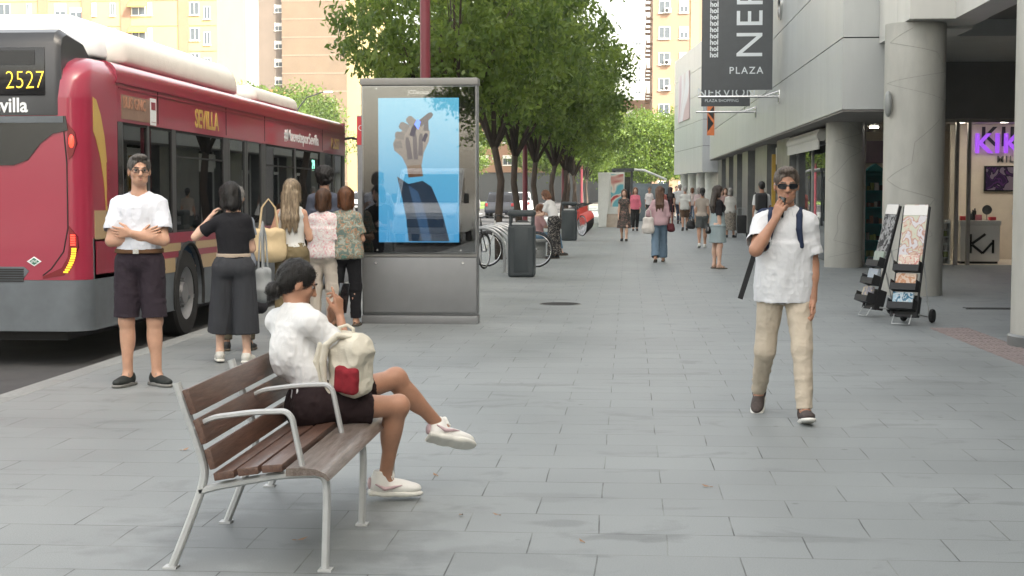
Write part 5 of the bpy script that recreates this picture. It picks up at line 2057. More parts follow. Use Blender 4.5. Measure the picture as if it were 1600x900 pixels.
# lamps
M_lred = pmat('lamp_red', (.55, .02, .02), rough=.2, var=0, emit=(1, .06, .03), estr=.5)
M_lreddark = pmat('lamp_red_dark', (.16, .01, .015), rough=.2, var=0)
M_lamb = pmat('lamp_amber', (.6, .3, .02), rough=.2, var=0, emit=(1, .55, .03), estr=.35)
for q in (0, 1):
    def X(x): return x if q == 0 else -W_ - x
    mb = MB(); mb.prism([(X(-.165), 2.27), (X(-.10), 2.18), (X(-.085), 2.08), (X(-.12), 1.97), (X(-.155), 1.93), (X(-.17), 2.0)], -.001, .05)
    tl = bp('tail_lamp', mb, M_lreddark)
    mb = MB(); mb.ell((X(-.13), .008, 2.10), (.030, .02, .07), 14); bp('lamp_glow', mb, M_lred, tl)
    mb = MB(); mb.prism([(X(-.165), 1.32), (X(-.09), 1.22), (X(-.085), 1.12), (X(-.14), .96), (X(-.22), .86), (X(-.42), .83), (X(-.42), .85), (X(-.24), .93), (X(-.18), 1.03), (X(-.165), 1.16)], -.006, .06)
    tl = bp('tail_lamp', mb, M_lreddark)
    mb = MB()
    for i in range(5): mb.box(X(-.15), X(-.105), -.014, -.007, 1.225 - i * .022, 1.240 - i * .022) if q == 0 else mb.box(X(-.105), X(-.15), -.014, -.007, 1.225 - i * .022, 1.240 - i * .022)
    bp('brake_leds', mb, M_lred, tl, smooth=False)
    mb = MB()
    for i in range(11):
        c = -.118 - .0008 * i * i
        a, b = sorted((X(c - .022), X(c + .022)))
        mb.box(a, b, -.014, -.007, 1.10 - i * .0215, 1.115 - i * .0215)
    bp('indicator_leds', mb, M_lamb, tl, smooth=False)
# grille and fuel diamond on the lid
mb = MB()
for i in range(6): mb.box(-1.6, -.60, -.016, -.008, .80 + i * .022, .812 + i * .022)
bp('grille', mb, M_black, smooth=False)
mb = MB(); mb.prism([(-W_ + .6, .81), (-.62, .81), (-.55, .90), (-.60, .94), (-W_ + .6, .94)], -.007, .002); bp('grille_panel', mb, M_bgrey)
mb = MB()
mb.prism([(-.50, .945), (-.43, .99), (-.50, 1.035), (-.57, .99)], -.006, .001); dm = bp('fuel_badge', mb, M_bwhite, smooth=False)
mb = MB(); mb.prism([(-.50, .957), (-.45, .99), (-.50, 1.023), (-.55, .99)], -.009, -.0065); bp('badge_centre', mb, pmat('badge_green', (.03, .16, .10), rough=.5), dm, smooth=False)
text('badge_text', 'GNC', .04, M_bwhite, frameM((-.50, -.0105, .99), (1, 0, 0), (0, 0, 1)), dm, extrude=.001)
# corner side: gold swoosh, gold band, lower red hatch, dark post
mb = MB()
sw_ = [(.215, 2.52), (.30, 2.50), (.42, 2.36), (.52, 2.15), (.58, 1.90), (.60, 1.66), (.57, 1.42), (.545, 1.34), (.53, 1.50), (.49, 1.72), (.40, 1.95), (.29, 2.12), (.215, 2.20)]
mb.prism(sw_, .001, .005, 'yz'); bp('swoosh', mb, M_bgold, smooth=False)
mb = MB(); mb.box(.001, .005, .215, .895, 1.19, 1.46); bp('gold_band', mb, M_btan, smooth=False)
M_br3 = pmat('bus_red3', (.24, .018, .04), rough=.35)
mb = MB(); mb.box(.001, .008, .56, .83, 1.50, 1.92); bp('hatch', mb, M_br3, smooth=False)
mb = MB(); mb.box(.001, .009, .24, .88, .86, 1.17); bp('hatch', mb, M_br3, smooth=False)
mb = MB()
for i in range(8): mb.box(.009, .013, .60, .80, 1.52 + i * .045, 1.535 + i * .045)
bp('louvres', mb, M_bred, smooth=False)
mb = MB(); mb.box(-.04, .003, .905, 1.045, .36, 2.325); bp('rear_post', mb, M_bblk, smooth=False)
mb = MB(); mb.box(.004, .012, .80, .87, .58, .66, .003); bp('side_reflector', mb, M_lamb); mb = MB(); mb.box(.004, .012, .80, .87, .46, .53, .003); bp('side_reflector', mb, M_lreddark)
# roof pods: domed covers
def pod(x0, x1, y0, y1, z0, z1, m, name='roof_pod', rd=.22):
    S = SDF()
    S.box(((x0 + x1) / 2, (y0 + y1) / 2, z0), [(x1 - x0) / 2, (y1 - y0) / 2, z1 - z0], rd=rd, k=.01, clip=[(A(0, 0, z0), A(0, 0, -1))])
    me = S.mesh('roof_pod', .05, capfn='keep')
    return link(name, me, m, bus)


pod(-W_ + .28, -.26, 1.75, 6.8, 2.97, 3.38, M_bwarm, rd=.30)
pod(-W_ + .40, -.40, 1.25, 6.1, 3.0, 3.46, M_bwhite, rd=.40)
pod(-W_ + .4, -.22, 7.4, 10.3, 2.93, 3.17, M_bwarm, rd=.16)
mb = MB(); mb.box(-W_ + .3, -.30, 1.05, 12.9, 2.921, 2.96); bp('roof_deck', mb, M_bblk)
# lettering along the cantrail
def side_text(name, s, size, y, z, m, sx=1, align='CENTER', off=.004): text(name, s, size, m, frameM((.002 if y > 3 else .009, y, z), (0, 1, 0), (0, 0, 1)), bus, extrude=.002, align=align, offset=off, sx=sx)
side_text('town_lettering', 'SEVILLA', .29, 4.12, 2.49, M_bgold, 1.02, off=.008)
side_text('slogan', '#MueveteporSevilla', .235, 9.45, 2.50, M_bwhite, 1.32)
side_text('fleet_number', 'M. 2527', .25, 12.1, 2.50, M_bgold, .9)
side_text('fuel_lettering', 'BUS GNC', .155, 1.42, 2.52, pmat('rust_letter', (.40, .20, .13), rough=.5), 1.1)
mb = MB()
mb.box(.007, .010, 1.92, 2.12, 2.34, 2.62); bp('fuel_icon', mb, M_bwhite, smooth=False)
mb = MB(); mb.box(.0105, .013, 1.95, 2.09, 2.50, 2.58); mb.box(.0105, .013, 1.95, 2.09, 2.37, 2.375); bp('icon_window', mb, M_bred, smooth=False)
# interior
mb = MB(); mb.box(-W_ + .06, -.06, .95, 12.9, .42, .46); bp('floor', mb, M_bgrey, smooth=False)
mb = MB(); mb.box(-W_ + .06, -.06, .92, .96, .46, 2.3); bp('engine_wall', mb, M_bgrey, smooth=False)
def busseat(x, y):
    mb = MB(); mb.box(x - .21, x + .21, y - .2, y + .22, .86, .94, .02); mb.bar((x, y - .20, .92), (x, y - .30, 1.50), .42, .06, (0, 1, 0), .02)
    mb.box(x - .03, x + .03, y - .05, y + .05, .46, .86)
    return mb
for y in (2.0, 2.8, 3.6, 4.4, 7.5, 8.3, 9.1, 9.9):
    for x in (-.32, -W_ + .32, -W_ + .78):
        bp('seat', busseat(x, y), M_seat)
mb = MB()
for y in (4.0, 5.2, 6.8, 8.6, 10.4): mb.tube([(-.75, y, .46), (-.75, y, 2.8)], .017, 8)
mb.tube([(-.75, 2.0, 2.15), (-.75, 12, 2.15)], .016, 8)
bp('grab_poles', mb, M_pole)
mb = MB(); mb.box(-.50, -.46, 9.75, 10.25, 1.95, 2.22); ds = bp('inner_display', mb, M_black, smooth=False)
mb = MB(); mb.box(-.32, -.30, 9.0, 9.9, 2.0, 2.3); bp('display_board', mb, M_black, smooth=False)
text('stop_number', '29', .24, pmat('led_green', (.1, .5, .3), var=0, emit=(.35, 1, .75), estr=.35), frameM((-.018, 10.35, 2.10), (0, 1, 0), (0, 0, 1)), bus, extrude=.002, sx=.9)
mb = MB(); mb.box(-1.5, -.9, 1.4, 12.2, 2.79, 2.81); bp('ceiling_lamp', mb, pmat('bus_lamp', (1, 1, 1), var=0, emit=(1, .97, .9), estr=1.2), smooth=False)
# underside
mb = MB(); mb.box(-W_ + .35, -.35, .4, 12.8, .22, .41); bp('chassis', mb, M_black, smooth=False)

# open joints between the body panels
for (y, z0, z1) in ((3.9, .58, .76), (4.5, .36, .76), (7.9, .36, .76), (8.5, .36, .76), (10.2, .36, .76), (10.7, .36, .76), (4.97, 2.36, 2.70), (7.0, 2.36, 2.70), (10.98, 2.36, 2.70), (2.2, 2.36, 2.70)):
    mb = MB(); mb.box(.0, .0055, y, y + .010, z0, z1); bp('panel_joint', mb, M_rubber, smooth=False)
mb = MB(); mb.box(.0, .006, 7.9, 10.7, .755, .762); bp('panel_joint', mb, M_rubber, smooth=False)
# ------------------------------------------------------------------ street furniture
M_paint = pmat('silver_paint', (.46, .47, .47), rough=.45, metal=.25, var=.06, scale=20)


def woodmat(name, col, hue):
    return pmat(name, col, rough=.42, var=.2, hue=hue, scale=9, stretch=(8, .55, 8), bump=.25, bscale=25, detail=8, coat=.15)


M_wood = woodmat('bench_wood', (.075, .036, .024), (.135, .072, .050))
M_woodw = woodmat('bench_wood_worn', (.10, .066, .05), (.20, .17, .15))
bench = empty('park_bench', (-1.52, 6.9, 0), 0, 'slatted dark wood bench with silver metal frame and armrests', 'bench')
BO = Vector((-1.52, 6.9, 0))
def bpart(name, mb, m, parent=bench, **k):
    mb.bm.transform(Matrix.Translation(-BO)); return mb.build(name, m, parent, **k)
def round_path(pts, r, n=5):
    pts = [Vector(p) for p in pts]
    out = [pts[0]]
    for i in range(1, len(pts) - 1):
        a, b, c = pts[i - 1], pts[i], pts[i + 1]
        u, v = (a - b), (c - b)
        d = min(r, u.length * .48, v.length * .48)
        p, q = b + u.normalized() * d, b + v.normalized() * d
        for k in range(n + 1):
            t = k / n
            out.append(p.lerp(b, t).lerp(b.lerp(q, t), t))
    return out + [pts[-1]]


def flatbar(mb, pts, w, h):
    """a bar of rectangular section following a path in an x-z plane (w across, h in the plane)"""
    bm = mb.bm
    rings = []
    for i, p in enumerate(pts):
        d = (pts[min(i + 1, len(pts) - 1)] - pts[max(i - 1, 0)]).normalized()
        n = Vector((-d.z, 0, d.x))
        y = Vector((0, 1, 0))
        c = .25
        rings.append([bm.verts.new(p + y * a * w / 2 + n * b * h / 2) for a, b in ((-1, -1 + 2 * c), (-1 + 2 * c, -1), (1 - 2 * c, -1), (1, -1 + 2 * c), (1, 1 - 2 * c), (1 - 2 * c, 1), (-1 + 2 * c, 1), (-1, 1 - 2 * c))])
    for a, b in zip(rings, rings[1:]):
        for k in range(8): bm.faces.new((a[k], a[(k + 1) % 8], b[(k + 1) % 8], b[k]))
    bm.faces.new(rings[0]); bm.faces.new(list(reversed(rings[-1])))


for fy in (6.03, 6.88, 7.75):
    mb = MB()
    flatbar(mb, round_path([(-1.215, fy, 0), (-1.205, fy, .30), (-1.21, fy, .395), (-1.40, fy, .385), (-1.66, fy, .335), (-1.725, fy, .315)], .06), .034, .030)
    flatbar(mb, round_path([(-1.845, fy, 0), (-1.775, fy, .17), (-1.72, fy, .315), (-1.700, fy, .40), (-1.735, fy, .52), (-1.815, fy, .755)], .09), .034, .032)
    f_ = bpart('frame', mb, M_paint)
    mb = MB()
    if fy < 7.7:
        flatbar(mb, round_path([(-1.755, fy, .565), (-1.68, fy, .615), (-1.50, fy, .640), (-1.37, fy, .645), (-1.345, fy, .62), (-1.30, fy, .40)], .05), .030, .022)
        bpart('armrest', mb, M_paint, f_)
    for xa in (-1.24, -1.875):
        mb2 = MB(); mb2.box(xa, xa + .055, fy - .03, fy + .03, 0, .008)
        bpart('foot_plate', mb2, M_paint, f_, smooth=False)
Y0, Y1 = 5.98, 7.79
for (x0, x1, z0, z1) in ((-1.655, -1.57, .368, .383), (-1.557, -1.472, .388, .400), (-1.459, -1.374, .403, .410)):
    mb = MB()
    c = Vector(((x0 + x1) / 2, (Y0 + Y1) / 2, (z0 + z1) / 2 + .014))
    mb.obox(c, (abs(x1 - x0), Y1 - Y0, .032), Matrix.Rotation(-math.atan2(z1 - z0, x1 - x0), 3, 'Y'), .005)
    bpart('seat_slat', mb, M_wood)
mb = MB()
prof_ = [(-1.361, .412), (-1.30, .415), (-1.24, .410), (-1.20, .392), (-1.182, .368), (-1.192, .362), (-1.212, .378), (-1.245, .385), (-1.30, .383), (-1.361, .380)]
prof_ = [(a, b + .010) for a, b in prof_]
mb.prism(prof_, Y0, Y1)
bpart('seat_slat', mb, M_woodw)
for k, (z, dx) in enumerate(((.685, -1.772), (.565, -1.730), (.455, -1.690))):
    mb = MB()
    mb.obox((dx + .022, (Y0 + Y1) / 2, z), (.028, Y1 - Y0, .105 if k < 2 else .085), Matrix.Rotation(R(-19 if k < 2 else -16), 3, 'Y'), .005)
    bpart('back_slat', mb, M_wood)

# ---- digital ad panel
M_kio = pmat('kiosk_grey', (.21, .215, .22), rough=.42, var=.04, metal=.3)
M_kiol = pmat('kiosk_cap', (.24, .235, .22), rough=.45, var=.04)
ki = empty('advertising_panel', (-2.39, 17.42, 0), 0, 'tall grey advertising panel with a lit blue screen beside the queue', 'advertising panel')
mb = MB(); mb.box(-.665, .665, .01, .24, .10, 2.72, .012); mb.build('body', M_kio, ki)
mb = MB(); mb.box(-.675, .675, -.01, .25, 2.72, 2.80, .01); mb.build('cap', M_kiol, ki)
mb = MB(); mb.box(-.655, .655, -.012, .01, .13, .76, .006); mb.build('access_panel', M_kio, ki)
mb = MB(); mb.box(-.67, .67, -.015, .25, 0, .095, .004); mb.build('base', M_kio, ki)
mb = MB(); mb.box(-.66, .66, -.008, .01, .77, .80, .003); mb.build('trim', M_kiol, ki)
mb = MB()
for x in (-.48, .48):
    for z in (.845, 2.68): mb.lathe([(.010, 0), (.010, .006)], (x, -.028, z), 12, M=Matrix.Rotation(R(90), 3, 'X'))
mb.build('fixing', M_chrome, ki)
for x in (-.5, .5):
    mb = MB(); mb.lathe([(.014, 0), (.014, .006)], (x, -.018, .70), 14, M=Matrix.Rotation(R(90), 3, 'X')); mb.build('lock', M_chrome, ki)
# screen: a lit flat picture
def emis(name, col, st):
    return pmat(name, tuple(c * .1 for c in col), rough=.6, var=0, emit=col, estr=st)
def grad_screen():
    m = bpy.data.materials.new('screen_blue'); m.use_nodes = True
    nt = m.node_tree; b = nt.nodes['Principled BSDF']
    b.inputs['Base Color'].default_value = (.01, .02, .03, 1)
    tc = nt.nodes.new('ShaderNodeTexCoord'); sp = nt.nodes.new('ShaderNodeSeparateXYZ'); rp = nt.nodes.new('ShaderNodeValToRGB')
    nt.links.new(tc.outputs['Generated'], sp.inputs[0]); nt.links.new(sp.outputs['Z'], rp.inputs[0])
    rp.color_ramp.elements[0].color = (.08, .38, .70, 1); rp.color_ramp.elements[1].color = (.16, .60, .84, 1)
    nt.links.new(rp.outputs[0], b.inputs['Emission Color']); b.inputs['Emission Strength'].default_value = .21
    return m
mb = MB(); mb.box(-.64, .64, -.004, .009, .82, 2.70); mb.build('bezel', M_gloss, ki, smooth=False)
mb = MB(); mb.box(-.465, .458, -.010, -.006, .935, 2.575); scr = mb.build('screen', grad_screen(), ki, smooth=False)
mb = MB(); mb.box(-.65, .65, -.026, -.020, .81, 2.71); mb.build('cover_glass', glassmat('cover_glass', (.93, .94, .94), 1.0, .0, 2.05), ki, smooth=False)
text('maker_name', 'JCDecaux', .062, M_chrome, frameM((0, -.012, 2.637), (1, 0, 0), (0, 0, 1)), ki, extrude=.001, offset=.001)
# picture on the screen: a chromed hand trophy held by a dark gloved arm (generic artwork), thin printed layers
def layer(name, poly, col, d, st=.2, parent=scr):
    mb = MB(); mb.prism(poly, -.0105 - d * .0012, -.0100 - d * .0012)
    return mb.build(name, emis('scr_' + name, col, st), parent, smooth=False)
S_ = lambda px, py: ((px - 656.5) / 136.3, 2.575 - (py - 155) / 136.3)
layer('sleeve', [S_(*p) for p in ((622, 276), (640, 288), (662, 283), (676, 292), (692, 330), (704, 377), (640, 377), (636, 340), (630, 310))], (.012, .03, .06), 1)
layer('sleeve_fold', [S_(*p) for p in ((640, 290), (655, 300), (668, 340), (676, 377), (662, 377), (650, 330))], (.04, .10, .20), 2)
layer('plinth', [S_(*p) for p in ((637, 258), (660, 256), (663, 276), (640, 278))], (.16, .08, .04), 2)
layer('palm', [S_(*p) for p in ((616, 226), (622, 212), (634, 203), (650, 196), (664, 198), (674, 206), (672, 222), (664, 240), (661, 258), (637, 260), (630, 246), (618, 236))], (.20, .17, .16), 3)
for i, (a, b, w, c) in enumerate((((630, 226), (620, 228), 6, (.09, .08, .10)), ((634, 214), (622, 212), 6, (.26, .23, .25)), ((640, 203), (629, 197), 6.5, (.08, .08, .10)), ((650, 196), (641, 187), 6.5, (.30, .28, .34)), ((657, 196), (674, 182), 5, (.20, .17, .18)), ((668, 206), (668, 190), 4, (.10, .09, .12)),
                                    ((643, 250), (639, 222), 4, (.55, .47, .40)), ((652, 250), (650, 214), 3.5, (.07, .05, .05)), ((659, 244), (660, 216), 3.5, (.60, .52, .46)), ((646, 214), (650, 200), 4, (.42, .36, .50)), ((664, 222), (668, 212), 3, (.65, .60, .62)))):
    (x0, y0), (x1, y1) = a, b
    n = Vector((y1 - y0, -(x1 - x0))).normalized() * w
    layer('finger', [S_(x0 + n.x, y0 + n.y), S_(x1 + n.x * .9, y1 + n.y * .9), S_(x1 + n.x * .5 + (x1 - x0) * .22, y1 + n.y * .5 + (y1 - y0) * .22), S_(x1 - n.x * .5 + (x1 - x0) * .22, y1 - n.y * .5 + (y1 - y0) * .22), S_(x1 - n.x * .9, y1 - n.y * .9), S_(x0 - n.x, y0 - n.y)], c, 4 + i)
layer('glint', [S_(*p) for p in ((650, 196), (654, 188), (660, 192), (656, 204))], (.15, .25, .95), 16, .4)

# ---- litter bins
M_bin = pmat('bin_grey', (.040, .050, .055), rough=.5, var=.08, scale=4)
def litter_bin(loc, label, rz=0):
    t = empty('litter_bin', loc, R(rz), label, 'litter bin', 'grey litter bins along the kerb')
    mb = MB()
    S = SDF(); S.box((0, 0, .46), [.235, .22, .46], rd=.05)
    link('shell', S.mesh('shell', .012, capfn='keep'), M_bin, t)
    mb = MB()
    for x in (-.215, .175): mb.box(x, x + .04, -.20, .20, .90, 1.08, .008)
    mb.build('frame', M_bin, t)
    S = SDF(); S.box((0, 0, 1.12), [.24, .225, .055], rd=.045)
    link('lid', S.mesh('lid', .012, capfn='keep'), M_bin, t)
    mb = MB(); mb.box(-.17, .17, -.19, .19, .915, .96, .02); o = mb.build('bin_liner', pmat('liner', (.55, .56, .57), rough=.5, var=.2, scale=30, bump=.6, bscale=25), t)
    mb = MB(); mb.box(-.12, .12, -.235, -.222, .10, .86, .006); mb.build('door', M_bin, t)
    return t
litter_bin((-1.89, 27.1, 0), 'dark grey litter bin in front of the first tree trunks, liner showing')
litter_bin((-1.82, 46.8, 0), 'smaller looking dark grey litter bin beside the red hire bicycles')

# ---- maroon poles
M_maroon = pmat('maroon_paint', (.14, .022, .032), rough=.4, var=.05)
for (x, y, lab) in ((-2.95, 22.2, 'maroon pole rising behind the advertising panel'), (-3.15, 46.5, 'maroon pole beside the forked orange tree'), (-2.95, 95, 'distant maroon pole left of the poster panel'), (-3.0, 70, 'maroon pole beside the red bicycle row')):
    t = empty('street_lamp', (x, y, 0), 0, lab, 'street lamp', 'maroon lamp poles along the kerb')
    mb = MB(); mb.lathe([(.13, 0), (.13, .04), (.085, .06), (.078, 1.2), (.070, 7.8)], (0, 0, 0), 20); mb.build('pole', M_maroon, t)
    mb = MB(); mb.tube([(0, 0, 7.7), (-.5, 0, 8.0), (-1.5, 0, 8.05)], .04, 10); mb.build('arm', M_maroon, t)
    mb = MB(); mb.box(-2.0, -1.45, -.13, .13, 7.98, 8.10, .04); mb.build('lamp_head', M_paint, t)
# ---- bus stop totem
t = empty('bus_stop_sign', (-4.27, 24.4, 0), 0, 'slim grey bus stop totem with a red panel, left of the advertising panel', 'bus stop sign')
mb = MB(); mb.box(-.07, .07, -.03, .03, 0, 2.72, .01); mb.build('post', pmat('totem_grey', (.22, .23, .24), rough=.5), t)
mb = MB(); mb.box(-.07, .07, -.036, -.031, 2.25, 2.70); s_ = mb.build('panel', M_red, t, smooth=False)
mb = MB(); mb.lathe([(.045, 0), (.045, .004), (.036, .004), (.036, 0)], (0, -.038, 2.52), 24, M=Matrix.Rotation(R(90), 3, 'X'), caps=False); mb.build('ring', M_bwhite, s_)
# ---- cycle hoops
for i in range(6):
    y = 28.3 + i * .82
    mb = MB()
    pts = [Vector((-.42, 0, 0)), Vector((-.42, 0, .45))] + [Vector((-.42 * math.cos(R(a)), 0, .45 + .38 * math.sin(R(a)))) for a in range(15, 180, 15)] + [Vector((.42, 0, .45)), Vector((.42, 0, 0))]
    mb.tube(pts, .027, 10)
    mb.lathe([(.06, 0), (.06, .012)], (-.42, 0, 0), 14); mb.lathe([(.06, 0), (.06, .012)], (.42, 0, 0), 14)
    o = mb.build('cycle_hoop', pmat('galvanised', (.42, .43, .44), rough=.35, metal=.6, var=.15, scale=20), loc=(-2.72, y, 0))
    tag(o, 'steel cycle hoop, %s of the row behind the ad panel' % ('nearest', 'second', 'third', 'fourth', 'fifth', 'farthest')[i], 'cycle stand', 'steel cycle hoops')


def bicycle(loc, rz, label, frame_m, basket=False, group=None, hire=False):
    t = empty('bicycle', loc, R(rz), label, 'bicycle', group)
    wr_ = .33
    for q, x in ((0, -.52), (1, .52)):
        mb = MB()
        mb.tube([(x + wr_ * math.cos(2 * math.pi * k / 28), 0, wr_ + .01 + wr_ * math.sin(2 * math.pi * k / 28)) for k in range(28)], .017, 8, closed=True)
        w = mb.build('wheel', M_rubber, t)
        mb = MB()
        mb.tube([(x + (wr_ - .022) * math.cos(2 * math.pi * k / 28), 0, wr_ + .01 + (wr_ - .022) * math.sin(2 * math.pi * k / 28)) for k in range(28)], .009, 6, closed=True)
        mb.tube([(x, -.035, wr_ + .01), (x, .035, wr_ + .01)], .02, 10)
        for k in range(14):
            a = 2 * math.pi * k / 14
            mb.tube([(x, .02 * (-1) ** k, wr_ + .01), (x + (wr_ - .022) * math.cos(a), 0, wr_ + .01 + (wr_ - .022) * math.sin(a))], .0010, 3)
        mb.build('rim', M_chrome, w)
        mb = MB()
        mb.tube([(x + (wr_ + .035) * math.cos(a), 0, wr_ + .01 + (wr_ + .035) * math.sin(a)) for a in [R(v) for v in range(20 if q else 30, 170, 14)]], .022 if hire else .014, 6)
        mb.build('mudguard', frame_m if hire else M_black, t)
    bb, st, hd, rx_ = (-.08, 0, .30), (-.22, 0, .78), (.36, 0, .84), (-.52, 0, .34)
    mb = MB()
    mb.tube([bb, st], .017, 8); mb.tube([bb, (.34, 0, .66)], .022, 8); mb.tube([(-.19, 0, .68), hd], .018, 8)
    for s in (-1, 1):
        mb.tube([bb, (rx_[0], s * .05, rx_[2])], .011, 6); mb.tube([(-.20, s * .01, .70), (rx_[0], s * .05, rx_[2])], .010, 6)
        mb.tube([(.37, s * .03, .64), (.52, s * .05, .34)], .012, 6)
    mb.tube([(.38, 0, .62), (.335, 0, .92)], .018, 8)
    if hire: mb.prism([(-.5, .36), (-.25, .36), (-.20, .58), (-.46, .60)], -.05, .05)
    mb.build('frame', frame_m, t)
    mb = MB(); mb.ell((-.24, 0, .90), (.13, .07, .035), 12); mb.tube([st, (-.235, 0, .88)], .012, 6); mb.build('saddle', M_black, t)
    mb = MB(); mb.tube([(.335, 0, .92), (.32, 0, 1.0), (.34, -.12, 1.03), (.24, -.30, 1.0)], .012, 6); mb.tube([(.32, 0, 1.0), (.34, .12, 1.03), (.24, .30, 1.0)], .012, 6); mb.build('handlebar', M_black, t)
    mb = MB(); mb.lathe([(.09, -.01), (.09, .01)], (-.08, .05, .30), 18, M=Matrix.Rotation(R(90), 3, 'X')); mb.tube([(-.08, .05, .30), (0.02, .06, .17)], .009, 6); mb.box(-.02, .08, .06, .14, .155, .18)
    mb.build('crank', M_chrome, t)
    if basket:
        mb = MB(); mb.box(.42, .70, -.17, .17, .82, 1.04); mb.build('basket', M_black, t)
    return t


bicycle((-2.35, 30.6, 0), 168, 'white framed bicycle with black saddle leaning at the cycle hoops', pmat('bike_white', (.62, .62, .60), rough=.4))
bicycle((-2.95, 29.3, 0), 75, 'black bicycle parked between the nearest cycle hoops', M_black)
M_hire = pmat('hire_red', (.50, .045, .030), rough=.4, var=.05)
hb = None
words = ('nearest', 'second', 'third', 'fourth', 'fifth', 'sixth', 'seventh', 'eighth', 'ninth', 'tenth', 'eleventh', 'farthest')
for i in range(12):
    y = 52.0 + i * .85
    lab = 'red hire bicycle, %s in the docked row under the trees' % words[i]
    if hb is None: hb = bicycle((-1.85, y, 0), -58, lab, M_hire, False, 'red hire bicycles docked in a row', True)
    else: dup(hb, (-1.85, y, 0), R(-58), lab)
# ---- poster panel and shelter
M_pw = pmat('poster_white', (.60, .62, .60), rough=.35, var=.04)
t = empty('poster_panel', (-.82, 63.4, 0), 0, 'white curved poster panel with beach picture at the edge of the far pavement', 'poster panel')
mb = MB(); mb.box(-.46, .62, 0, .12, .55, 2.25, .02); mb.build('case', M_pw, t)
mb = MB(); mb.prism([(-.44, .02), (-.12, .02), (-.10, .5), (-.02, 1.1), (.0, 2.2), (-.44, 2.25)], -.10, -.005); mb.build('side_fin', M_pw, t)
mb = MB(); mb.box(.06, .58, -.008, -.001, .85, 2.18); mb.build('poster', print_cloth('beach', [(.50, .42, .32), (.10, .35, .42), (.65, .62, .55), (.40, .06, .06)], 1.1, interp='LINEAR'), t, smooth=False)
mb = MB(); mb.box(-.4, .5, .02, .10, 0, .549); mb.build('base', pmat('base_tan', (.42, .36, .30), rough=.6), t)
t = empty('bus_shelter', (-.3, 66.8, 0), 0, 'dark glass shelter with thin flat roof beyond the poster panel', 'shelter')
M_shel = pmat('shelter_grey', (.045, .05, .055), rough=.4)
mb = MB(); mb.box(-.45, .50, 0, 4.5, 2.35, 2.47); mb.build('roof', M_shel, t, smooth=False)
for (x, y) in ((-.35, .2), (.40, .2), (-.35, 4.3), (.40, 4.3)):
    mb = MB(); mb.box(x - .05, x + .05, y - .05, y + .05, 0, 2.35); mb.build('post', M_shel, t, smooth=False)
mb = MB(); mb.box(-.30, .34, .19, .22, .2, 2.1); mb.build('glass_panel', glassmat('shel_glass', (.35, .40, .42), .6, .03), t, smooth=False)
mb = MB(); mb.box(-.36, -.34, .3, 4.2, .2, 2.1); mb.build('glass_panel', glassmat('shel_glass', (.35, .40, .42), .6, .03), t, smooth=False)
mb = MB(); mb.tube([(.45, .2, 2.42), (.95, .2, 2.38), (1.5, .2, 2.15), (1.9, .2, 1.98)], .05, 8); mb.build('arm', M_pw, t)
t = empty('utility_cabinet', (1.15, 76, 0), 0, 'dark grey utility cabinets standing past the shelter', 'cabinet')
mb = MB(); mb.box(-1.0, -.1, 0, .5, 0, 1.85, .02); mb.box(-.06, .75, 0, .5, 0, 1.85, .02); mb.build('cabinet_body', pmat('cab_grey', (.10, .13, .15), rough=.5), t)
mb = MB(); mb.box(-.9, -.2, -.012, -.002, .1, 1.7, .004); mb.box(.04, .65, -.012, -.002, .1, 1.7, .004); mb.build('door', pmat('cab_grey2', (.12, .15, .17), rough=.5), t)

# ---- banners on brackets
def banner(y, x0, x1, z0, z1, m, label):
    t = empty('banner', (3.6, y, 0), 0, label, 'banner', None)
    mb = MB(); mb.box(x0 - 3.6, x1 - 3.6, -.012, .012, z0, z1); b = mb.build('cloth_panel', m, t, smooth=False)
    mb = MB()
    for z in (z0 - .16, z1 + .1):
        mb.tube([(0, 0, z), (x0 - 3.75, 0, z)], .028, 10)
        mb.box(-.03, .0, -.10, .10, z - .16, z + .16, .008)
        mb.tube([(0, 0, z + .14), (-.35, 0, z + .02)], .012, 8)
    for x in (x0 - 3.45, x1 - 3.75): mb.tube([(x, 0, z0 - .16), (x, 0, z0)], .008, 6)
    mb.build('bracket', M_chrome, t)
    return t, b
M_ban = pmat('banner_grey', (.095, .10, .105), rough=.7, var=.05)
t, b = banner(37.6, 1.80, 3.42, 3.94, 8.2, M_ban, 'large dark grey banner with vertical white lettering hanging over the pavement')
M_blet = pmat('banner_white', (.72, .76, .78), rough=.6, var=0)
def bt(s, size, x, z, up=(0, 0, 1), right=(1, 0, 0), **k): return text('lettering', s, size, M_blet, frameM((x - 3.6, -.016, z), right, up), b, extrude=.002, **k)
bt('NERVI\u00d3N', .90, 2.90, 4.68, up=(-1, 0, 0), right=(0, 0, 1), align='LEFT', spacing=1.12, sx=.98)
bt('PLAZA', .235, 2.79, 4.40, spacing=1.25, offset=.002)
for i in range(22): bt('hol', .17, 2.02, 4.78 + i * .151, offset=.006, sx=.95)
t, b = banner(44.5, 2.04, 3.42, 3.92, 8.2, M_ban, 'second dark grey banner half hidden behind the first')
bt('NERVI\u00d3N', .36, 2.75, 4.30, spacing=1.1); bt('PLAZA SHOPPING', .12, 2.62, 4.08)
M_or = pmat('banner_orange', (.70, .20, .06), rough=.6)
t = empty('hanging_sign', (3.6, 66, 0), 0, 'small orange hanging sign with dark marks beyond the grey banners', 'sign')
mb = MB(); mb.prism([(-.32, 3.85), (-.02, 3.85), (-.02, 5.2), (-.32, 5.2)], -.03, .03); mb.build('panel', M_or, t, smooth=False)
mb = MB(); mb.prism([(-.30, 4.0), (-.05, 4.35), (-.30, 4.7)], -.034, -.031); mb.prism([(-.04, 4.5), (-.28, 4.8), (-.04, 5.1)], -.034, -.031); mb.build('marks', M_black, t, smooth=False)

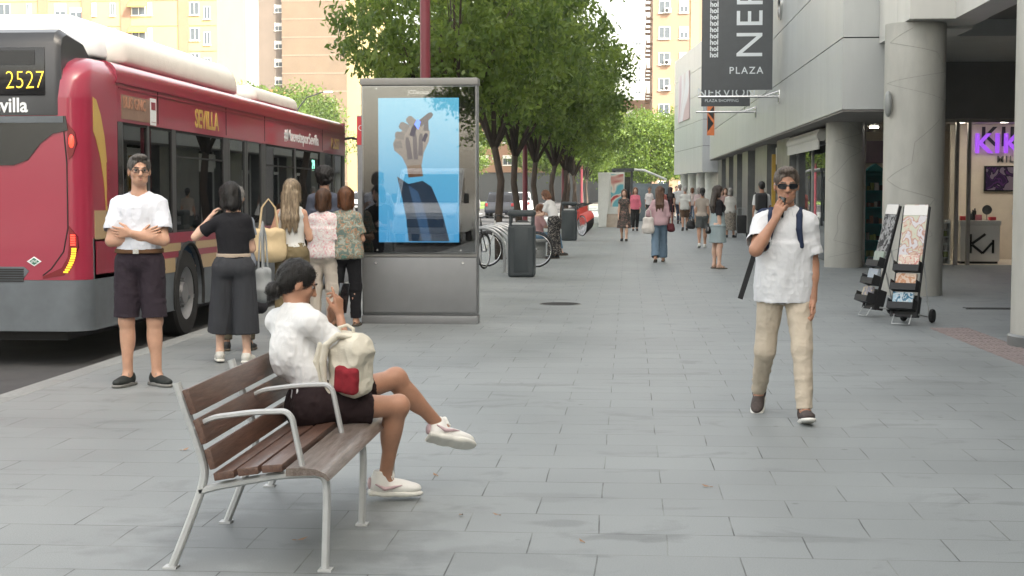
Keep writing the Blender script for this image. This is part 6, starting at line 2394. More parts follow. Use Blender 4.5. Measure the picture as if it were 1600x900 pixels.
# ---- brochure stands on wheels
def brochure_stand(loc, rz, label, prints):
    t = empty('brochure_stand', loc, R(rz), label, 'brochure stand', 'wheeled brochure stands')
    # local: faces -y, leans back (+y) towards the top
    lean = R(17)
    Mx = Matrix.Rotation(-lean, 3, 'X')
    def P_(x, y, z): return Mx @ Vector((x, y, z)) + Vector((0, -.12, .10))
    def lb(mb, x0, x1, y0, y1, z0, z1, bv=0): mb.box(x0, x1, y0, y1, z0, z1, bv, Matrix.Translation((0, -.12, .10)) @ Mx.to_4x4())
    mb = MB()
    for x in (-.185, .165): lb(mb, x, x + .02, 0, .035, 0, 1.30)
    lb(mb, -.165, .165, .005, .03, 0, .03)
    mb.build('frame', M_black, t)
    mb = MB(); lb(mb, -.165, .165, -.006, .008, .62, 1.32, .002)
    p = mb.build('header_board', prints[0], t)
    mb = MB(); lb(mb, -.165, .165, -.012, -.007, 1.19, 1.31); mb.build('header_strip', M_shopwhite, p, smooth=False)
    for k in range(3):
        z0 = .06 + k * .225
        mb = MB(); lb(mb, -.18, .18, -.15 + k * .02, -.008, z0, z0 + .02); lb(mb, -.18, .18, -.15 + k * .02, -.142 + k * .02, z0 + .02, z0 + .075)
        lb(mb, -.18, -.172, -.142 + k * .02, -.008, z0 + .02, z0 + .12); lb(mb, .172, .18, -.142 + k * .02, -.008, z0 + .02, z0 + .12)
        tr = mb.build('tray', M_black, t)
        mb = MB()
        for j in range(5): mb.box(-.14, .14, -.075 + k * .02 + j * .008, -.070 + k * .02 + j * .008, z0 + .022, z0 + .205, 0, Matrix.Translation((0, -.12, .10)) @ Mx.to_4x4())
        mb.build('brochures', prints[1 + k], tr, smooth=False)
    mb = MB()
    mb.tube([(-.17, -.02, .12), (-.17, .36, .07), (.17, .36, .07), (.17, -.02, .12)], .010, 8)
    mb.tube([(-.15, .36, .10), (-.15, .12, .92)], .010, 8); mb.tube([(.15, .36, .10), (.15, .12, .92)], .010, 8)
    mb.tube([(-.12, -.12, .12), (-.12, -.20, .02), (.12, -.20, .02), (.12, -.12, .12)], .008, 8)
    mb.build('undercarriage', M_paint, t)
    mb = MB(); lb(mb, -.165, .165, .036, .15, .02, .26, .01); mb.build('box', M_black, t)
    for x in (-.20, .20):
        mb = MB(); mb.lathe([(.03, -.02), (.075, -.022), (.082, 0), (.075, .022), (.03, .02)], (x, .36, .085), 24, M=Matrix.Rotation(R(90), 3, 'Y'))
        w = mb.build('wheel', M_rubber, t)
    return t
PR = lambda n, c, s=14: print_cloth(n, c, s, interp='LINEAR')
pr = [PR('fam', [(.55, .50, .52), (.62, .60, .62), (.45, .25, .20), (.60, .45, .36), (.55, .56, .45)], 9), PR('bl', [(.10, .28, .40), (.45, .60, .68), (.65, .68, .70), (.06, .18, .28)]), PR('or', [(.60, .36, .22), (.68, .55, .45), (.55, .28, .16)]), PR('pe', [(.62, .42, .30), (.70, .60, .50), (.60, .20, .18), (.72, .68, .6)])]
bs = brochure_stand((3.16, 17.75, 0), -33, 'wheeled brochure stand facing the viewer, family poster on top', pr); bs.scale = (.86, .9, 1.0)
pr2 = [PR('dk', [(.02, .02, .025), (.05, .05, .05), (.3, .3, .3)]), PR('wh', [(.6, .6, .58), (.5, .42, .3), (.25, .25, .3)]), PR('wh2', [(.6, .6, .58), (.4, .45, .5)]), PR('wh3', [(.55, .55, .5), (.3, .35, .3)])]
bs = brochure_stand((2.98, 18.85, 0), -72, 'wheeled brochure stand seen nearly edge-on, left of the other', pr2); bs.scale = (.86, .85, 1.0)

# ---- cars
def car(loc, rz, paint, label, van=False, group='cars in the road'):
    t = empty('van' if van else 'car', loc, R(rz), label, 'van' if van else 'car', group)
    # side profile in y (length, front at +y) and z
    if van:
        L, Wd = 5.2, 1.95
        body = [(-2.55, .35), (2.5, .35), (2.6, .55), (2.6, .95), (2.35, 1.12), (1.75, 1.25), (1.05, 2.15), (.7, 2.32), (-2.4, 2.34), (-2.58, 2.1)]
        cab = [(1.02, 2.02), (1.68, 1.28), (.75, 1.28), (.75, 2.02)]
        tops = None
    else:
        L, Wd = 4.2, 1.76
        body = [(-2.05, .30), (2.0, .30), (2.1, .45), (2.08, .68), (1.9, .80), (1.05, .93), (-1.35, .98), (-1.98, .93), (-2.1, .6)]
        cab = [(-1.75, .95), (1.0, .93), (.35, 1.42), (.05, 1.48), (-.95, 1.48), (-1.35, 1.38)]
    mb = MB(); mb.prism(body, -Wd / 2, Wd / 2, 'yz')
    bmesh.ops.bevel(mb.bm, geom=mb.bm.edges[:], offset=.05, segments=2, affect='EDGES')
    o = mb.build('body', paint, t, ang=50)
    if not van:
        mb = MB(); w = Wd / 2 - .10
        v = [[mb.bm.verts.new((s * (w if z < 1.2 else w - .12), y, z)) for (y, z) in cab] for s in (-1, 1)]
        n = len(cab)
        for i in range(n): mb.bm.faces.new((v[0][i], v[0][(i + 1) % n], v[1][(i + 1) % n], v[1][i]))
        mb.bm.faces.new(v[0]); mb.bm.faces.new(list(reversed(v[1])))
        mb.build('windows', M_gloss, t, ang=60)
        mb = MB(); mb.box(-w + .16, w - .16, -.98, .12, 1.475, 1.51, .012)
        for s in (-1, 1): mb.bar((s * (w - .06), .95, .96), (s * (w - .125), .08, 1.49), .05, .05); mb.bar((s * (w - .06), -1.70, .97), (s * (w - .125), -.95, 1.49), .07, .05); mb.bar((s * (w - .02), -.35, .95), (s * (w - .115), -.38, 1.48), .06, .04)
        mb.build('roof', paint, t)
    else:
        mb = MB()
        w = Wd / 2
        f0, f1 = Vector((0, 1.76, 1.27)), Vector((0, 1.10, 2.12))
        nrm_ = Vector((0, .79, .61)) * .02
        mb.quad(f0 + nrm_ + Vector((-w + .1, 0, 0)), f0 + nrm_ + Vector((w - .1, 0, 0)), f1 + nrm_ + Vector((w - .16, 0, 0)), f1 + nrm_ + Vector((-w + .16, 0, 0)))
        mb.build('windscreen', M_gloss, t)
        for s in (-1, 1):
            mb = MB(); mb.prism(cab, s * w + .006 * s, s * w + .002 * s, 'yz'); mb.build('side_window', M_gloss, t)
            mb = MB(); mb.box(s * (w + .04), s * (w + .20), 1.3, 1.45, 1.25, 1.55, .02) if s > 0 else mb.box(-(w + .20), -(w + .04), 1.3, 1.45, 1.25, 1.55, .02); mb.build('mirror', M_black, t)
    fy = 2.62 if van else 2.09
    mb = MB(); mb.box(-.55, .55, fy - .04, fy + .012, .55 if van else .48, .80 if van else .62, .01); mb.build('grille', M_black, t)
    for s in (-1, 1):
        mb = MB(); mb.ell((s * (Wd / 2 - .22), fy - .10, .90 if van else .66), (.17, .14, .10), 12); mb.build('headlight', M_shopwhite, t)
        mb = MB(); mb.box(s * (Wd / 2 - .12) - .07, s * (Wd / 2 - .12) + .07, -fy - .01 if van else -2.13, -fy + .05 if van else -2.03, .70, .88, .01); mb.build('tail_light', M_lred if False else M_red, t)
    for s in (-1, 1):
        for y in ((1.7, -1.6) if van else (1.32, -1.28)):
            mb = MB(); mb.lathe([(.20, -.10), (.31, -.10), (.33, 0), (.31, .10), (.20, .10)], (s * (Wd / 2 - .10), y, .33), 24, M=Matrix.Rotation(R(90), 3, 'Y'), caps=False); w_ = mb.build('wheel', M_rubber, t)
            mb = MB(); mb.lathe([(.21, -.09), (.05, -.10), (.05, .10), (.21, .09)], (s * (Wd / 2 - .10), y, .33), 20, M=Matrix.Rotation(R(90), 3, 'Y')); mb.build('rim', M_chrome, w_)
    return t
P_w = pmat('paint_white', (.72, .73, .74), rough=.25, coat=.5, var=0)
P_d = pmat('paint_dark', (.03, .035, .05), rough=.25, coat=.5, var=0)
P_s = pmat('paint_silver', (.40, .42, .45), rough=.3, metal=.5, coat=.5, var=0)
P_b = pmat('paint_blue', (.10, .25, .38), rough=.25, coat=.5, var=0)
car((-6.0, -12.8, -.12), 0, P_w, 'white van behind the viewpoint, mirrored in the screen glass', van=True)
car((-7.6, 92, -.12), 0, P_d, 'dark car seen between the trunks in front of the woman')
car((-7.4, 104, -.12), 0, P_w, 'white car ahead of the dark car')
car((-11.3, 76, -.12), 2, P_s, 'silver car in the second lane, seen left of the bin')
car((-14.0, 96, -.12), 90, P_b, 'pale blue car turning across the road')
car((-20.5, 118, -.12), 180, P_w, 'white car on the far carriageway')
car((-12.5, 118, -.12), 0, P_s, 'silver car far up the middle lane')
car((-21.5, 84, -.12), 180, P_w, 'white car opposite, near the trees across the road')
# ---- yellow kiosk and shrubs across
t = empty('street_kiosk', (-19.4, 150, 0), 0, 'small yellow kiosk across the junction under the trees', 'kiosk')
mb = MB(); mb.box(-1.3, 1.3, 0, 2, -.1, 2.4, .03); mb.build('body', pmat('kiosk_yellow', (.70, .42, .04), rough=.5), t)
mb = MB(); mb.box(-1.6, 1.6, -.5, 2.2, 2.4, 2.6, .03); mb.build('roof', M_kiol, t)
mb = MB(); mb.box(-.9, .9, -.02, -.002, 1.0, 1.9); mb.build('hatch', M_black, t, smooth=False)
# thin curved lamp beyond the bus
t = empty('curved_street_lamp', (-22.0, 100, 0), 0, 'slender curved street lamp across the road above the bus front', 'street lamp')
mb = MB(); mb.tube([(0, 0, 0), (0, 0, 5.5), (.25, 0, 6.8), (.9, 0, 7.6), (2.0, 0, 7.95)], [.08, .06, .05, .04, .035], 8); mb.build('pole', M_black, t)
mb = MB(); mb.box(2.0, 2.6, -.1, .1, 7.88, 8.0, .03); mb.build('lamp_head', M_paint, t)
# litter and leaves on the ground
r_ = random.Random(9)
M_litt = pmat('litter_leaf', (.30, .17, .09), rough=.8, var=.2)
for i, (x, y) in enumerate(((-1.03, 8.1), (-.78, 7.10), (-.62, 7.12), (-1.42, 6.55), (-1.25, 9.9), (-.2, 6.6), (.4, 7.9), (-2.6, 8.8))):
    mb = MB()
    w = r_.uniform(.010, .018)
    p = [(-w, -.004, .003), (0, -w * .5, .004), (w, 0, .010), (0, w * .5, .004)]
    mb.quad(*p)
    mb.tube([(-w, 0, .003), (-w * 1.6, .002, .004)], .001, 4)
    o = mb.build('dry_leaf', M_litt, loc=(x, y, 0)); o.rotation_euler = (0, 0, r_.uniform(0, 6)); o.scale = (1.6,) * 3
    tag(o, 'dry brown leaf on the paving ' + ('right of the planted white shoe', 'ahead of the bench, left of a pair', 'ahead of the bench, right of a pair', 'under the bench seat', 'beyond the bench towards the manhole cover', 'farthest to the near right of the bench', 'alone in the open middle of the pavement', 'to the left of the bench near the kerb')[i], 'leaf', 'dry leaves on the paving')
# ------------------------------------------------------------------ the three near figures
M_white = cloth('white', (0.66, 0.66, 0.66), bump=.15)
M_whiteshoe = pmat('shoe_white', (0.72, 0.71, 0.68), rough=.5, var=.06)
# seated woman, looking at her phone
o_ = A(-1.47, 7.22, 0)
W = lambda x, y, z: A(x, y, z) - o_
poseS = dict(pel=(-66, -12, 0), chest=(-46, 14, 0), head=(-68, 22, 0),
             J=dict(P=W(-1.50, 7.22, .535), C=W(-1.605, 7.22, .80), N=W(-1.585, 7.235, .968), HC=W(-1.585, 7.26, 1.088),
                    shL=W(-1.695, 7.315, .895), shR=W(-1.485, 7.125, .905),
                    elR=W(-1.325, 7.17, .735), wrR=W(-1.385, 7.27, .935), haR=nrm(A(-.10, .06, .98)), pnR=nrm(A(-.75, .35, .1)),
                    elL=W(-1.62, 7.53, .72), wrL=W(-1.47, 7.50, .90), haL=nrm(A(.35, -.1, .9)), pnL=nrm(A(.6, -.5, .1)),
                    hpR=W(-1.47, 7.14, .50), knR=W(-1.115, 7.34, .485), anR=W(-1.20, 7.45, .105),
                    hpL=W(-1.50, 7.32, .505), knL=W(-1.165, 7.60, .585), anL=W(-.955, 7.755, .315)),
             curlsR=[.12, .75, .9, 1.0], curlL=.8, ftR=(-78, 2), ftL=(-62, 14, -38))
sw, JS = person('seated woman in white tee and dark shorts, legs crossed on the bench, phone raised',
                (-1.47, 7.22, 0), 0, H=1.62, sex='f', pose=poseS, skin='tan', hair=('bun', 'black'),
                top=dict(mat=M_white, sleeve=.58, hem=-.045, off=.014, flare=.014, wr=1.9, name='shirt', neck=.060),
                bottom=dict(kind='shorts', end=.62, off=.019, mat=cloth('brownshort', (.022, .013, .014)), waist=.085, flare=.014),
                shoes=dict(mat=M_whiteshoe, name='shoe', style='high'), vox=.0045, limb=.93, fat=.88)

# standing man, arms folded
poseM = dict(pel=(0, 0, 0), chest=(0, -2, 0), head=(16, 2, 0),
             uaR=(.17, .30, -1), uaL=(-.17, .38, -1), faR=(-.95, .33, .10), faL=(.93, .38, .22),
             haR=(-.9, .05, .42), haL=(.9, .0, .1), pnR=(-.2, -1, 0), pnL=(.2, -1, .2), curlR=.25, curlL=.3,
             thR=(.035, .0, -1), thL=(-.045, .0, -1), snR=(.0, -.03, -1), snL=(-.02, -.03, -1), ftR=(-22, 0), ftL=(42, 0))
sm, JM = person('man with folded arms in white tee, dark shorts and glasses by the bus rear wheel',
                (-3.80, 11.72, 0), 180 + 8, H=1.80, sex='m', pose=poseM, skin='mid', hair=('short', 'salt'),
                top=dict(mat=cloth('white2', (.62, .64, .70), bump=.15), sleeve=.72, hem=-.068, off=.014, flare=.016, wr=1.7, name='shirt', belly=.006),
                bottom=dict(kind='shorts', end=.93, off=.012, flare=.022, mat=cloth('shortsdark', (.030, .022, .030)), waist=.085, belt=cloth('belt', (.12, .065, .035), bump=.1)),
                shoes=dict(mat=pmat('shoe_black', (.010, .014, .013), rough=.7, var=.1), sole=pmat('sole_grey', (.16, .16, .15)), name='shoe'), vox=.0048, belly=.015, fat=1.03)


def glasses(root, J, dark, name='glasses', lensmat=None, size=1.0):
    s, HC, (r, f, u) = J['s'], J['HC'], J['FH']
    def pt(x, y, z): return HC + (r * x + f * y + u * z) * s
    mb = MB()
    for q in (1, -1):
        c = [pt(q * (.034 + .024 * size * math.cos(a)), .100 - abs(.012 * math.cos(a) + .012) * .5, -.002 + .0135 * size * math.copysign(abs(math.sin(a)) ** .6, math.sin(a))) for a in [2 * math.pi * i / 16 for i in range(16)]]
        mb.tube(c, .0022, 6, closed=True)
        mb.tube([pt(q * .058, .092, .004), pt(q * .078, .06, .006), pt(q * .083, -.01, .004)], .0022, 6)
    mb.tube([pt(-.012, .101, .004), pt(.012, .101, .004)], .0022, 6)
    o = mb.build(name, M_gloss, root)
    mb = MB()
    for q in (1, -1):
        S = [pt(q * (.034 + .023 * size * math.cos(a)), .0995 - abs(.012 * math.cos(a) + .012) * .5, -.002 + .0145 * size * math.sin(a)) for a in [2 * math.pi * i / 16 for i in range(16)]]
        vs = [mb.bm.verts.new(p) for p in S]
        mb.bm.faces.new(vs)
    mb.build('lens', lensmat, o, smooth=False)
    return o


glasses(sm, JM, False, lensmat=glassmat('specs_lens', (.75, .75, .75), .95, .02, 1.4))

# walking man on the phone
poseW = dict(pel=(4, 2, 0), chest=(-3, 4, 0), head=(4, 6, 0),
             uaR=(.14, .62, -.50), faR=(-.54, -.20, .86), haR=(-.30, -.05, .95), pnR=(-.5, -.85, 0), curlsR=[.35, .45, .55, .6], thumbR=.4,
             uaL=(-.12, -.05, -1), faL=(-.02, .22, -1), haL=(0, .15, -1), pnL=(1, .2, 0), curlL=.45,
             thL=(-.07, .40, -1), snL=(-.05, .22, -1), thR=(.09, -.10, -1), snR=(.12, -.82, -1), ftL=(8, -12), ftR=(-8, 30), ground='L')
wm, JW = person('walking man in white polo, beige trousers and sunglasses holding a phone to his face',
                (1.03, 10.42, 0), 180 - 4, H=1.72, sex='m', pose=poseW, skin='tan', hair=('short', 'ash'),
                top=dict(mat=cloth('white3', (.64, .645, .66), bump=.15), sleeve=.74, hem=.13, off=.018, flare=.014, wr=1.5, loose=True, name='polo_shirt', collar=True, neck=.060),
                bottom=dict(kind='trousers', end=1.985, off=.007, flare=.004, width=1.12, mat=cloth('beige', (.50, .43, .34)), waist=.05),
                shoes=dict(mat=pmat('shoe_brown', (.065, .050, .045), rough=.8, var=.3, scale=40), name='shoe', style='trainer'), vox=.0048, fat=1.0, limb=1.0)
glasses(wm, JW, True, name='sunglasses', lensmat=pmat('lens_dark', (.008, .008, .010), rough=.05, var=0), size=1.32)
# ------------------------------------------------------------------ the queue at the bus and the people farther along
def C_(name, col, **k): return cloth(name, col, **k)
SH_d = dict(mat=pmat('shoe_dark', (.02, .02, .022), rough=.6), sole=M_soleD)
SH_w = dict(mat=M_whiteshoe)
SH_s = dict(mat=pmat('sandal', (.02, .015, .012), rough=.5), sole=M_soleD, style='sandal', name='sandal')
SH_t = dict(mat=pmat('sandal_tan', (.28, .15, .08), rough=.6), sole=M_soleD, style='sandal', name='sandal')
def T_(mat, **k): return dict(mat=mat, **k)
idle = dict(thR=(.05, .02, -1), thL=(-.05, .0, -1), snR=(.02, -.05, -1), snL=(-.02, -.05, -1), ftR=(-12, 0), ftL=(14, 0))
def walk(ph=1, a=.30):
    d = dict(liftR=.03 if ph < 0 else 0, liftL=.03 if ph > 0 else 0)
    if ph > 0: d.update(thR=(.0, a, -1), snR=(0, a * .25, -1), thL=(0, -a * .5, -1), snL=(0, -a * 1.5, -1), ftR=(-4, -6), ftL=(4, 22), uaR=(.14, -.22, -1), uaL=(-.14, .22, -1))
    else: d.update(thL=(.0, a, -1), snL=(0, a * .25, -1), thR=(0, -a * .5, -1), snR=(0, -a * 1.5, -1), ftL=(4, -6), ftR=(-4, 22), uaR=(.14, .22, -1), uaL=(-.14, -.22, -1))
    return d
def U(*ds, **k):
    o = {}
    for d in ds: o.update(d)
    o.update(k)
    return o
Qg = 'people waiting beside the bus'
Wg = 'people walking on the far pavement'
# woman in black, hand to her face
p4, J4 = person('woman in black top and dark culottes, hand raised to her face, nearest in the queue', (-3.50, 13.35, 0), 6, 1.60, 'f',
    U(idle, chest=(8, 3, -2), head=(22, 10, 0), uaL=(-.80, .22, -.52), faL=(.62, .22, .85), haL=(.5, .1, .8), pnL=(.8, .2, 0), curlL=.6, uaR=(.15, .2, -1), faR=(-.25, .9, .15), thL=(-.12, .18, -1), snL=(-.02, -.1, -1)),
    'light', ('bob', 'black'), T_(C_('black', (.014, .014, .017)), sleeve=.62, hem=-.06, off=.012, wr=.8), T_(C_('charcoal', (.040, .042, .048)), kind='culottes', end=1.3, cut=.52, off=.012, flare=.03, waist=.10, belt=C_('beltpale', (.42, .34, .27))), U(SH_w, mat=pmat('shoe_cream', (.55, .54, .50), rough=.6)), .007, Qg, fat=1.06)
mb = MB(); mb.tube([worldp(p4, J4['wrL'] + A(math.cos(a) * .03, math.sin(a) * .03, 0)) - p4.location for a in [k * .785 for k in range(8)]], .005, 6, closed=True)
# grey-haired person with striped tote
p5, J5 = person('grey-haired person half hidden behind the woman in black', (-3.72, 14.35, 0), 4, 1.56, 'f', U(idle, faR=(-.1, .8, .2)), 'mid', ('short', 'grey'),
    T_(C_('greyblue', (.22, .24, .28)), sleeve=.5, hem=.04, loose=True), T_(C_('olive', (.10, .085, .06)), end=1.92), SH_d, .009, Qg)
p6, J6 = person('woman with long blonde hair in white sleeveless top carrying a cream tote', (-3.50, 15.75, 0), 2, 1.64, 'f', U(idle, uaL=(-.35, -.10, -1), faL=(.05, .75, .1), uaR=(.22, .05, -1), faR=(-.1, .9, .2), head=(-4, 4, 0)), 'mid', ('long', 'blond'),
    T_(C_('whitetop', (.62, .62, .60)), sleeve=0, hem=-.05, off=.010), T_(C_('khaki', (.17, .135, .075)), end=1.95, off=.012, flare=.02), SH_t, .008, Qg)
p7, J7 = person('woman with short brown hair, white flowered blouse and cream trousers', (-3.42, 17.0, 0), -4, 1.54, 'f', U(idle, faR=(-.1, .9, .1)), 'mid', ('bob', 'brown'),
    T_(print_cloth('flower', [(.66, .62, .60), (.62, .60, .60), (.60, .32, .34), (.66, .64, .62)], 26), sleeve=.95, hem=.08, loose=True, off=.016), T_(C_('cream', (.52, .47, .41)), end=1.93, off=.014, flare=.02), SH_t, .009, Qg, fat=1.08)
p8, J8 = person('tall man with dark curly hair in slate shirt at the front of the queue', (-3.72, 18.6, 0), -6, 1.80, 'm', U(idle, head=(20, 0, 0)), 'mid', ('curly', 'black'),
    T_(C_('slate', (.075, .085, .115)), sleeve=.8, hem=.1, loose=True), T_(C_('navy', (.03, .035, .05)), end=1.94), SH_d, .009, Qg)
p9, J9 = person('woman with auburn bob in green and orange print shirt and black trousers', (-3.17, 17.05, 0), 6, 1.56, 'f', U(idle, uaR=(.25, .05, -1), faR=(-.1, .9, .1), faL=(.2, .95, .2)), 'mid', ('bob', 'auburn'),
    T_(print_cloth('tropic', [(.12, .17, .15), (.30, .30, .24), (.36, .20, .12), (.10, .20, .17), (.33, .35, .30)], 16), sleeve=.75, hem=.10, loose=True, off=.018), T_(C_('black2', (.012, .012, .014)), end=1.96, off=.010), SH_s, .009, Qg, fat=1.1)
p10, J10 = person('dark-haired person in black shorts between the queue and the advertising panel', (-3.05, 18.9, 0), 30, 1.62, 'm', U(idle), 'mid', ('short', 'black'),
    T_(C_('black3', (.02, .02, .024)), sleeve=.7, hem=.08, loose=True), T_(C_('black4', (.018, .018, .02)), kind='shorts', end=.9, flare=.03), SH_d, .010, Qg)
# beside the litter bin
p12, J12 = person('woman in white tee and black patterned trousers bending towards a seated person', (-1.66, 34.3, 0), 62, 1.58, 'f', U(idle, chest=(0, 22, 0), pel=(0, 8, 0), head=(0, 30, 0), uaR=(.1, .35, -1), faR=(0, 1, .1), uaL=(-.1, .35, -1), faL=(0, 1, -.1)), 'light', ('bob', 'auburn'),
    T_(M_white, sleeve=.7, hem=-.02, off=.014), T_(print_cloth('dots', [(.014, .014, .016), (.016, .016, .018), (.012, .012, .015), (.014, .014, .016), (.016, .016, .016), (.30, .27, .24)], 30), end=1.97, off=.02, flare=.045, width=1.5), SH_d, .011)
o = A(-2.05, 34.9, 0)
p13, J13 = person('seated person in blue jeans and pink top behind the litter bin', (-2.05, 34.9, 0), -70, 1.62, 'f',
    dict(J=dict(P=A(0, 0, .52), C=A(0, -.04, .80), N=A(0, .0, .99), HC=A(0, .05, 1.11), shR=A(.15, 0, .93), shL=A(-.15, 0, .93), elR=A(.2, .1, .70), elL=A(-.2, .1, .70), wrR=A(.1, .3, .68), wrL=A(-.1, .3, .68),
                haR=A(0, 1, 0), haL=A(0, 1, 0), pnR=A(0, 0, -1), pnL=A(0, 0, -1), hpR=A(.09, .02, .48), hpL=A(-.09, .02, .48), knR=A(.12, .40, .52), knL=A(-.12, .40, .50), anR=A(.12, .50, .12), anL=A(-.12, .30, .12)), ftR=(0, 0), ftL=(0, 0)),
    'light', ('bob', 'auburn'), T_(C_('pink1', (.50, .30, .30)), sleeve=.9, hem=0), T_(C_('jeans', (.10, .19, .28)), end=1.8), SH_d, .012)
st = empty('concrete_seat', (-2.15, 34.85, 0), R(-70), 'low stone block seat under the woman in jeans, behind the bin', 'seat')
mb = MB(); mb.box(-.5, .5, -.24, .20, .36, .43, .01); mb.build('seat', M_kerb, st)
for x in (-.38, .26):
    mb = MB(); mb.box(x, x + .12, -.2, .16, 0, .36, .01); mb.build('leg', M_kerb, st)
# far walkers: facing +Y is away from the viewpoint
def far_p(label, x, y, rz, H, sex, hair, top, bottom, shoes, ph=0, skin='mid', v=.013, pose=None, **k):
    return person(label, (x, y, 0), rz, H, sex, U(walk(ph) if ph else idle, pose or {}), skin, hair, top, bottom, shoes, v, k.pop('group', Wg), **k)
wA, JA = far_p('woman in pink jumper and flared jeans walking away with a white bag', .64, 32.7, 0, 1.62, 'f', ('long', 'brown'),
    T_(C_('pink2', (.46, .31, .33)), sleeve=1.7, hem=.10, loose=True), T_(C_('jeans2', (.13, .19, .25)), end=1.97, flare=.035, width=1.3), SH_t, 1, pose=dict(uaL=(-.45, -.1, -1), faL=(.5, .3, -.4), uaR=(.25, 0, -1), faR=(-.3, .2, -1)))
wB, JB = far_p('woman in pale grey dress and black cardigan with black sandals', 1.70, 30.1, -70, 1.62, 'f', ('long', 'dark'),
    T_(C_('black5', (.015, .014, .016)), sleeve=.9, hem=-.12, off=.014), T_(C_('palegrey', (.30, .36, .37)), kind='dress', len=.42, waist=.24, rx=.20, ry=.18), SH_s, 0, 'light', v=.011, pose=dict(uaL=(-.1, .1, -1), faL=(.1, .1, -1), uaR=(.1, -.1, -1), faR=(0, .1, -1)))
far_p('woman in beige top and grey shorts carrying a dark handbag, ahead of the pale dress', 1.93, 41.0, 0, 1.60, 'f', ('bun', 'black'), T_(C_('beige2', (.42, .36, .31)), sleeve=.6, hem=.05), T_(C_('grey2', (.12, .13, .13)), kind='shorts', end=.8, flare=.03), SH_w, 1)
far_p('woman in dark flowered dress walking towards the viewer', -.15, 46.1, 176, 1.56, 'f', ('long', 'brown'), T_(print_cloth('darkfl', [(.03, .035, .03), (.10, .08, .07), (.02, .02, .02), (.2, .12, .1)], 22), sleeve=.4, hem=-.1), T_(print_cloth('darkfl', [], 1), kind='dress', len=.52, waist=.12, rx=.24, ry=.2), SH_d, -1, 'light')
far_p('woman in bright pink top walking towards the viewer near the poster panel', .22, 58, 185, 1.64, 'f', ('long', 'auburn'), T_(C_('hotpink', (.62, .16, .22)), sleeve=1.6, hem=.1, loose=True), T_(C_('black6', (.02, .02, .02)), end=1.9), SH_d, 1, 'light')
far_p('man in white shirt and shorts, left of the pair with caps', 2.10, 58.5, 0, 1.66, 'm', ('short', 'grey'), T_(C_('white4', (.60, .60, .57)), sleeve=.8, hem=.12, loose=True), T_(C_('brown2', (.12, .075, .05)), kind='shorts', end=.9, flare=.03), SH_d, 1)
far_p('woman in pale pink blouse, right of the pair with caps', 2.75, 61.5, 0, 1.64, 'f', ('bob', 'grey'), T_(C_('white5', (.58, .45, .45)), sleeve=.8, hem=.12, loose=True), T_(C_('tan2', (.32, .25, .18)), end=1.9), SH_w, -1)
far_p('woman in short black dress with bare legs walking away', 1.75, 66.5, 0, 1.68, 'f', ('long', 'dark'), T_(C_('black7', (.015, .015, .017)), sleeve=.5, hem=-.1), T_(C_('black7', (.015, .015, .017)), kind='dress', len=.36, waist=.12), SH_d, 1, 'light')
far_p('grey-haired woman in white top and patterned skirt by the marble piers', 3.25, 50.0, -10, 1.60, 'f', ('bob', 'grey'), T_(C_('white6', (.60, .58, .54)), sleeve=.8, hem=.1, loose=True), T_(print_cloth('skirtp', [(.24, .2, .16), (.4, .36, .3), (.12, .1, .09)], 24), kind='skirt', len=.72, waist=.09), SH_d, 0)
wM_, JMM = far_p('young man in white tee with black backpack standing by the white doorway', 3.25, 38.2, 8, 1.74, 'm', ('short', 'black'), T_(M_white, sleeve=.75, hem=.12, loose=True), T_(C_('dark8', (.04, .042, .05)), end=1.93), SH_d, 0, 'tan')
far_p('person in light blue shirt and grey trousers partly behind the near column', 7.42, 29.6, 10, 1.66, 'm', ('short', 'dark'), T_(C_('ltblue', (.30, .40, .56)), sleeve=.9, hem=.05, loose=True), T_(C_('grey9', (.16, .17, .20)), end=1.94), SH_d, 0, group='people by the shop')
for (x, y, hc, sx_, nm, col, lab, z) in ((-5.75, 17.7, 'black', 'm', 'hivis', (.45, .55, .05), 'passenger in yellow safety vest standing behind the second bus window', .34), (-6.2, 21.9, 'dark', 'f', 'pas1', (.25, .1, .1), 'passenger in dark red standing inside the bus past the middle door', .34), (-5.6, 23.6, 'grey', 'm', 'pas2', (.3, .32, .36), 'passenger in grey standing near the front of the bus', .34)):
    person(lab, (x, y, z), 60, 1.66, sx_, idle, 'mid', ('short' if sx_ == 'm' else 'bob', hc), T_(C_(nm, col), sleeve=.8, hem=.1, loose=True), T_(C_('pasb', (.04, .045, .06)), end=1.93), SH_d, .016, 'passengers inside the bus')
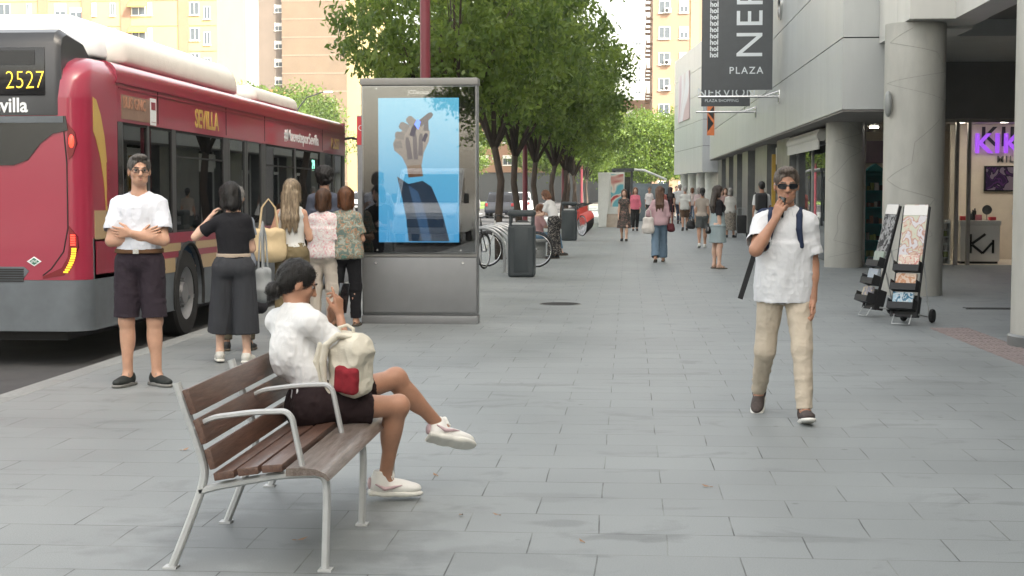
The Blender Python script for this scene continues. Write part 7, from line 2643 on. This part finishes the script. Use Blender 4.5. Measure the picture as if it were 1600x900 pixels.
crowd = [(-.1, 78, 0, 'f', 'black', (.02, .02, .025), 'woman in black far off in front of the grey cabinets'), (.55, 84, 0, 'm', 'dark', (.5, .48, .45), 'man in pale shirt far off by the grey cabinets'),
         (.95, 74, 180, 'f', 'brown', (.60, .56, .56), 'woman in white coming from the far end, right of the pink top'), (1.55, 82, 0, 'm', 'grey', (.12, .13, .15), 'man in dark grey far off, centre of the crowd'),
         (1.15, 90, 0, 'f', 'blond', (.55, .25, .2), 'woman in coral top deep in the crowd'), (2.1, 78, 0, 'f', 'dark', (.16, .14, .12), 'woman in brown top left of the far block columns'),
         (2.6, 86, 180, 'm', 'dark', (.45, .46, .5), 'man in light grey coming under the far block'), (3.0, 74, 0, 'f', 'auburn', (.5, .42, .40), 'woman in cream top by the first far column'),
         (2.3, 70.5, 0, 'm', 'grey', (.62, .62, .62), 'grey-haired man in white polo ahead of the cap pair'), (.25, 96, 0, 'm', 'black', (.3, .05, .05), 'man in dark red shirt at the far end of the pavement'),
         (1.9, 98, 180, 'f', 'brown', (.1, .16, .25), 'woman in blue top at the far end of the pavement'), (3.3, 92, 0, 'f', 'black', (.55, .5, .45), 'woman in pale top at the far end by the wall'),
         (3.45, 56, 180, 'f', 'brown', (.33, .22, .2), 'woman in brown blouse near the marble piers'), (1.35, 63, 180, 'f', 'dark', (.38, .12, .1), 'woman in rust blouse walking towards the viewer')]
for i, (x, y, rz, sx_, hc, col, lab) in enumerate(crowd):
    far_p(lab, x, y, rz + (i * 7) % 15 - 7, (1.62 if sx_ == 'f' else 1.75) + (i % 3) * .03, sx_, (('long', 'bob', 'bun')[i % 3] if sx_ == 'f' else 'short', hc), T_(C_('crowd%d' % i, col), sleeve=.8, hem=.1, loose=True),
          T_(C_('crowdb%d' % (i % 4), ((.04, .05, .08), (.30, .27, .22), (.03, .03, .03), (.12, .16, .22))[i % 4]), kind='trousers' if i % 3 else 'skirt', end=1.93, len=.5, waist=.09), SH_d, (1, -1)[i % 2], ('light', 'mid', 'tan')[i % 3], v=.018)

# ------------------------------------------------------------------ bags, phones
def thing_mesh(name, me, m, loc, label, cat, rz=0):
    o = link(name, me, m, None, loc)
    o.rotation_euler = (0, 0, rz)
    return tag(o, label, cat)
M_canvas = C_('canvas', (.66, .62, .52), bump=.5)
M_redcan = C_('redcanvas', (.27, .025, .035), bump=.6, var=.15, scale=20)
# cream backpack on the seated woman's lap
b = empty('backpack', (-1.315, 7.16, .565), R(-30), 'cream canvas backpack with red pocket on the seated woman\'s lap', 'backpack')
S = SDF()
S.box((0, 0, .155), [.105, .075, .155], rotframe(0, R(-4), R(6)), rd=.055, k=.03)
S.box((0.0, .0, .255), [.095, .065, .065], rotframe(0, R(-4), R(6)), rd=.05, k=.04)
link('bag_body', S.mesh('bag_body', .006, wr=[(.010, 11, (1, 1, 1), 3), (.005, 26, (1, 1, .7), 1)]), M_canvas, b)
S = SDF(); S.box((.035, -.068, .085), [.062, .026, .072], rotframe(R(8), R(-4), R(6)), rd=.022)
link('pocket', S.mesh('pocket', .005, wr=(.004, 20, (1, 1, 1), 3)), M_redcan, b)
S = SDF()
for q in (0, 1):
    S.poly([(-.02 + q * .06, -.05, .315), (-.05 + q * .05, -.09, .325), (-.09 + q * .035, -.115, .27), (-.115 + q * .04, -.120, .18), (-.105 + q * .03, -.110, .08), (-.07 + q * .02, -.095, -.01)], [.013, .016, .018, .018, .013, .008], k=.004)
S.poly([(-.03, -.02, .305), (-.045, -.03, .36), (.0, -.02, .375), (.03, -.01, .355), (.03, -.01, .305)], .008, k=.004)
link('strap', S.mesh('strap', .0045), M_canvas, b)
b.scale = (.95, .95, .88)
mb = MB()
mb.tube([(-.07, -.085, .01), (-.075, -.10, -.05), (-.05, -.11, -.12), (-.10, -.10, -.17)], .007, 6)
mb.build('loose_strap', M_canvas, b)
mb = MB(); mb.box(-.085, -.05, -.10, -.085, -.015, .01); mb.build('strap_end', M_redcan, b)
# phones
t = empty('phone', tuple(A(-1.47, 7.22, 0) + JS['wrR'] + A(.01, .045, .075)), 0, 'slim phone held upright in the seated woman\'s raised hand', 'phone')
mb = MB(); mb.obox((0, 0, 0), (.068, .008, .145), Matrix.Rotation(R(-35), 3, 'Z') @ Matrix.Rotation(R(-12), 3, 'X'), .003); mb.build('case', M_gloss, t)
pw = worldp(wm, JW['wrR'] + JW['haR'] * .085 + A(-.012, -.034, 0))
t = empty('phone', tuple(pw), 0, 'black phone held to his mouth by the walking man', 'phone')
mb = MB(); mb.obox((0, 0, 0), (.066, .008, .135), Matrix.Rotation(R(-55), 3, 'Z') @ Matrix.Rotation(R(12), 3, 'Y'), .003); mb.build('case', M_gloss, t)
# walking man's navy backpack
b = empty('backpack', tuple(wm.location), wm.rotation_euler[2], 'navy backpack on the walking man, one strap hanging loose', 'backpack')
FC, C0, N0 = JW['FC'], JW['C'], JW['N']
S = SDF(); S.box(C0 - FC[1] * .215 - FC[2] * .04 + FC[0] * .055, [.150, .075, .225], FC, rd=.06, k=.03)
M_navy = C_('navybag', (.025, .035, .07), bump=.4)
link('bag_body', S.mesh('bag_body', .009, wr=(.008, 10, (1, 1, 1), 3)), M_navy, b)
for q, sd in ((1, 'R'), (-1, 'L')):
    S = SDF()
    s0 = JW['sh' + sd] - FC[0] * q * .055
    pts = [s0 - FC[1] * .12 + FC[2] * .045, s0 + FC[2] * .085, s0 + FC[1] * .075 + FC[2] * .055, s0 + FC[1] * .125 - FC[2] * .03, s0 + FC[1] * .125 + FC[0] * q * .015 - FC[2] * .14, s0 + FC[1] * .02 + FC[0] * q * .01 - FC[2] * .20]
    S.poly(pts, [.020, .022, .022, .021, .018, .014], k=.006)
    link('strap', S.mesh('strap', .006), M_navy, b)
mb = MB()
p0 = C0 + FC[0] * .21 - FC[1] * .10 - FC[2] * .12
mb.bar(p0, p0 + A(.09, -.06, -.30), .035, .006, (0, 1, 0)); mb.build('loose_strap', M_black, b)
# handbags and totes
def tote(loc, w, d, h, m, label, rz=0, strap=.25, cat='bag', name='tote_bag', shoulder=None):
    t = empty(name, loc, R(rz), label, cat)
    S = SDF(); S.box((0, 0, h / 2), [w / 2, d / 2, h / 2], rd=min(w, d) * .4)
    S.ell((0, 0, h * .30), [w * .5, d * .7, h * .28], k=.05)
    link('bag_body', S.mesh('bag_body', .010, wr=(.010, 9, (1, 1, .6), 3)), m, t)
    for q in (-1, 1):
        mb = MB()
        mb.tube([(-w * .28, q * d * .2, h * .95), (-w * .20, q * d * .2 * .5, h + strap * .7), (0, 0, h + strap), (w * .20, q * d * .2 * .5, h + strap * .7), (w * .28, q * d * .2, h * .95)], .009, 6)
        mb.build('strap', m, t)
    return t
tote((-3.70, 15.58, .80), .34, .13, .34, C_('totecream', (.56, .44, .27)), 'large cream tote on the blonde woman\'s left shoulder', 20, .30)
tote((-3.32, 13.75, .52), .22, .10, .30, C_('totesilver', (.34, .36, .37)), 'silver grey bag hanging beside the woman in black', 80, .42)
tote((-3.60, 14.6, .35), .20, .12, .20, C_('bagdark', (.03, .03, .035)), 'dark small bag carried by the grey-haired person', 30, .30, name='handbag')
tote((.40, 32.6, .62), .24, .10, .34, C_('bagwhite', (.60, .56, .52)), 'white and pink shopping bag at the left arm of the woman in pink', 0, .18, name='shopping_bag')
tote((.88, 32.7, .66), .14, .09, .16, C_('bagred', (.10, .025, .03)), 'dark red handbag at the right hip of the woman in pink', 0, .55, name='handbag')
tote((1.62, 40.8, .52), .22, .12, .20, M_black, 'dark handbag carried by the woman in beige top', 15, .14, name='handbag')
tote((1.52, 29.9, .70), .08, .05, .12, M_gloss, 'small black purse in the hand of the woman in pale dress', 0, .05, name='handbag')
b = empty('backpack', (3.22, 37.98, 1.02), R(8), 'black backpack worn by the young man in white tee', 'backpack')
S = SDF(); S.box((0, 0, .22), [.15, .09, .22], rd=.07); link('bag_body', S.mesh('bag_body', .014), M_black, b)
for q in (-1, 1):
    S = SDF(); S.poly([(q * .10, .05, .38), (q * .12, .12, .44), (q * .13, .22, .42)], .018); link('strap', S.mesh('strap', .012), M_black, b)
t = empty('shopping_trolley', (3.62, 50.0, 0), 0, 'black wheeled shopping trolley beside the grey-haired woman', 'shopping trolley')
mb = MB(); mb.box(-.15, .15, -.13, .13, .14, .72, .03); mb.build('bag_body', M_black, t)
mb = MB(); mb.tube([(-.12, .15, .1), (-.12, .17, .95), (.12, .17, .95), (.12, .15, .1)], .012, 6); mb.build('handle', M_paint, t)
for x in (-.17, .17):
    mb = MB(); mb.lathe([(.02, -.015), (.08, -.015), (.08, .015), (.02, .015)], (x, .12, .08), 16, M=Matrix.Rotation(R(90), 3, 'Y')); mb.build('wheel', M_rubber, t)
# ------------------------------------------------------------------ the air down the street
mb = MB(); mb.box(-420, 420, -120, 560, -1.5, 62)
m = bpy.data.materials.new('haze_air'); m.use_nodes = True
nt = m.node_tree; nt.nodes.clear()
o_ = nt.nodes.new('ShaderNodeOutputMaterial'); v_ = nt.nodes.new('ShaderNodeVolumePrincipled')
v_.inputs['Color'].default_value = (.92, .96, 1, 1); v_.inputs['Density'].default_value = .0003; v_.inputs['Anisotropy'].default_value = .3
nt.links.new(v_.outputs[0], o_.inputs['Volume'])
hz = mb.build('haze', m, smooth=False); hz['kind'] = 'stuff'
